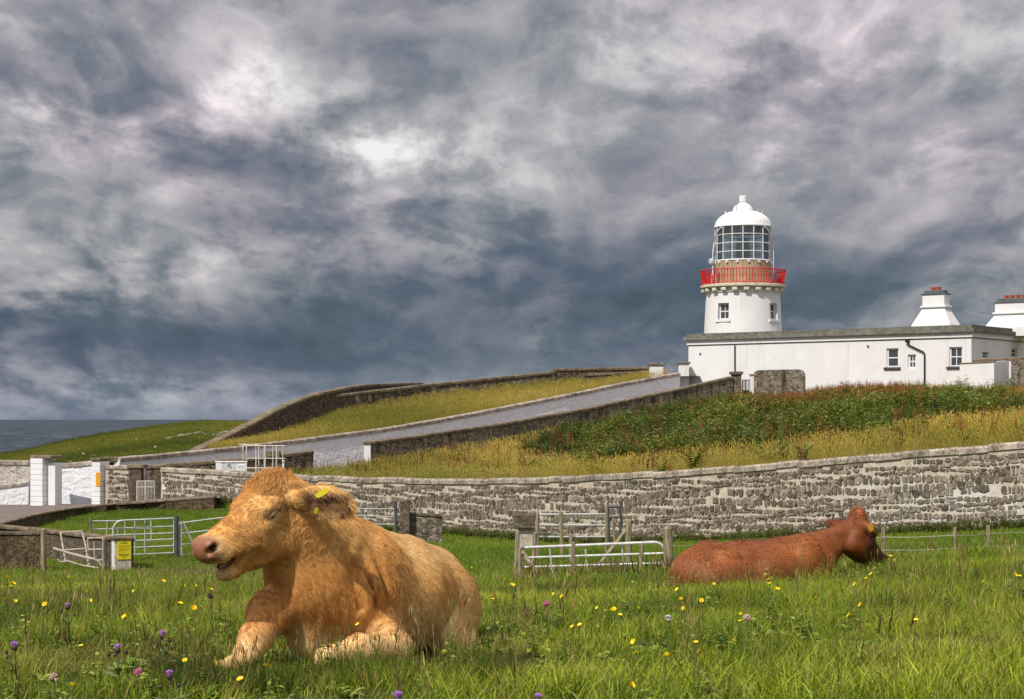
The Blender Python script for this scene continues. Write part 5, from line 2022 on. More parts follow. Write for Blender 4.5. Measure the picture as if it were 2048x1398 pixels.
# ---------------------------------------------------------------- pale animal lying in front
def pale_cow():
    at_ = lambda px, py, Y: np.array(at(px, py, Y))
    g0 = gz(-.9, 9.7)
    ax_b = np.array([.34, .94, -.06]); ax_b /= np.linalg.norm(ax_b)      # chest -> rump
    left = np.array([.94, -.34, 0.0])                                      # towards its left side
    up = np.array([0, 0, 1.0])
    B = lambda t, l, z: np.array([-.97, 9.60, g0]) + ax_b * t + left * l + up * z
    Fd = Field3((-2.0, 8.75, -.22), (0.05, 11.75, 1.15), .0125)
    A = (ax_b, left, up)
    # trunk
    Fd.ell(B(.22, .02, .37), A, (.44, .300, .345), .08)         # shoulders and chest
    Fd.ell(B(.62, .03, .315), A, (.58, .385, .335), .10)        # barrel
    Fd.ell(B(1.12, .01, .275), A, (.46, .345, .315), .10)       # loin and rump
    Fd.chain([(B(.16, .0, .60), .13), (B(.5, .02, .545), .12), (B(.95, .03, .50), .12), (B(1.32, .04, .43), .12), (B(1.50, .05, .30), .11)], .12)   # spine
    Fd.ell(B(.18, .23, .38), A, (.27, .11, .26), .07)           # left shoulder blade
    Fd.ell(B(.18, -.22, .38), A, (.27, .11, .26), .07)
    # left hind leg folded under: thigh, stifle
    Fd.ell(B(1.16, .22, .22), A, (.33, .16, .25), .06)
    Fd.ell(B(.96, .29, .12), A, (.20, .12, .14), .05)
    Fd.chain([(B(.92, .34, .06), .08), (B(1.22, .33, .05), .06), (B(1.0, .40, .02), .045)], .03)
    Fd.ell(B(1.20, -.26, .20), A, (.30, .14, .22), .06)
    # neck: from the shoulders up to the back of the head
    P0 = at_(548, 957, 9.32)
    h = np.array([-.565, -.63, -.455])
    H = Frame(P0, h)
    HS = .95
    nb = H(.02, 0, -.13)
    Fd.chain([(B(.20, .0, .50), .235), (B(-.02, -.01, .585), .215), (nb * .55 + B(-.02, -.01, .58) * .45 + np.array([0, 0, -.01]), .185), (nb + np.array([.02, .02, -.01]), .150)], .10)
    Fd.chain([(B(.06, -.02, .24), .225), (B(-.13, -.04, .40), .19), (H(.06, 0, -.27), .125)], .09)       # throat and brisket
    Fd.chain([(B(-.12, -.03, .30), .12), (B(-.10, -.03, .13), .12)], .07)      # brisket between the legs
    for k_, (c0, c1) in enumerate((((-.06, .16, .52), (.02, .20, .28)), ((-.10, .10, .50), (-.06, .12, .24)))):   # folds of the neck
        Fd.cone(B(*c0), B(*c1), .030, .022, .05)
    # crease between ribs and thigh, wrinkles of the neck
    Fd.cone(B(.74, .44, .46), B(.70, .46, .06), .040, .050, .07, True)
    for tt_, ll_ in ((-.10, .17), (-.02, .215), (.06, .25)):
        Fd.cone(B(tt_ - .05, ll_ + .03, .60), B(tt_ + .01, ll_ + .07, .30), .012, .016, .03, True)
    # right foreleg: knee forward, cannon turned under
    kn = at_(497, 1308, 9.15)
    Fd.chain([(B(-.02, -.20, .30), .125), (at_(540, 1225, 9.36), .105), (at_(512, 1275, 9.22), .074), (kn, .064)], .05)
    Fd.ell(kn + np.array([-.01, -.02, -.01]), ((1, 0, 0), (0, 1, 0), (0, 0, 1)), (.062, .07, .066), .03)
    Fd.chain([(kn + np.array([-.02, .04, -.03]), .058), (at_(462, 1328, 9.42), .036), (at_(436, 1336, 9.52), .032), (at_(412, 1346, 9.5), .034)], .03)
    # left foreleg: folded flat beside the chest
    el = at_(786, 1298, 9.42); kl = at_(656, 1318, 9.06)
    Fd.chain([(B(.16, .22, .22), .115), (el, .085), (at_(722, 1302, 9.2), .074), (kl, .060)], .05)
    Fd.ell(kl, ((1, 0, 0), (0, 1, 0), (0, 0, 1)), (.060, .066, .058), .03)
    Fd.chain([(kl + np.array([.0, .02, -.04]), .055), (at_(735, 1335, 9.25), .045), (at_(790, 1340, 9.45), .05)], .03)
    cattle_head(Fd, H, 1.25, HS, True, 1.13)
    Fd.ell(H(.05, 0, -.050), (H.x, H.y, H.z), (.11, .125, .060), .05)      # broad poll under the curls
    eb = ear(Fd, H, 1, at_(704, 1008, 9.02), HS, .092, facing=(-.10, -1.0, -.30))
    ear(Fd, H, -1, H(-.10, -.27, -.17), HS, .070, facing=H.x)
    V, Q = Fd.surface()
    me, V = to_mesh('body', V, Q, 2)
    # ---- colouring of hide
    a, b, c = H.loc(V)
    a, b, c = a / HS, b / HS / 1.13, c / HS
    inhead = (np.abs(b) < .2) & (c > -.42) & (c < .1) & (a > -.05) & (a < .75)
    fawn = np.array([.77, .475, .175]); deep = np.array([.67, .325, .080]); cream = np.array([.86, .63, .33]); pink = np.array([.30, .125, .066]); pale = np.array([.62, .425, .215])
    nzc = vnoise(V, 7.0, 3)
    C = fawn + (deep - fawn) * np.clip(.30 + .35 * nzc, 0, 1)[:, None]
    nz0 = np.zeros(len(V))
    low = 1 - sm(V[:, 2] - g0, .10, .36)
    C = C + (cream - C) * (low * .55)[:, None]
    top = sm(V[:, 2] - g0, .46, .64) * (np.abs(a) > .3)
    back = (V - np.array([-.97, 9.6, g0])) @ ax_b
    C = C + (cream - C) * (.55 * sm(back, .25, .55) * sm(V[:, 2] - g0, .36, .55))[:, None]  # sunlit top of the back painted paler in the coat
    nkc = (1 - sm(back, .0, .22)) * (1 - sm(V[:, 2] - g0, .50, .68)) * sm(V[:, 2] - g0, .14, .26) * (~inhead)
    C = C + (np.array([.54, .215, .040]) - C) * (.62 * nkc)[:, None]  # shading of throat and lower neck painted in as deeper orange
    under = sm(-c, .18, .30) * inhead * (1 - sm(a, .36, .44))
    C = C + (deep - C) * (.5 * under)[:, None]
    mz = inhead * sm(a, .48, .60)
    C = C + (pale - C) * (mz * .85)[:, None]
    nose = inhead * sm(a + .25 * np.clip(np.abs(b) - .05, 0, 1), .520, .570) * sm(c, -.175, -.140) * sm(-np.abs(b), -.100, -.070)
    C = C + (pink - C) * nose[:, None]
    lip = inhead * sm(a, .44, .50) * sm(-np.abs(c + .205), -.034, -.016)
    C = C + (np.array([.50, .22, .15]) - C) * (lip * .8)[:, None]
    inn = inhead * sm(-(((a - .545) / .115) ** 2 + (b / .062) ** 2 + ((c + .200) / .040) ** 2), -1.15, -.85)
    C = C + (np.array([.10, .03, .022]) - C) * inn[:, None]
    nos = np.zeros(len(V))
    for sg in (1, -1):
        dn = np.sqrt((a - .575) ** 2 + (b - .066 * sg) ** 2 + (c + .076) ** 2)
        nos = np.maximum(nos, 1 - sm(dn, .020, .030))
    C = C + (np.array([.035, .014, .010]) - C) * (nos * inhead)[:, None]
    for sg in (1, -1):
        de = np.sqrt(((a - .190) / 1.5) ** 2 + (b - .120 * sg) ** 2 + (c + .100) ** 2)
        C = C + (pale - C) * ((1 - sm(de, .030, .055)) * inhead * .75)[:, None]
        C = C + (np.array([.05, .025, .015]) - C) * ((1 - sm(de, .010, .022)) * inhead)[:, None]
    # inside of the ear
    dE = (V - eb[0]) @ eb[1]; fE = (V - eb[0]) @ eb[2]; wE = (V - eb[0]) @ eb[3]
    inear = sm(dE, .09, .13) * sm(fE, -.012, .004) * (1 - sm(np.abs(wE), .045, .06)) * (dE < eb[4] * .97)
    C = C + (np.array([.15, .055, .018]) - C) * (inear * .85)[:, None]
    vcol(me, 'col', C)
    wa = me.attributes.new('wet', 'FLOAT', 'POINT')
    wa.data.foreach_set('value', np.clip(nose + lip + inn, 0, 1).astype(np.float32))
    root = empty('bullock', (-.75, 10.0, g0), 'pale fawn bullock with curly poll and open mouth lying in the foreground grass', 'cow')
    body = link('body', me, M_HIDE, root)
    # ---- coat
    bare = np.maximum.reduce([nose, inn, nos * inhead, lip * .9])
    de = np.minimum(np.sqrt(((a - .19) / 1.4) ** 2 + (b - .12) ** 2 + (c + .1) ** 2), np.sqrt(((a - .19) / 1.4) ** 2 + (b + .12) ** 2 + (c + .1) ** 2))
    bare = np.maximum(bare, inhead * (1 - sm(de, .018, .034)))
    dens = np.clip(1 - bare, 0, 1) * (V[:, 2] > g0 - .06)
    dens = dens * np.where(inhead, 1.5, 1.0) + 1e-6
    n = 150000
    p, nn, vi, _ = sample(me, V, Q, n, dens)
    a_, b_, c_ = H.loc(p); a_, b_, c_ = a_ / HS, b_ / HS / 1.13, c_ / HS
    ih = inhead[vi]
    comb = ax_b * .55 + np.array([0, 0, -1.0]) * .8 + np.stack([vnoise(p, 5, 11), vnoise(p, 5, 12), vnoise(p, 5, 13)], 1) * .28
    comb[ih] = (H.x * .65 + H.y * .0 - H.z * .45) + np.stack([vnoise(p, 20, 21), vnoise(p, 20, 22), vnoise(p, 20, 23)], 1)[ih] * 1.0
    nk = (~ih) & (((p - np.array([-.97, 9.6, g0])) @ ax_b) < .30)
    comb[nk] = np.array([.25, .1, -1.0]) + np.stack([vnoise(p, 9, 31), vnoise(p, 9, 32), vnoise(p, 3, 33) * 0], 1)[nk] * .35
    poll = ih * sm(-a_, -.19, -.05) * sm(c_, -.14, -.05) * (1 - sm(np.abs(b_), .09, .13))
    comb = comb * (1 - poll[:, None]) + poll[:, None] * (np.stack([vnoise(p, 20, 41), vnoise(p, 20, 42), vnoise(p, 20, 43)], 1) * 1.2 + H.x * .35 - H.y * np.sign(b_)[:, None] * -.2)
    dEp = (p - eb[0]) @ eb[1]
    fringe = (dEp > .06) & (np.linalg.norm(p - (eb[0] + eb[1] * eb[4] * .6), axis=1) < .2) & (~ih | (np.abs(b_) > .13))
    comb[fringe] = eb[1] * .7 + np.array([0, 0, -.55])
    clump = vnoise(p, 38, 51) * .5 + vnoise(p, 75, 52) * .5
    ln = np.where(ih, .026, .030) * RNG.uniform(.65, 1.35, n)
    ln = ln + poll * .019 + fringe * .016
    mzp = ih * sm(a_, .44, .50)
    ln = np.where(mzp > .5, .011, ln)
    ln *= (1 - .4 * sm(-(p[:, 2] - g0), -.2, -.05))
    col = C[vi]
    col = col * (1.0 + np.where(ih, .30, .17)[:, None] * clump[:, None] + RNG.normal(0, .12, (n, 1)))
    col = col + (np.array([.70, .38, .11]) - col) * (poll * .5)[:, None]
    col = np.clip(col, .01, .95)
    lift = .22 + .35 * np.clip(clump, -.3, 1)
    curl = np.where(ih, .28, .10) + poll * .45
    lift2 = np.clip(lift, .08, .6) + poll * .35
    make_fur('coat', p, nn, comb, ln, np.full(n, .0009) + poll * .0003, col, M_FUR, root, lift=lift2, curl=curl, clump=9000, cstr=.38)
    # ---- eyes, lashes, tongue, teeth, tags
    for sg in (1, -1):
        e = H(.190 * HS, .128 * sg * HS, -.100 * HS)
        mb = MB().lathe(Vector((0, 0, 0)), [(.021 * math.cos(q), .021 * math.sin(q)) for q in np.linspace(-1.57, 1.57, 9)], 14)
        mb.v = [tuple(np.array(v_) + e) for v_ in mb.v]
        mb.build('eye', M_EYE, root, smooth=True)
        # upper lid: a fold of skin half closing the eye
        lid = MB()
        pts_ = [H(q_a * HS, (.148 - .35 * abs(q_a - .19)) * sg * HS, (q_c + .003) * HS) for q_a, q_c in ((.150, -.103), (.168, -.094), (.190, -.092), (.212, -.098), (.230, -.109))]
        lid.tube(pts_, [.006, .010, .011, .010, .006], 7).build('eyelid', M_LID, root, smooth=True)
        mbl = MB()
        for q in np.linspace(.176, .212, 5):
            s0 = H(q * HS, .155 * sg * HS, -.091 * HS)
            mbl.tube([s0, s0 + H.y * sg * .010 - H.z * .012, s0 + H.y * sg * .014 - H.z * .026], [.0009, .0007, .0003], 4)
        o = mbl.build('eyelashes', M_LASH, root)
        o['kind'] = 'stuff'
    jd = .045 * 1.25
    mt = MB()
    rows = []
    for q in np.linspace(0, 1, 8):
        aa = .44 + .105 * q
        w_ = .040 * math.sqrt(max(.02, 1 - max(0, q - .45) ** 2 * 3.0))
        zc_ = -.190 - jd * .62 + .010 * math.sin(q * 2.6)
        rows.append([H(aa * HS, w_ * math.cos(t_) * HS, (zc_ + .012 * math.sin(t_)) * HS) for t_ in np.linspace(0, 2 * math.pi, 11)])
    mt.grid([[Vector(x_) for x_ in r_] for r_ in rows]).build('tongue', M_TONGUE, root, smooth=True)
    for k_ in range(6):
        b__ = (k_ - 2.5) * .013
        c0 = H((.548 - abs(k_ - 2.5) * .004) * HS, b__ * HS, (-.205 - jd * .75) * HS)
        MB().bbox(Vector(c0), (.009, .009, .012), None, .003).build('tooth', M_TEETH, root)
    # ear tags
    b0, d0, f0, w0, l0 = eb
    def ear_tag(cen, u_, v_, wu, wv, nm):
        n_ = np.cross(u_, v_); n_ /= np.linalg.norm(n_)
        ring_ = [(-1, -.55), (-.55, -1), (.75, -1), (1, -.7), (1, .7), (.75, 1), (-.55, 1), (-1, .55)]
        vs = [cen + u_ * x_ * wu + v_ * y_ * wv + n_ * o_ for o_ in (-.0025, .0025) for x_, y_ in ring_]
        fs = [tuple(range(7, -1, -1)), tuple(range(8, 16))] + [(k, (k + 1) % 8, 8 + (k + 1) % 8, 8 + k) for k in range(8)]
        MB().add(vs, fs).build(nm, M_TAGY, root)
    u1 = np.array([.86, -.1, .50]); u1 /= np.linalg.norm(u1)
    v1 = np.cross(u1, np.array([.15, -1, .25])); v1 /= np.linalg.norm(v1)
    ear_tag(at_(644, 986, 8.95), u1, v1, .034, .014, 'ear_tag')
    u2 = np.array([.35, -.2, .9]); u2 /= np.linalg.norm(u2)
    v2 = np.cross(u2, np.array([.2, -1, 0])); v2 /= np.linalg.norm(v2)
    ear_tag(at_(632, 1022, 8.95), u2, v2, .015, .008, 'ear_tag')
    # hooves
    for pnt in (at_(406, 1349, 9.5),):
        mb = MB().tube([pnt + np.array([.05, 0, .0]), pnt, pnt + np.array([-.05, -.01, -.015])], [.036, .040, .018], 10)
        mb.build('hoof', M_HOOF, root, smooth=True)
    return root


M_LID = simple('eyelid_skin', (.52, .33, .16), .6, .2, 30)
M_LASH = simple('pale_lashes', (.42, .28, .14), .6, .1)
pale_cow()


# ---------------------------------------------------------------- red animal lying further back
def red_cow():
    at_ = lambda px, py, Y: np.array(at(px, py, Y))
    fw = np.array([.90, .436, .05]); fw /= np.linalg.norm(fw)
    left = np.array([-.436, .90, 0.0]); left /= np.linalg.norm(left)
    up = np.array([0, 0, 1.0])
    O = at_(1388, 1100, 18.1)
    O[2] = gz(O[0] + .7, 18.5) - .075
    g0 = O[2]
    B = lambda t, l, z: O + fw * t + left * l + up * z
    A = (fw, left, up)
    Fd = Field3((1.15, 17.2, g0 - .25), (4.35, 19.9, g0 + 1.05), .016)
    Fd.ell(B(.14, 0, .21), A, (.37, .31, .29), .10)
    Fd.ell(B(.72, 0, .20), A, (.62, .375, .285), .10)
    Fd.ell(B(1.25, 0, .22), A, (.40, .260, .275), .10)
    Fd.chain([(B(-.12, .02, .27), .09), (B(.12, .03, .42), .085), (B(.55, .05, .440), .07), (B(1.0, .03, .430), .07), (B(1.30, 0, .455), .075)], .09)
    Fd.ell(B(.30, .20, .44), A, (.17, .085, .10), .05)            # far hip
    Fd.ell(B(.28, -.22, .385), A, (.13, .07, .085), .04)           # near hip
    Fd.ell(B(.50, -.40, .37), A, (.15, .15, .13), .06, True)      # hollow of the flank
    Fd.ell(B(.24, -.27, .15), A, (.33, .14, .21), .07)           # near thigh
    Fd.ell(B(.24, .27, .15), A, (.33, .14, .21), .07)
    Fd.ell(B(.55, -.33, .08), A, (.2, .12, .12), .05)
    Fd.chain([(B(.42, -.40, .04), .08), (B(.12, -.42, .03), .06)], .04)
    Fd.ell(B(1.22, -.21, .29), A, (.17, .10, .24), .045)
    Fd.ell(B(1.25, .20, .27), A, (.24, .11, .24), .07)
    Fd.chain([(B(1.28, -.20, .12), .11), (B(1.46, -.20, .03), .075)], .05)
    Fd.chain([(B(1.30, .22, .14), .11), (B(1.62, .2, .06), .07)], .05)
    for k_ in range(7):                                            # ribs
        t0_ = .56 + .085 * k_
        Fd.cone(B(t0_, -.36, .44), B(t0_ + .05, -.43, .10), .016, .016, .05, True)
    P0 = at_(1716, 1031, 18.9)
    H = Frame(P0, np.array([.30, .27, -.385]))
    HS = 1.03
    nb = H(.03, 0, -.12)
    Fd.chain([(B(1.20, 0, .33), .155), (B(1.48, .0, .43), .100), (nb, .075)], .09)
    Fd.chain([(B(1.36, 0, .22), .19), (B(1.58, .0, .34), .110), (H(.08, 0, -.25), .070)], .08)
    cattle_head(Fd, H, 0.1, HS, mouth=False)
    e1 = ear(Fd, H, 1, at_(1650, 1047, 18.85), HS, .072, facing=(-.2, .5, -.6))
    e2 = ear(Fd, H, -1, at_(1752, 1062, 18.72), HS, .062, facing=(.8, .3, -.25))
    Fd.ell(H(-.02, 0, .01), (H.x, H.y, H.z), (.055, .075, .07), .025)
    Fd.chain([(B(-.14, .02, .26), .05), (B(-.24, -.02, .12), .035), (B(-.22, -.08, -.02), .03)], .03)      # tail
    V, Q = Fd.surface()
    me, V = to_mesh('body', V, Q, 2)
    a, b, c = H.loc(V); a, b, c = a / HS, b / HS, c / HS
    inhead = (np.abs(b) < .2) & (c > -.42) & (c < .1) & (a > -.02) & (a < .75)
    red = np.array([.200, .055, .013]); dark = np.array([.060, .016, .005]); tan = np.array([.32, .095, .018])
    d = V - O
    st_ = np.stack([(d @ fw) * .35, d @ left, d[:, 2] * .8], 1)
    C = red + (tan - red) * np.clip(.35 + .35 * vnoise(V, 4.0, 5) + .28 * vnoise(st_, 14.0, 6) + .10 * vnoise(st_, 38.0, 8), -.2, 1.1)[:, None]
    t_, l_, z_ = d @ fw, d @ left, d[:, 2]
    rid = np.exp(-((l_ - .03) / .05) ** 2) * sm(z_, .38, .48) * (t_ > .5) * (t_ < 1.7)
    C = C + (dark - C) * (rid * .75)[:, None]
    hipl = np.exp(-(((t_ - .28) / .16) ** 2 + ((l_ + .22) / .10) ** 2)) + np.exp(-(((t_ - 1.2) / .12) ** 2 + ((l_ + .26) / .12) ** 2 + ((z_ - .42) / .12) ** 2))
    C = C + (np.array([.44, .15, .035]) - C) * (np.clip(hipl, 0, 1) * .55)[:, None]  # highlights on hip and shoulder painted into the coat colour
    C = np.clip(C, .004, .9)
    C = C + (dark - C) * (.85 * inhead * sm(a, .12, .28))[:, None]
    C = C + (np.array([.10, .045, .03]) - C) * (inhead * sm(a, .50, .55))[:, None]
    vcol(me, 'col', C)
    root = empty('cow', (2.6, 18.6, g0), 'red-brown cow lying with its back turned and head facing right', 'cow')
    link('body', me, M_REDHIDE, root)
    n = 62000
    p, nn, vi, _ = sample(me, V, Q, n, (V[:, 2] > g0 - .05) * 1.0 + 1e-6)
    a_, b_, c_ = H.loc(p); a_, b_, c_ = a_ / HS, b_ / HS, c_ / HS
    ih = inhead[vi]
    comb = -fw * .8 + np.array([0, 0, -.55]) + np.stack([vnoise(p, 5, 61), vnoise(p, 5, 62), vnoise(p, 5, 63)], 1) * .2
    comb[ih] = H.x * .8 - H.z * .3
    poll = np.exp(-((a_ + .0) ** 2 + b_ ** 2 + (c_ - .02) ** 2) / .10 ** 2)
    comb = comb * (1 - poll[:, None]) + poll[:, None] * (np.stack([vnoise(p, 20, 71), vnoise(p, 20, 72), vnoise(p, 20, 73)], 1) + np.array([0, 0, .4]))
    clump = vnoise(p, 30, 81)
    ln = np.full(n, .026) * RNG.uniform(.6, 1.4, n) + poll * .035
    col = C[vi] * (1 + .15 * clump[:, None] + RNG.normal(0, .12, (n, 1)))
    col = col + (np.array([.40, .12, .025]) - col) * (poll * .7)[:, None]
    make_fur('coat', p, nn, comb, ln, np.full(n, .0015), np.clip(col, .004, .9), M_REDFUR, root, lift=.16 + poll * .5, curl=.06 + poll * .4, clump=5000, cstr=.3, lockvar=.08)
    for sg in (1, -1):
        e = H(.190 * HS, .113 * sg * HS, -.100 * HS)
        mb = MB().lathe(Vector((0, 0, 0)), [(.02 * math.cos(q), .02 * math.sin(q)) for q in np.linspace(-1.57, 1.57, 7)], 10)
        mb.v = [tuple(np.array(v_) + e) for v_ in mb.v]
        mb.build('eye', M_EYE, root, smooth=True)
    cen = at_(1741, 1055, 18.66)
    u_ = np.array([.35, 0, -.94]); v_ = np.array([.90, -.15, .33]); n_ = np.cross(u_, v_)
    ring_ = [(-1, -.5), (-.5, -1), (.75, -1), (1, -.7), (1, .7), (.75, 1), (-.5, 1), (-1, .5)]
    vs = [cen + u_ * x_ * .036 + v_ * y_ * .024 + n_ * o_ for o_ in (-.003, .003) for x_, y_ in ring_]
    fs = [tuple(range(7, -1, -1)), tuple(range(8, 16))] + [(k, (k + 1) % 8, 8 + (k + 1) % 8, 8 + k) for k in range(8)]
    MB().add(vs, fs).build('ear_tag', M_TAGO, root)
    # tail switch
    s0 = B(-.22, -.08, .0)
    MB().tube([s0, s0 + np.array([-.02, -.03, -.08]), s0 + np.array([.02, -.06, -.14])], [.03, .038, .012], 8).build('tail_switch', M_SWITCH, root, smooth=True)
    return root


M_REDHIDE = hide_mat('red_hide', .6)
M_REDFUR = fur_mat('red_fur', .05)
M_TAGO = simple('faded_ear_tag', (.42, .25, .02), .5, .12)
M_SWITCH = simple('dark_tail_hair', (.07, .022, .008), .8, .3, 40)
red_cow()

# ================================================================ vegetation
def leaf_mat(name, trans=.35, vary=.5, rough=.55, mode='INSTANCER'):
    """leaf colour comes from the plant ('gcol'); every blade differs a little"""
    m, t = new_mat(name)
    at_ = t.n('ShaderNodeAttribute', attribute_name='gcol', attribute_type=mode)
    ri = t.n('ShaderNodeNewGeometry').outputs['Random Per Island']
    f = t.mapr(ri, 0, 1, 1 - vary, 1 + vary)
    col = t.vmath('SCALE', at_.outputs['Color'], f)
    # a few dead blades among the green
    dead = t.math('GREATER_THAN', t.math('FRACT', t.math('MULTIPLY', ri, 7.31)), .90)
    col = t.mix(t.math('MULTIPLY', dead, .7), col, (.36, .27, .10))
    d = t.n('ShaderNodeBsdfPrincipled', {'Base Color': col, 'Roughness': rough, 'Specular IOR Level': .25})
    tr = t.n('ShaderNodeBsdfTranslucent', {'Color': col})
    mx = t.n('ShaderNodeMixShader', {0: trans, 1: d, 2: tr})
    t.n('ShaderNodeOutputMaterial', {'Surface': mx})
    return m


M_GRASS = leaf_mat('grass_blade')
M_LEAF = leaf_mat('weed_leaf', .25, .35, .45)


def blade(mb, base, az, h, w, lean, curl=.5, seg=3, twist=0.0):
    d = Vector((math.cos(az), math.sin(az), 0))
    s = Vector((-d.y, d.x, 0))
    s = (s * math.cos(twist) + d * math.sin(twist))
    vs = []
    for k in range(seg + 1):
        t = k / seg
        p = Vector(base) + d * (lean * h * (t ** (1 + curl))) + Vector((0, 0, h * (t - .25 * lean * t * t)))
        ww = w * (1 - t ** 1.6) * .5
        if k == seg:
            vs.append(p)
        else:
            vs += [p - s * ww, p + s * ww]
    fs = [(2 * k, 2 * k + 1, 2 * k + 3, 2 * k + 2) for k in range(seg - 1)] + [(2 * seg - 2, 2 * seg - 1, 2 * seg)]
    mb.add(vs, fs)


def tuft(n, h0, h1, spread, w, lean=(.1, .8), seeds=0, seed_len=.05, seed_r=.004, stem_h=1.4):
    mb = MB()
    for k in range(n):
        r = spread * math.sqrt(random.random())
        a = random.uniform(0, 6.28)
        blade(mb, (r * math.cos(a), r * math.sin(a), -.01), random.uniform(0, 6.28), random.uniform(h0, h1), w * random.uniform(.7, 1.3), random.uniform(*lean), random.uniform(.3, 1.2), 3, random.uniform(-1, 1))
    for k in range(seeds):
        r = spread * random.random(); a = random.uniform(0, 6.28)
        hh = h1 * stem_h * random.uniform(.8, 1.15)
        b = Vector((r * math.cos(a), r * math.sin(a), -.01))
        top = b + Vector((random.uniform(-.2, .2) * hh, random.uniform(-.2, .2) * hh, hh))
        md = b.lerp(top, .5) + Vector((random.uniform(-.03, .03), random.uniform(-.03, .03), 0))
        mb.tube([b, md, top], [.0014, .0012, .001], 3, False)
        u = (top - md).normalized()
        mb.tube([top - u * seed_len * .3, top + u * seed_len * .2, top + u * seed_len], [.001, seed_r, .0006], 4, False)
    return mb


def rosette(n, ln, w, rise=.35):
    """broad-leaved weed"""
    mb = MB()
    for k in range(n):
        az = 6.28 * k / n + random.uniform(-.3, .3)
        d = Vector((math.cos(az), math.sin(az), 0)); s = Vector((-d.y, d.x, 0))
        l = ln * random.uniform(.6, 1.2)
        rs = rise * random.uniform(.5, 1.6)
        pts = []
        for t, ww in ((0, .1), (.3, .7), (.6, 1), (.85, .6), (1, .05)):
            p = d * (l * t) + Vector((0, 0, l * rs * math.sin(t * 2.2)))
            pts += [p - s * w * ww * .5, p + s * w * ww * .5 + Vector((0, 0, .004))]
        mb.add(pts, [(2 * i, 2 * i + 1, 2 * i + 3, 2 * i + 2) for i in range(4)])
    return mb


def leafy(n_stem, h, leaf, pairs, spread):
    """upright leafy stems: nettle, bramble, meadowsweet"""
    mb = MB()
    for k in range(n_stem):
        a = random.uniform(0, 6.28); r = spread * math.sqrt(random.random())
        b = Vector((r * math.cos(a), r * math.sin(a), 0))
        hh = h * random.uniform(.6, 1.1)
        top = b + Vector((random.uniform(-.25, .25) * hh, random.uniform(-.25, .25) * hh, hh))
        mb.tube([b, b.lerp(top, .5), top], [.006, .005, .002], 3, False)
        for i in range(pairs):
            t = .15 + .85 * i / (pairs - 1)
            p = b.lerp(top, t)
            az0 = random.uniform(0, 6.28)
            for q in (0, math.pi):
                az = az0 + q + random.uniform(-.3, .3)
                d = Vector((math.cos(az), math.sin(az), random.uniform(-.3, .35)))
                s = Vector((-math.sin(az), math.cos(az), random.uniform(-.3, .3)))
                l = leaf * random.uniform(.6, 1.2) * (1.1 - .55 * t)
                w = l * .36
                mid = p + d * l * .45 + Vector((0, 0, l * .10))
                mb.add([p, mid - s * w, p + d * l - Vector((0, 0, l * .12)), mid + s * w], [(0, 1, 2, 3)])
    return mb


def frond(n, h, w):
    """bracken-like fronds arching outwards"""
    mb = MB()
    for k in range(n):
        az = random.uniform(0, 6.28)
        d = Vector((math.cos(az), math.sin(az), 0)); s = Vector((-d.y, d.x, 0))
        ln = h * random.uniform(.7, 1.15)
        for i in range(9):
            t = .25 + .75 * i / 8
            p = d * (ln * .55 * t * t) + Vector((0, 0, ln * (t - .35 * t * t)))
            q = w * math.sin(max(.08, (1 - t) * 1.4 + .1)) * random.uniform(.7, 1.1)
            for sg in (-1, 1):
                tip = p + s * sg * q + d * q * .35 - Vector((0, 0, q * random.uniform(.05, .35)))
                mb.add([p - d * .015 - Vector((0, 0, .012)), p + d * .02 + Vector((0, 0, .02)), tip], [(0, 1, 2)])
    return mb


def spire(n, h, r):
    """seed stems of dock and sorrel"""
    mb = MB()
    for k in range(n):
        b = Vector((random.uniform(-.15, .15), random.uniform(-.15, .15), 0))
        hh = h * random.uniform(.65, 1.15)
        top = b + Vector((random.uniform(-.12, .12) * hh, random.uniform(-.12, .12) * hh, hh))
        mb.tube([b, b.lerp(top, .5)], [.004, .003], 3, False)
        for i in range(16):
            t = .38 + .62 * i / 15
            p = b.lerp(top, t)
            rr = r * (1.15 - t) * 2.0
            for j in range(3):
                az = random.uniform(0, 6.28)
                e = p + Vector((math.cos(az) * rr, math.sin(az) * rr, random.uniform(.0, .05)))
                mb.add([p + Vector((0, 0, -.01)), e, p + Vector((math.cos(az + 1) * rr * .4, math.sin(az + 1) * rr * .4, .03))], [(0, 1, 2)])
    return mb


def source(name, mbs, mat):
    """plants to be planted: kept in a collection of their own outside the scene"""
    c = bpy.data.collections.new(name)
    for i, mb in enumerate(mbs):
        me = mb.mesh(f'{name}_{i:02d}')
        me.materials.append(mat)
        o = bpy.data.objects.new(f'{name}_{i:02d}', me)
        c.objects.link(o)
    return c


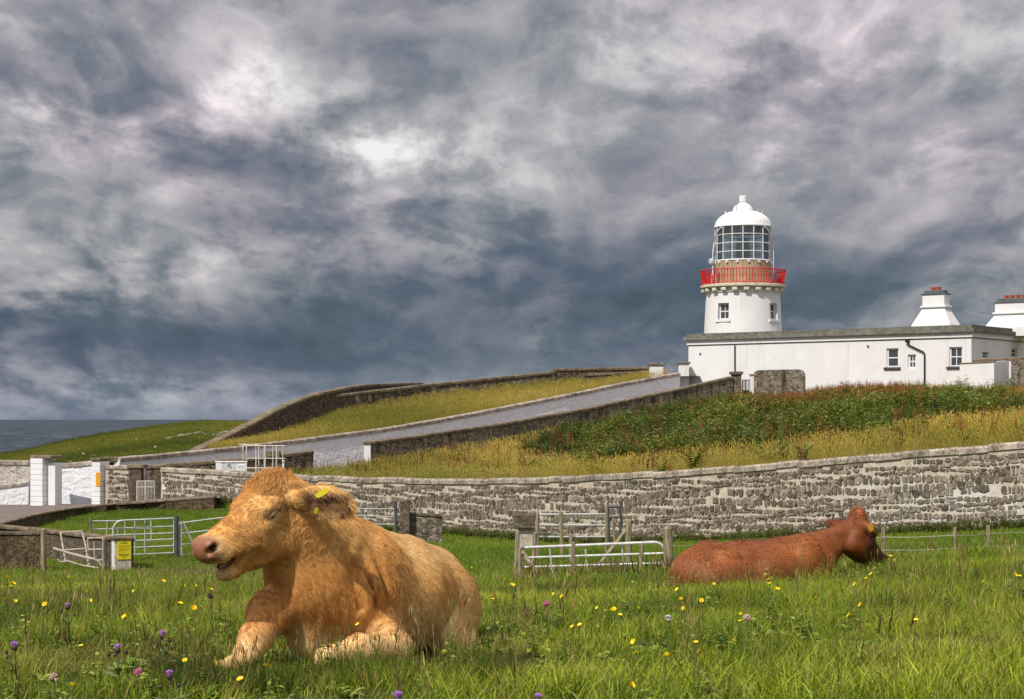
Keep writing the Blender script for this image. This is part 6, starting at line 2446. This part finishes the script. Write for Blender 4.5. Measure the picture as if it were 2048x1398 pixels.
def plant(name, label, P, coll, nvar, scale, gcol, tilt=.12, cat=None):
    """one stuff object: every vertex becomes a plant"""
    n = len(P)
    me = bpy.data.meshes.new(name)
    me.vertices.add(n)
    me.vertices.foreach_set('co', np.asarray(P, np.float32).ravel())
    def attr(nm, typ, data, key):
        a = me.attributes.new(nm, typ, 'POINT')
        a.data.foreach_set(key, np.ascontiguousarray(data).ravel())
    rot = np.stack([RNG.normal(0, tilt, n), RNG.normal(0, tilt, n), RNG.uniform(0, 6.283, n)], 1).astype(np.float32)
    attr('prot', 'FLOAT_VECTOR', rot, 'vector')
    attr('pscl', 'FLOAT', np.broadcast_to(scale, (n,)).astype(np.float32), 'value')
    attr('pidx', 'INT', RNG.integers(0, nvar, n).astype(np.int32), 'value')
    attr('gcol', 'FLOAT_COLOR', np.concatenate([np.clip(gcol, 0, 1), np.ones((n, 1))], 1).astype(np.float32), 'color')
    o = bpy.data.objects.new(name, me)
    COL.objects.link(o)
    ng = bpy.data.node_groups.new(name, 'GeometryNodeTree')
    ng.interface.new_socket('Geometry', in_out='INPUT', socket_type='NodeSocketGeometry')
    ng.interface.new_socket('Geometry', in_out='OUTPUT', socket_type='NodeSocketGeometry')
    N = ng.nodes; K = ng.links
    gi = N.new('NodeGroupInput'); go = N.new('NodeGroupOutput')
    ci = N.new('GeometryNodeCollectionInfo')
    ci.inputs['Collection'].default_value = coll
    ci.inputs['Separate Children'].default_value = True
    ci.inputs['Reset Children'].default_value = True
    ip = N.new('GeometryNodeInstanceOnPoints')
    ip.inputs['Pick Instance'].default_value = True
    def na(nm, typ):
        q = N.new('GeometryNodeInputNamedAttribute'); q.data_type = typ
        q.inputs['Name'].default_value = nm
        return q.outputs[0]
    er = N.new('FunctionNodeEulerToRotation')
    K.new(na('prot', 'FLOAT_VECTOR'), er.inputs[0])
    K.new(gi.outputs[0], ip.inputs['Points'])
    K.new(ci.outputs[0], ip.inputs['Instance'])
    K.new(na('pidx', 'INT'), ip.inputs['Instance Index'])
    K.new(er.outputs[0], ip.inputs['Rotation'])
    K.new(na('pscl', 'FLOAT'), ip.inputs['Scale'])
    K.new(ip.outputs[0], go.inputs[0])
    md = o.modifiers.new('plants', 'NODES')
    md.node_group = ng
    tag(o, label, cat, None, 'stuff')
    return o


def lerp_cols(f, cols):
    """f in 0..1 -> colour along a list"""
    cols = np.array(cols)
    x = np.clip(f, 0, 1) * (len(cols) - 1)
    i = np.minimum(x.astype(int), len(cols) - 2)
    return cols[i] + (cols[i + 1] - cols[i]) * (x - i)[:, None]


def fnoise(x, y, s, seed=0):
    return vnoise(np.stack([x, y, np.zeros_like(x)], 1), s, seed)


# ---- grass of the field
S_SHORT = source('short_grass', [tuft(56, .035, .125, .13, .0058, (.25, 1.1)) for _ in range(6)], M_GRASS)
S_LONG = source('long_grass', [tuft(34, .08, .19, .10, .0055, (.2, .9), 2, .035, .0035, 1.15) for _ in range(5)], M_GRASS)
S_SEED = source('seed_grass', [tuft(5, .08, .16, .05, .004, (.2, .7), random.randint(2, 4), .045, .0045, 1.7) for _ in range(5)], M_GRASS)
S_FARG = source('field_grass', [tuft(90, .05, .15, .36, .012, (.2, 1.0)) for _ in range(4)], M_GRASS)
S_WEED = source('broad_weed', [rosette(random.randint(7, 11), .11, .040) for _ in range(4)] + [leafy(3, .22, .085, 5, .06) for _ in range(3)], M_LEAF)
S_DOCKN = source('brown_stem', [spire(random.randint(2, 3), .30, .009) for _ in range(4)], M_LEAF)


def fan_points(y0, y1, per_m2, half=.315):
    # a fan wide enough to step sideways, evenly dense
    m = 2.2
    n = int(per_m2 * (half * (y1 ** 2 - y0 ** 2) + 2 * m * (y1 - y0)))
    y = RNG.uniform(y0, y1, n * 3)
    y = y[RNG.random(n * 3) < (half * y + m) / (half * y1 + m)][:n]
    x = RNG.uniform(-1, 1, len(y)) * (half * y + m)
    return x, y


def clear_of_cattle(x, y, m=1.0):
    # keep blades out of the bodies
    d1 = (x + .60) * .34 + (y - 10.25) * .94; l1 = (x + .60) * .94 - (y - 10.25) * .34
    in1 = (d1 / .98) ** 2 + (l1 / (.36 * m)) ** 2 < 1
    d2 = (x - 2.5) * .90 + (y - 18.45) * .436; l2 = -(x - 2.5) * .436 + (y - 18.45) * .90
    in2 = (d2 / .95) ** 2 + (l2 / (.36 * m)) ** 2 < 1
    return ~(in1 | in2)


def field_pts(y0, y1, dens):
    x, y = fan_points(y0, y1, dens)
    k = clear_of_cattle(x, y)
    x, y = x[k], y[k]
    return x, y, ground(x, y)


GREENS = [(.058, .100, .008), (.175, .250, .013), (.315, .390, .024), (.470, .480, .060)]
def field_col(x, y, s=0):
    f = .46 + .30 * fnoise(x, y, 1.1, 101 + s) + .24 * fnoise(x, y, 4.0, 102 + s) + RNG.normal(0, .12, len(x))
    c = lerp_cols(f, GREENS)
    dry = np.clip(.22 * fnoise(x, y, .5, 103) + .35 * fnoise(x, y, 2.2, 104) - .12, 0, .6)
    return c + (np.array([.30, .23, .075]) - c) * dry[:, None]


x, y, z = field_pts(6.6, 24, 100)
k = RNG.random(len(x)) < .62 + .55 * fnoise(x, y, 5.0, 130)
x, y, z = x[k], y[k], z[k]
plant('grass', 'short green meadow grass covering the near field', np.stack([x, y, z], 1), S_SHORT, 6, RNG.uniform(.6, 1.2, len(x)) * (1 + .45 * fnoise(x, y, 2.0, 120)), field_col(x, y))
x, y, z = field_pts(6.6, 26, 12)
k = (fnoise(x, y, 1.6, 7) + RNG.normal(0, .35, len(x))) > -.15
x, y, z = x[k], y[k], z[k]
plant('long_grass', 'longer grass tussocks scattered through the near field', np.stack([x, y, z], 1), S_LONG, 5, RNG.uniform(.6, 1.25, len(x)), field_col(x, y, 5))
x, y, z = field_pts(6.6, 30, 1.8)
c = lerp_cols(RNG.random(len(x)), [(.22, .12, .05), (.36, .24, .10), (.48, .37, .17), (.30, .26, .08)])
plant('seed_heads', 'brown and straw-coloured grass seed stems in the field', np.stack([x, y, z], 1), S_SEED, 5, RNG.uniform(.6, 1.2, len(x)), c)
x, y, z = field_pts(6.6, 18, 16)
k = (fnoise(x, y, 1.2, 9) - .45 * (x > -.6) + RNG.normal(0, .4, len(x))) > .0
x, y, z = x[k], y[k], z[k]
plant('broad_leaved_weeds', 'clover, plantain and thistle leaves low in the grass', np.stack([x, y, z], 1), S_WEED, 7, RNG.uniform(.4, .8, len(x)),
      lerp_cols(RNG.random(len(x)), [(.12, .19, .02), (.20, .28, .035), (.30, .35, .06)]))
x, y, z = field_pts(6.6, 24, .15)
plant('brown_stems', 'dark reddish-brown weed stems standing in the field', np.stack([x, y, z], 1), S_DOCKN, 4, RNG.uniform(.5, 1.0, len(x)),
      lerp_cols(RNG.random(len(x)), [(.09, .035, .018), (.17, .075, .03), (.24, .13, .06)]))
# grass grown up round the resting bullock
n_ = 330
x = RNG.uniform(-1.75, .05, n_); y = RNG.uniform(8.45, 9.25, n_)
k = (y < 8.98 + .10 * np.sin(x * 5)) | (x < -1.45)
x, y = x[k], y[k]
plant('grass_by_bullock', 'longer grass and seed stems in front of the resting pale bullock', np.stack([x, y, ground(x, y)], 1), S_LONG, 5, RNG.uniform(.5, .95, len(x)), field_col(x, y, 3))
x = RNG.uniform(-1.7, .1, 24); y = RNG.uniform(8.3, 9.0, 24)
plant('stems_by_bullock', 'thin brown seed stems in front of the resting pale bullock', np.stack([x, y, ground(x, y)], 1), S_SEED, 5, RNG.uniform(.6, 1.05, 24),
      lerp_cols(RNG.random(24), [(.16, .08, .035), (.34, .22, .10), (.44, .34, .16)]))
# dark weedy growth in front of the pen
x = RNG.uniform(.2, 4.5, 260); y = RNG.uniform(22, 29, 260); z = ground(x, y)
plant('weeds', 'dull brown-green weeds on the rise in front of the middle gate', np.stack([x, y, z], 1), S_DOCKN, 4, RNG.uniform(.6, 1.1, 260),
      lerp_cols(RNG.random(260), [(.06, .05, .018), (.13, .09, .03), (.22, .17, .06)]))
# the field beyond the rise
x, y = fan_points(21, 93, 15, .36)
px = 1024 + F * x / y
k = (y < field_end(np.clip(px, -260, 2300)) - .15) & (px > -300) & (px < 2350)
FGx = np.array([p[0] for p in FG]); FGy = np.array([p[1] for p in FG])
x, y, px = x[k], y[k], px[k]
z = ground(x, y)
k = clear_of_cattle(x, y)
x, y, z, px = x[k], y[k], z[k], px[k]
f = .52 + .2 * fnoise(x, y, .25, 201) + .12 * fnoise(x, y, 1.1, 202) + RNG.normal(0, .12, len(x))
c = lerp_cols(f, [(.080, .145, .010), (.135, .230, .013), (.195, .290, .018), (.26, .300, .035)])
bare_ = np.exp(-(((px - 380) / 90) ** 2 + ((y - 47) / 7) ** 2))        # trodden, dried patch left of the animal
c = c + (np.array([.24, .18, .085]) - c) * np.clip(bare_ * .9, 0, .85)[:, None]
plant('far_grass', 'green pasture grass between the rise and the walls', np.stack([x, y, z], 1), S_FARG, 4, RNG.uniform(.6, 1.25, len(x)), c)
# rank growth along the foot of the walls
s_ = RNG.uniform(430, 2200, 1500)
yy = S_T(s_, 2) - RNG.uniform(.12, .9, 1500); xx = (s_ - 1024) * yy / F
plant('wall_foot_weeds', 'ranker grass and nettles along the foot of the stone wall', np.stack([xx, yy, ground(xx, yy)], 1), source('foot_weed', [leafy(6, .45, .10, 6, .22) for _ in range(4)], M_LEAF), 4,
      RNG.uniform(.4, 1.0, 1500), lerp_cols(RNG.random(1500), [(.05, .09, .012), (.09, .14, .018), (.17, .17, .04)]))

# ---- hillside
def hill_scatter(n, px0=480, px1=2250, t0=.005, t1=.99):
    p = RNG.uniform(px0, px1, n * 2); t = RNG.uniform(t0, t1, n * 2)
    w = (BK_Z(p, 2) - S_T(p, 2)) * (S_T(p, 2) + (BK_Z(p, 2) - S_T(p, 2)) * t)
    k = RNG.random(n * 2) < w / w.max()
    p, t = p[k], t[k]
    x, y, z = hill_pt(p, t)
    return x, y, z, p, HZ + F * (E - z) / y, t


BR_TOP = lambda p: np.interp(p, [1000, 1040, 1100, 1200, 1300, 1400, 1500, 1600, 1750, 1850, 1930, 2100], [930, 888, 856, 832, 808, 794, 796, 800, 804, 806, 806, 806])
BR_BOT = lambda p: np.interp(p, [1000, 1040, 1100, 1200, 1400, 1500, 1600, 1750, 1850, 1930, 2100], [930, 914, 918, 926, 924, 916, 906, 890, 868, 848, 836])
def low_by_wall(p, q):
    # shorter growth round the gate, the stub wall and the foot of the building
    return 1 - .62 * (1 - sm(q, 800, 835)) * (1 - .55 * sm(p, 1600, 1700))


S_GOLD = source('golden_grass', [tuft(30, .18, .50, .26, .012, (.05, .6), 6, .09, .010, 1.15) for _ in range(5)], M_GRASS)
S_BRK = source('bracken', [frond(9, .95, .20) for _ in range(4)] + [leafy(9, .85, .17, 7, .35) for _ in range(4)], M_LEAF)
S_DOCK = source('dock', [spire(4, .95, .030) for _ in range(4)], M_LEAF)
x, y, z, p, q, t = hill_scatter(30000)
edge = 10 * fnoise(x, y, .35, 301)
inb = (q > BR_TOP(p) + edge + 20) & (q < BR_BOT(p) + edge * .6)
k = ~inb
x, y, z, p, q = x[k], y[k], z[k], p[k], q[k]
f = .52 + .25 * fnoise(x, y, .22, 302) + .14 * fnoise(x, y, .9, 303) + RNG.normal(0, .14, len(x))
c = lerp_cols(f, [(.20, .20, .026), (.38, .30, .045), (.60, .44, .10), (.72, .55, .19)])
gr_ = np.clip(np.clip(sm(-p, -1050, -780), 0, 1) * .5 + .45 * sm(fnoise(x, y, .28, 305), .0, .5), 0, .75)
c = c + (np.array([.20, .235, .024]) - c) * gr_[:, None]
ru_ = sm(p, 1450, 1900) * (1 - sm(q, 800, 850)) * .55 * (RNG.random(len(p)) < .6)
c = c + (np.array([.40, .17, .04]) - c) * ru_[:, None]
plant('hill_grass', 'tall golden dry grass covering the slope below the building', np.stack([x, y, z], 1), S_GOLD, 5, RNG.uniform(.6, 1.2, len(x)) * low_by_wall(p, q), c)
x, y, z, p, q, t = hill_scatter(15000)
edge = 14 * fnoise(x, y, .35, 301) + 12 * fnoise(x, y, 1.1, 306) + RNG.normal(0, 6, len(x))
k = (q > BR_TOP(p) + edge + 14) & (q < BR_BOT(p) + edge * .6) & (RNG.random(len(p)) < .75) | ((RNG.random(len(p)) < .035) & (p > 1000))
x, y, z, p, q = x[k], y[k], z[k], p[k], q[k]
f = .34 + .42 * fnoise(x, y, .8, 311) + RNG.normal(0, .2, len(x))
c = lerp_cols(f, [(.030, .058, .008), (.065, .115, .012), (.125, .185, .020), (.22, .25, .032)])
dk = (RNG.random(len(x)) < .04)
c[dk] = np.array([.20, .11, .03])
plant('bracken', 'dark green mass of bracken and brambles on the slope', np.stack([x, y, z], 1), S_BRK, 8, RNG.uniform(.7, 1.3, len(x)) * (1 + .45 * fnoise(x, y, .8, 311)) * low_by_wall(p, q), c)
x, y, z, p, q, t = hill_scatter(22000)
m_ = np.exp(-((q - 800) / 26) ** 2) * sm(p, 1380, 1500) * (1 - sm(p, 1760, 1880)) * 1.0 + .02 * sm(p, 1150, 1300) * (q < BR_BOT(p) + 5) * (q > BR_TOP(p) - 10) + .03
k = RNG.random(len(p)) < m_
x, y, z, p, q = x[k], y[k], z[k], p[k], q[k]
plant('dock_stems', 'rust-red dock and sorrel seed stems in front of the white building', np.stack([x, y, z], 1), S_DOCK, 4, RNG.uniform(.7, 1.35, len(x)) * low_by_wall(p, q),
      lerp_cols(RNG.random(len(x)), [(.17, .045, .015), (.28, .085, .025), (.36, .16, .04)]))
# green weeds behind the wall at the opening of the lane
p = np.concatenate([RNG.uniform(572, 745, 420), RNG.uniform(745, 1000, 300)]); n_ = len(p)
t = RNG.uniform(.25, .97, n_)
x, y, z = hill_pt(p, t)
plant('tall_weeds', 'tall green weeds with pale flowers at the lane opening behind the wall', np.stack([x, y, z], 1), source('tall_weed', [leafy(8, .75, .14, 7, .3) for _ in range(4)], M_LEAF), 4,
      RNG.uniform(.5, 1.05, n_), lerp_cols(RNG.random(n_), [(.045, .075, .012), (.08, .12, .02), (.15, .16, .03)]))

# ---- slope above the lane
n_ = 9000
p = RNG.uniform(300, 1330, n_); k_ = RNG.random(n_)
ya = FW_T(p, 2) + .45
za = np.array([zat(a_, b_) for a_, b_ in zip(FW_T(p, 1), ya)]) - np.interp(p, [240, 400, 600, 1200], [1.2, .6, .28, .25])
yb = np.where(p < 668, AW_T(p, 2), BW_T(p, 2)); zb = np.where(p < 668, AW_T(p, 3), BW_T(p, 3))
yb2 = yb + 1.0
y = ya + (yb2 - ya) * k_; z = za + (zb - za) * k_; x = (p - 1024) * y / F
k = (y < yb - .1) & (p > 420)
x, y, z = x[k], y[k], z[k]
f = .45 + .3 * fnoise(x, y, .25, 401) + RNG.normal(0, .15, len(x)) + .15
c = lerp_cols(f, [(.13, .16, .020), (.26, .25, .035), (.48, .37, .075), (.62, .48, .16)])
plant('slope_grass', 'golden and green grass on the slope above the white lane wall', np.stack([x, y, z], 1), S_GOLD, 5, RNG.uniform(.6, 1.15, len(x)), c)

# ---- rough pasture on the headland
def head_z(px_, Y_):
    x_ = (px_ - 1024) * Y_ / F
    kk = (Y_ - 96) / (250 - 96)
    zc_ = E - (np.interp(px_, cr_px, cr_py) - HZ) * 250 / F
    z0_ = np.interp(px_, [-900, 0, 240, 400, 430, 700], [-3.6, -3.2, -2.4, -2.2, -6.5, -9.0])
    amp_ = np.where(px_ < 420, 1.0, .4)
    return x_, z0_ + (zc_ - z0_) * (kk ** 1.25) - .9 * np.sin(np.pi * kk) * amp_ + .35 * np.sin(x_ * .09 + Y_ * .05) * np.sin(Y_ * .045) * np.minimum(1, kk * 3) * np.where(kk < .85, 1, .4)


n_ = 16000
p = RNG.uniform(-60, 520, n_); y = RNG.uniform(97, 250, n_)
x, z = head_z(p, y)
f = .42 + .28 * fnoise(x, y, .09, 501) + .2 * fnoise(x, y, .35, 502) + RNG.normal(0, .14, n_)
c = lerp_cols(f, [(.055, .085, .008), (.105, .145, .010), (.175, .195, .016), (.28, .235, .05)])
plant('headland_grass', 'short rough pasture on the green headland beside the sea', np.stack([x, y, z], 1), S_FARG, 4, RNG.uniform(1.2, 2.2, n_), c)

# ---- stones on the headland
mb = MB()
for k in range(110):
    if k < 70:
        px_ = random.uniform(330, 480); py_ = np.interp(px_, [330, 480], [874, 850]) + random.gauss(0, 5); Y_ = 205 + (px_ - 330) * .2
    else:
        px_ = random.uniform(0, 330); py_ = 0; Y_ = random.uniform(120, 220)
    x_ = (px_ - 1024) * Y_ / F
    kk = (Y_ - 96) / (250 - 96)
    zc_ = zat(np.interp(px_, cr_px, cr_py), 250)
    z0_ = np.interp(px_, [-900, 0, 240, 400, 430, 700], [-3.6, -3.2, -2.4, -2.2, -6.5, -9.0])
    z_ = z0_ + (zc_ - z0_) * (kk ** 1.25) - .9 * math.sin(math.pi * kk) * (1 if px_ < 420 else .4) + .35 * math.sin(x_ * .09 + Y_ * .05) * math.sin(Y_ * .045) * min(1, kk * 3) * (1 if kk < .85 else .4)
    vs_, fs_ = stone_shape(random.uniform(.2, .6), random.uniform(.12, .3))
    mb.add([Vector((x_ + a_, Y_ - b_ * 4, z_ + .1 + c_)) for a_, b_, c_ in vs_], fs_)
o = mb.build('headland_stones', simple('pale_rock', (.40, .38, .33), .9, .3, 1.0))
tag(o, 'pale boulders strewn over the green headland', None, None, 'stuff')


# ---------------------------------------------------------------- flowers one can count
def ray_to_height(px, py, h, y0=7.0, y1=34.0):
    Y = np.linspace(y0, y1, 400)
    X = (px - 1024) * Y / F
    d = (E - (py - HZ) * Y / F) - (ground(X, Y) + h)
    i = np.argmax(d < 0) if (d < 0).any() else len(Y) - 1
    return X[i], Y[i]


M_YPET = simple('buttercup_petal', (.86, .62, .008), .35, .08, 20)
M_YCEN = simple('buttercup_centre', (.62, .38, .01), .6, .1, 20)
M_STEM = simple('flower_stem', (.09, .14, .03), .6, .2, 10)
M_PURP = simple('thistle_purple', (.50, .20, .66), .7, .2, 60)
M_BULB = simple('thistle_bract', (.075, .05, .045), .7, .3, 60)
M_CLOV = simple('clover_pink', (.52, .12, .26), .7, .2, 60)
M_PUFF = simple('withered_head', (.46, .36, .26), .9, .3, 60)


def buttercup_mesh():
    mb = MB()
    for k in range(5):
        a = 2 * math.pi * k / 5
        d = Vector((math.cos(a), math.sin(a), 0)); s = Vector((-d.y, d.x, 0))
        P = []
        for t, w, z in ((.0, .004, 0), (.35, .011, .004), (.7, .0145, .009), (1.0, .008, .013)):
            c = d * (.019 * t) + Vector((0, 0, z))
            P.append([c - s * w, c + Vector((0, 0, -.002)), c + s * w])
        mb.grid(P)
    return mb.mesh('flower_head')


def stem_mesh(h=1.0, r=.0028):
    return MB().tube([(0, 0, 0), (.012, .004, -h * .4), (.0, .0, -h)], [r * .7, r * .9, r], 5).mesh('stem')


BC = [(15, 1154), (26, 1167), (21, 1174), (11, 1199), (30, 1202), (82, 1201), (90, 1209), (179, 1202), (250, 1234), (247, 1182), (268, 1182), (326, 1163), (369, 1173), (392, 1173), (387, 1216), (360, 1208), (422, 1180),
      (370, 1322), (146, 1372), (481, 1360), (162, 1293), (29, 1232), (139, 1155), (174, 1185), (533, 1333), (716, 1250), (60, 1124), (31, 1133), (95, 1130), (15, 1170), (136, 1142),
      (1108, 1188), (1125, 1193), (1240, 1231), (1277, 1218), (1227, 1220), (1195, 1216), (1145, 1254), (1160, 1251), (1268, 1284), (1273, 1307), (1334, 1312), (1250, 1314), (1481, 1243), (1363, 1200), (1366, 1210), (1367, 1218),
      (1402, 1201), (1427, 1168), (1355, 1180), (1343, 1178), (1313, 1180), (1392, 1286), (1400, 1303), (1468, 1283), (1262, 1370),
      (1591, 1146), (1537, 1160), (1539, 1168), (1555, 1179), (1648, 1158), (1632, 1198), (1722, 1210), (1699, 1231), (1832, 1241), (1711, 1169), (1732, 1158), (1743, 1149), (1778, 1149), (1790, 1122), (1778, 1120), (1781, 1113),
      (2039, 1153), (2030, 1150), (1481, 1230), (920, 1115), (938, 1118), (943, 1136), (1010, 1160), (1024, 1171), (985, 1199)]
def bc_label(px, py):
    if px < 340: return 'small yellow buttercup in the grass left of the pale bullock, below the pillar' if py < 1215 else 'small yellow buttercup near the thistles in the lower left corner'
    if px < 800: return 'small yellow buttercup in the grass beside the pale bullock'
    if px < 1300: return 'small yellow buttercup in front of the middle gate' if py < 1260 else 'small yellow buttercup low in the grass right of the pale bullock'
    if px < 1500 and py >= 1225: return 'small yellow buttercup low in the grass, nearer than the red cow'
    if px < 1700: return 'small yellow buttercup along the rump and belly of the red cow'
    return 'small yellow buttercup in the grass below the head of the red cow or further right'


bm_, sm_ = buttercup_mesh(), stem_mesh(.27)
cen_ = MB().lathe((0, 0, .002), [(0.0, .006), (.005, .005), (.0065, .001), (.004, -.002)], 8).mesh('centre')
bm_.materials.append(M_YPET); sm_.materials.append(M_STEM); cen_.materials.append(M_YCEN)
for i, (px, py) in enumerate(BC):
    X, Y = ray_to_height(px, py, .25)
    zt_ = zat(py, Y)
    e = empty('buttercup', (X, Y, zt_), bc_label(px, py), 'flower', 'buttercups in the field')
    sc_ = random.uniform(.55, .85) * (.95 if Y < 13 else 1.15)
    for nm, me_ in (('flower_head', bm_), ('stem', sm_)):
        o = bpy.data.objects.new(nm, me_)
        COL.objects.link(o)
        o.parent = e
        if nm == 'flower_head':
            o.scale = (sc_, sc_, sc_)
            o.rotation_euler = (random.uniform(.2, 1.1), random.uniform(-.4, .4), random.uniform(0, 6))
            o2 = bpy.data.objects.new('centre', cen_)
            COL.objects.link(o2); o2.parent = o
        else:
            o.rotation_euler = (0, 0, random.uniform(0, 6))


def thistle(px, py, label, side=1, s=1.0):
    X, Y = ray_to_height(px, py, .26)
    zt_ = zat(py, Y)
    e = empty('thistle', (X, Y, zt_ - .34), label, 'flower', 'thistles in the near grass')
    top = Vector((X, Y, zt_ - .03))
    MB().tube([(X, Y, zt_ - .40), (X + .01, Y, zt_ - .18), top], [.006, .005, .004], 6).build('stem', M_STEM, e)
    def head(c, r, bloom):
        b = MB().lathe(c, [(0, -r), (r * .8, -r * .7), (r, 0), (r * .85, r * .6), (r * .5, r * .85)], 10).build('bud', M_BULB, e, smooth=True)
        if bloom:
            mb = MB()
            for k in range(46):
                a = random.uniform(0, 6.28); q = random.uniform(0, 1)
                b0 = Vector(c) + Vector((math.cos(a) * r * .5 * q, math.sin(a) * r * .5 * q, r * .6))
                e0 = Vector(c) + Vector((math.cos(a) * r * 1.25 * q, math.sin(a) * r * 1.25 * q, r * (1.9 - .5 * q * q)))
                mb.tube([b0, e0], [.0012, .0022], 3)
            o = mb.build('florets', M_PURP, e)
            o['kind'] = 'stuff'
    s *= .82
    head(top, .017 * s, True)
    for k in range(random.randint(2, 3)):
        a = random.uniform(0, 6.28)
        c = top + Vector((math.cos(a) * .04, math.sin(a) * .04, -random.uniform(.01, .05)))
        MB().tube([(X, Y, zt_ - .14), c], [.003, .003], 5).build('stem', M_STEM, e)
        head(c, .011 * s, False)
    mb = MB()
    for k in range(8):
        a = random.uniform(0, 6.28); zz = zt_ - random.uniform(.10, .32)
        d = Vector((math.cos(a), math.sin(a), .25)); sd = Vector((-d.y, d.x, 0))
        l = random.uniform(.06, .11)
        pts = []
        for j in range(7):
            t = j / 6
            w = .016 * math.sin(math.pi * min(1, t + .12)) * (1.5 if j % 2 else .55)
            pts.append((Vector((X, Y, zz)) + d * l * t - sd * w, Vector((X, Y, zz)) + d * l * t + sd * w))
        mb.add([q for pr in pts for q in pr], [(2 * j, 2 * j + 1, 2 * j + 3, 2 * j + 2) for j in range(6)])
    o = mb.build('leaves', simple('thistle_leaf', (.14, .19, .07), .6, .2, 12) if 'thistle_leaf' not in bpy.data.materials else bpy.data.materials['thistle_leaf'], e)
    o['kind'] = 'stuff'
    return e


thistle(135, 1204, 'purple thistle with dark buds, farthest of the thistles at the left')
thistle(29, 1282, 'purple thistle nearest the left edge of the picture', s=1.1)
thistle(235, 1287, 'purple thistle between the leftmost one and the pale bullock\'s hoof', s=1.05)
thistle(325, 1260, 'purple thistle closest to the bullock\'s outstretched hoof', s=1.05)
thistle(339, 1338, 'low purple thistle just left of the bullock\'s knee', s=1.0)
thistle(795, 1384, 'bright purple thistle at the bottom edge below the bullock\'s body', s=1.3)
thistle(1076, 1384, 'purple thistle at the bottom edge right of the bullock', s=1.0)
thistle(888, 1098, 'distant pinkish thistle right of the bullock\'s back', s=1.2)


def globe(px, py, name, label, mat, r):
    X, Y = ray_to_height(px, py, .22)
    zt_ = zat(py, Y)
    e = empty(name, (X, Y, zt_ - .22), label, 'flower')
    MB().tube([(X, Y, zt_ - .26), (X + .006, Y, zt_ - .1), (X, Y, zt_)], .003, 5).build('stem', M_STEM, e)
    mb = MB()
    for k in range(40):
        d = Vector((random.gauss(0, 1), random.gauss(0, 1), random.gauss(.3, 1))).normalized()
        c = Vector((X, Y, zt_))
        mb.tube([c, c + d * r], [r * .16, r * .22], 4)
    o = mb.build('flower_head', mat, e)
    return e
globe(277, 1344, 'clover', 'magenta clover head low in the grass at the left', M_CLOV, .017)
globe(1093, 1207, 'clover', 'pink clover head left of the middle buttercups', M_CLOV, .018)
globe(1494, 1236, 'knapweed', 'withered brown flower head below the red cow', M_PUFF, .022)
globe(1336, 1236, 'dandelion_clock', 'pale fluffy seed head right of the middle buttercups', simple('pale_fluff', (.55, .55, .52), .9, .1), .018)
globe(107, 1355, 'knapweed', 'withered brown flower head in the lower left corner', M_PUFF, .020)
globe(421, 1192, 'knapweed', 'dark drooping seed head left of the bullock\'s throat', M_BULB, .020)
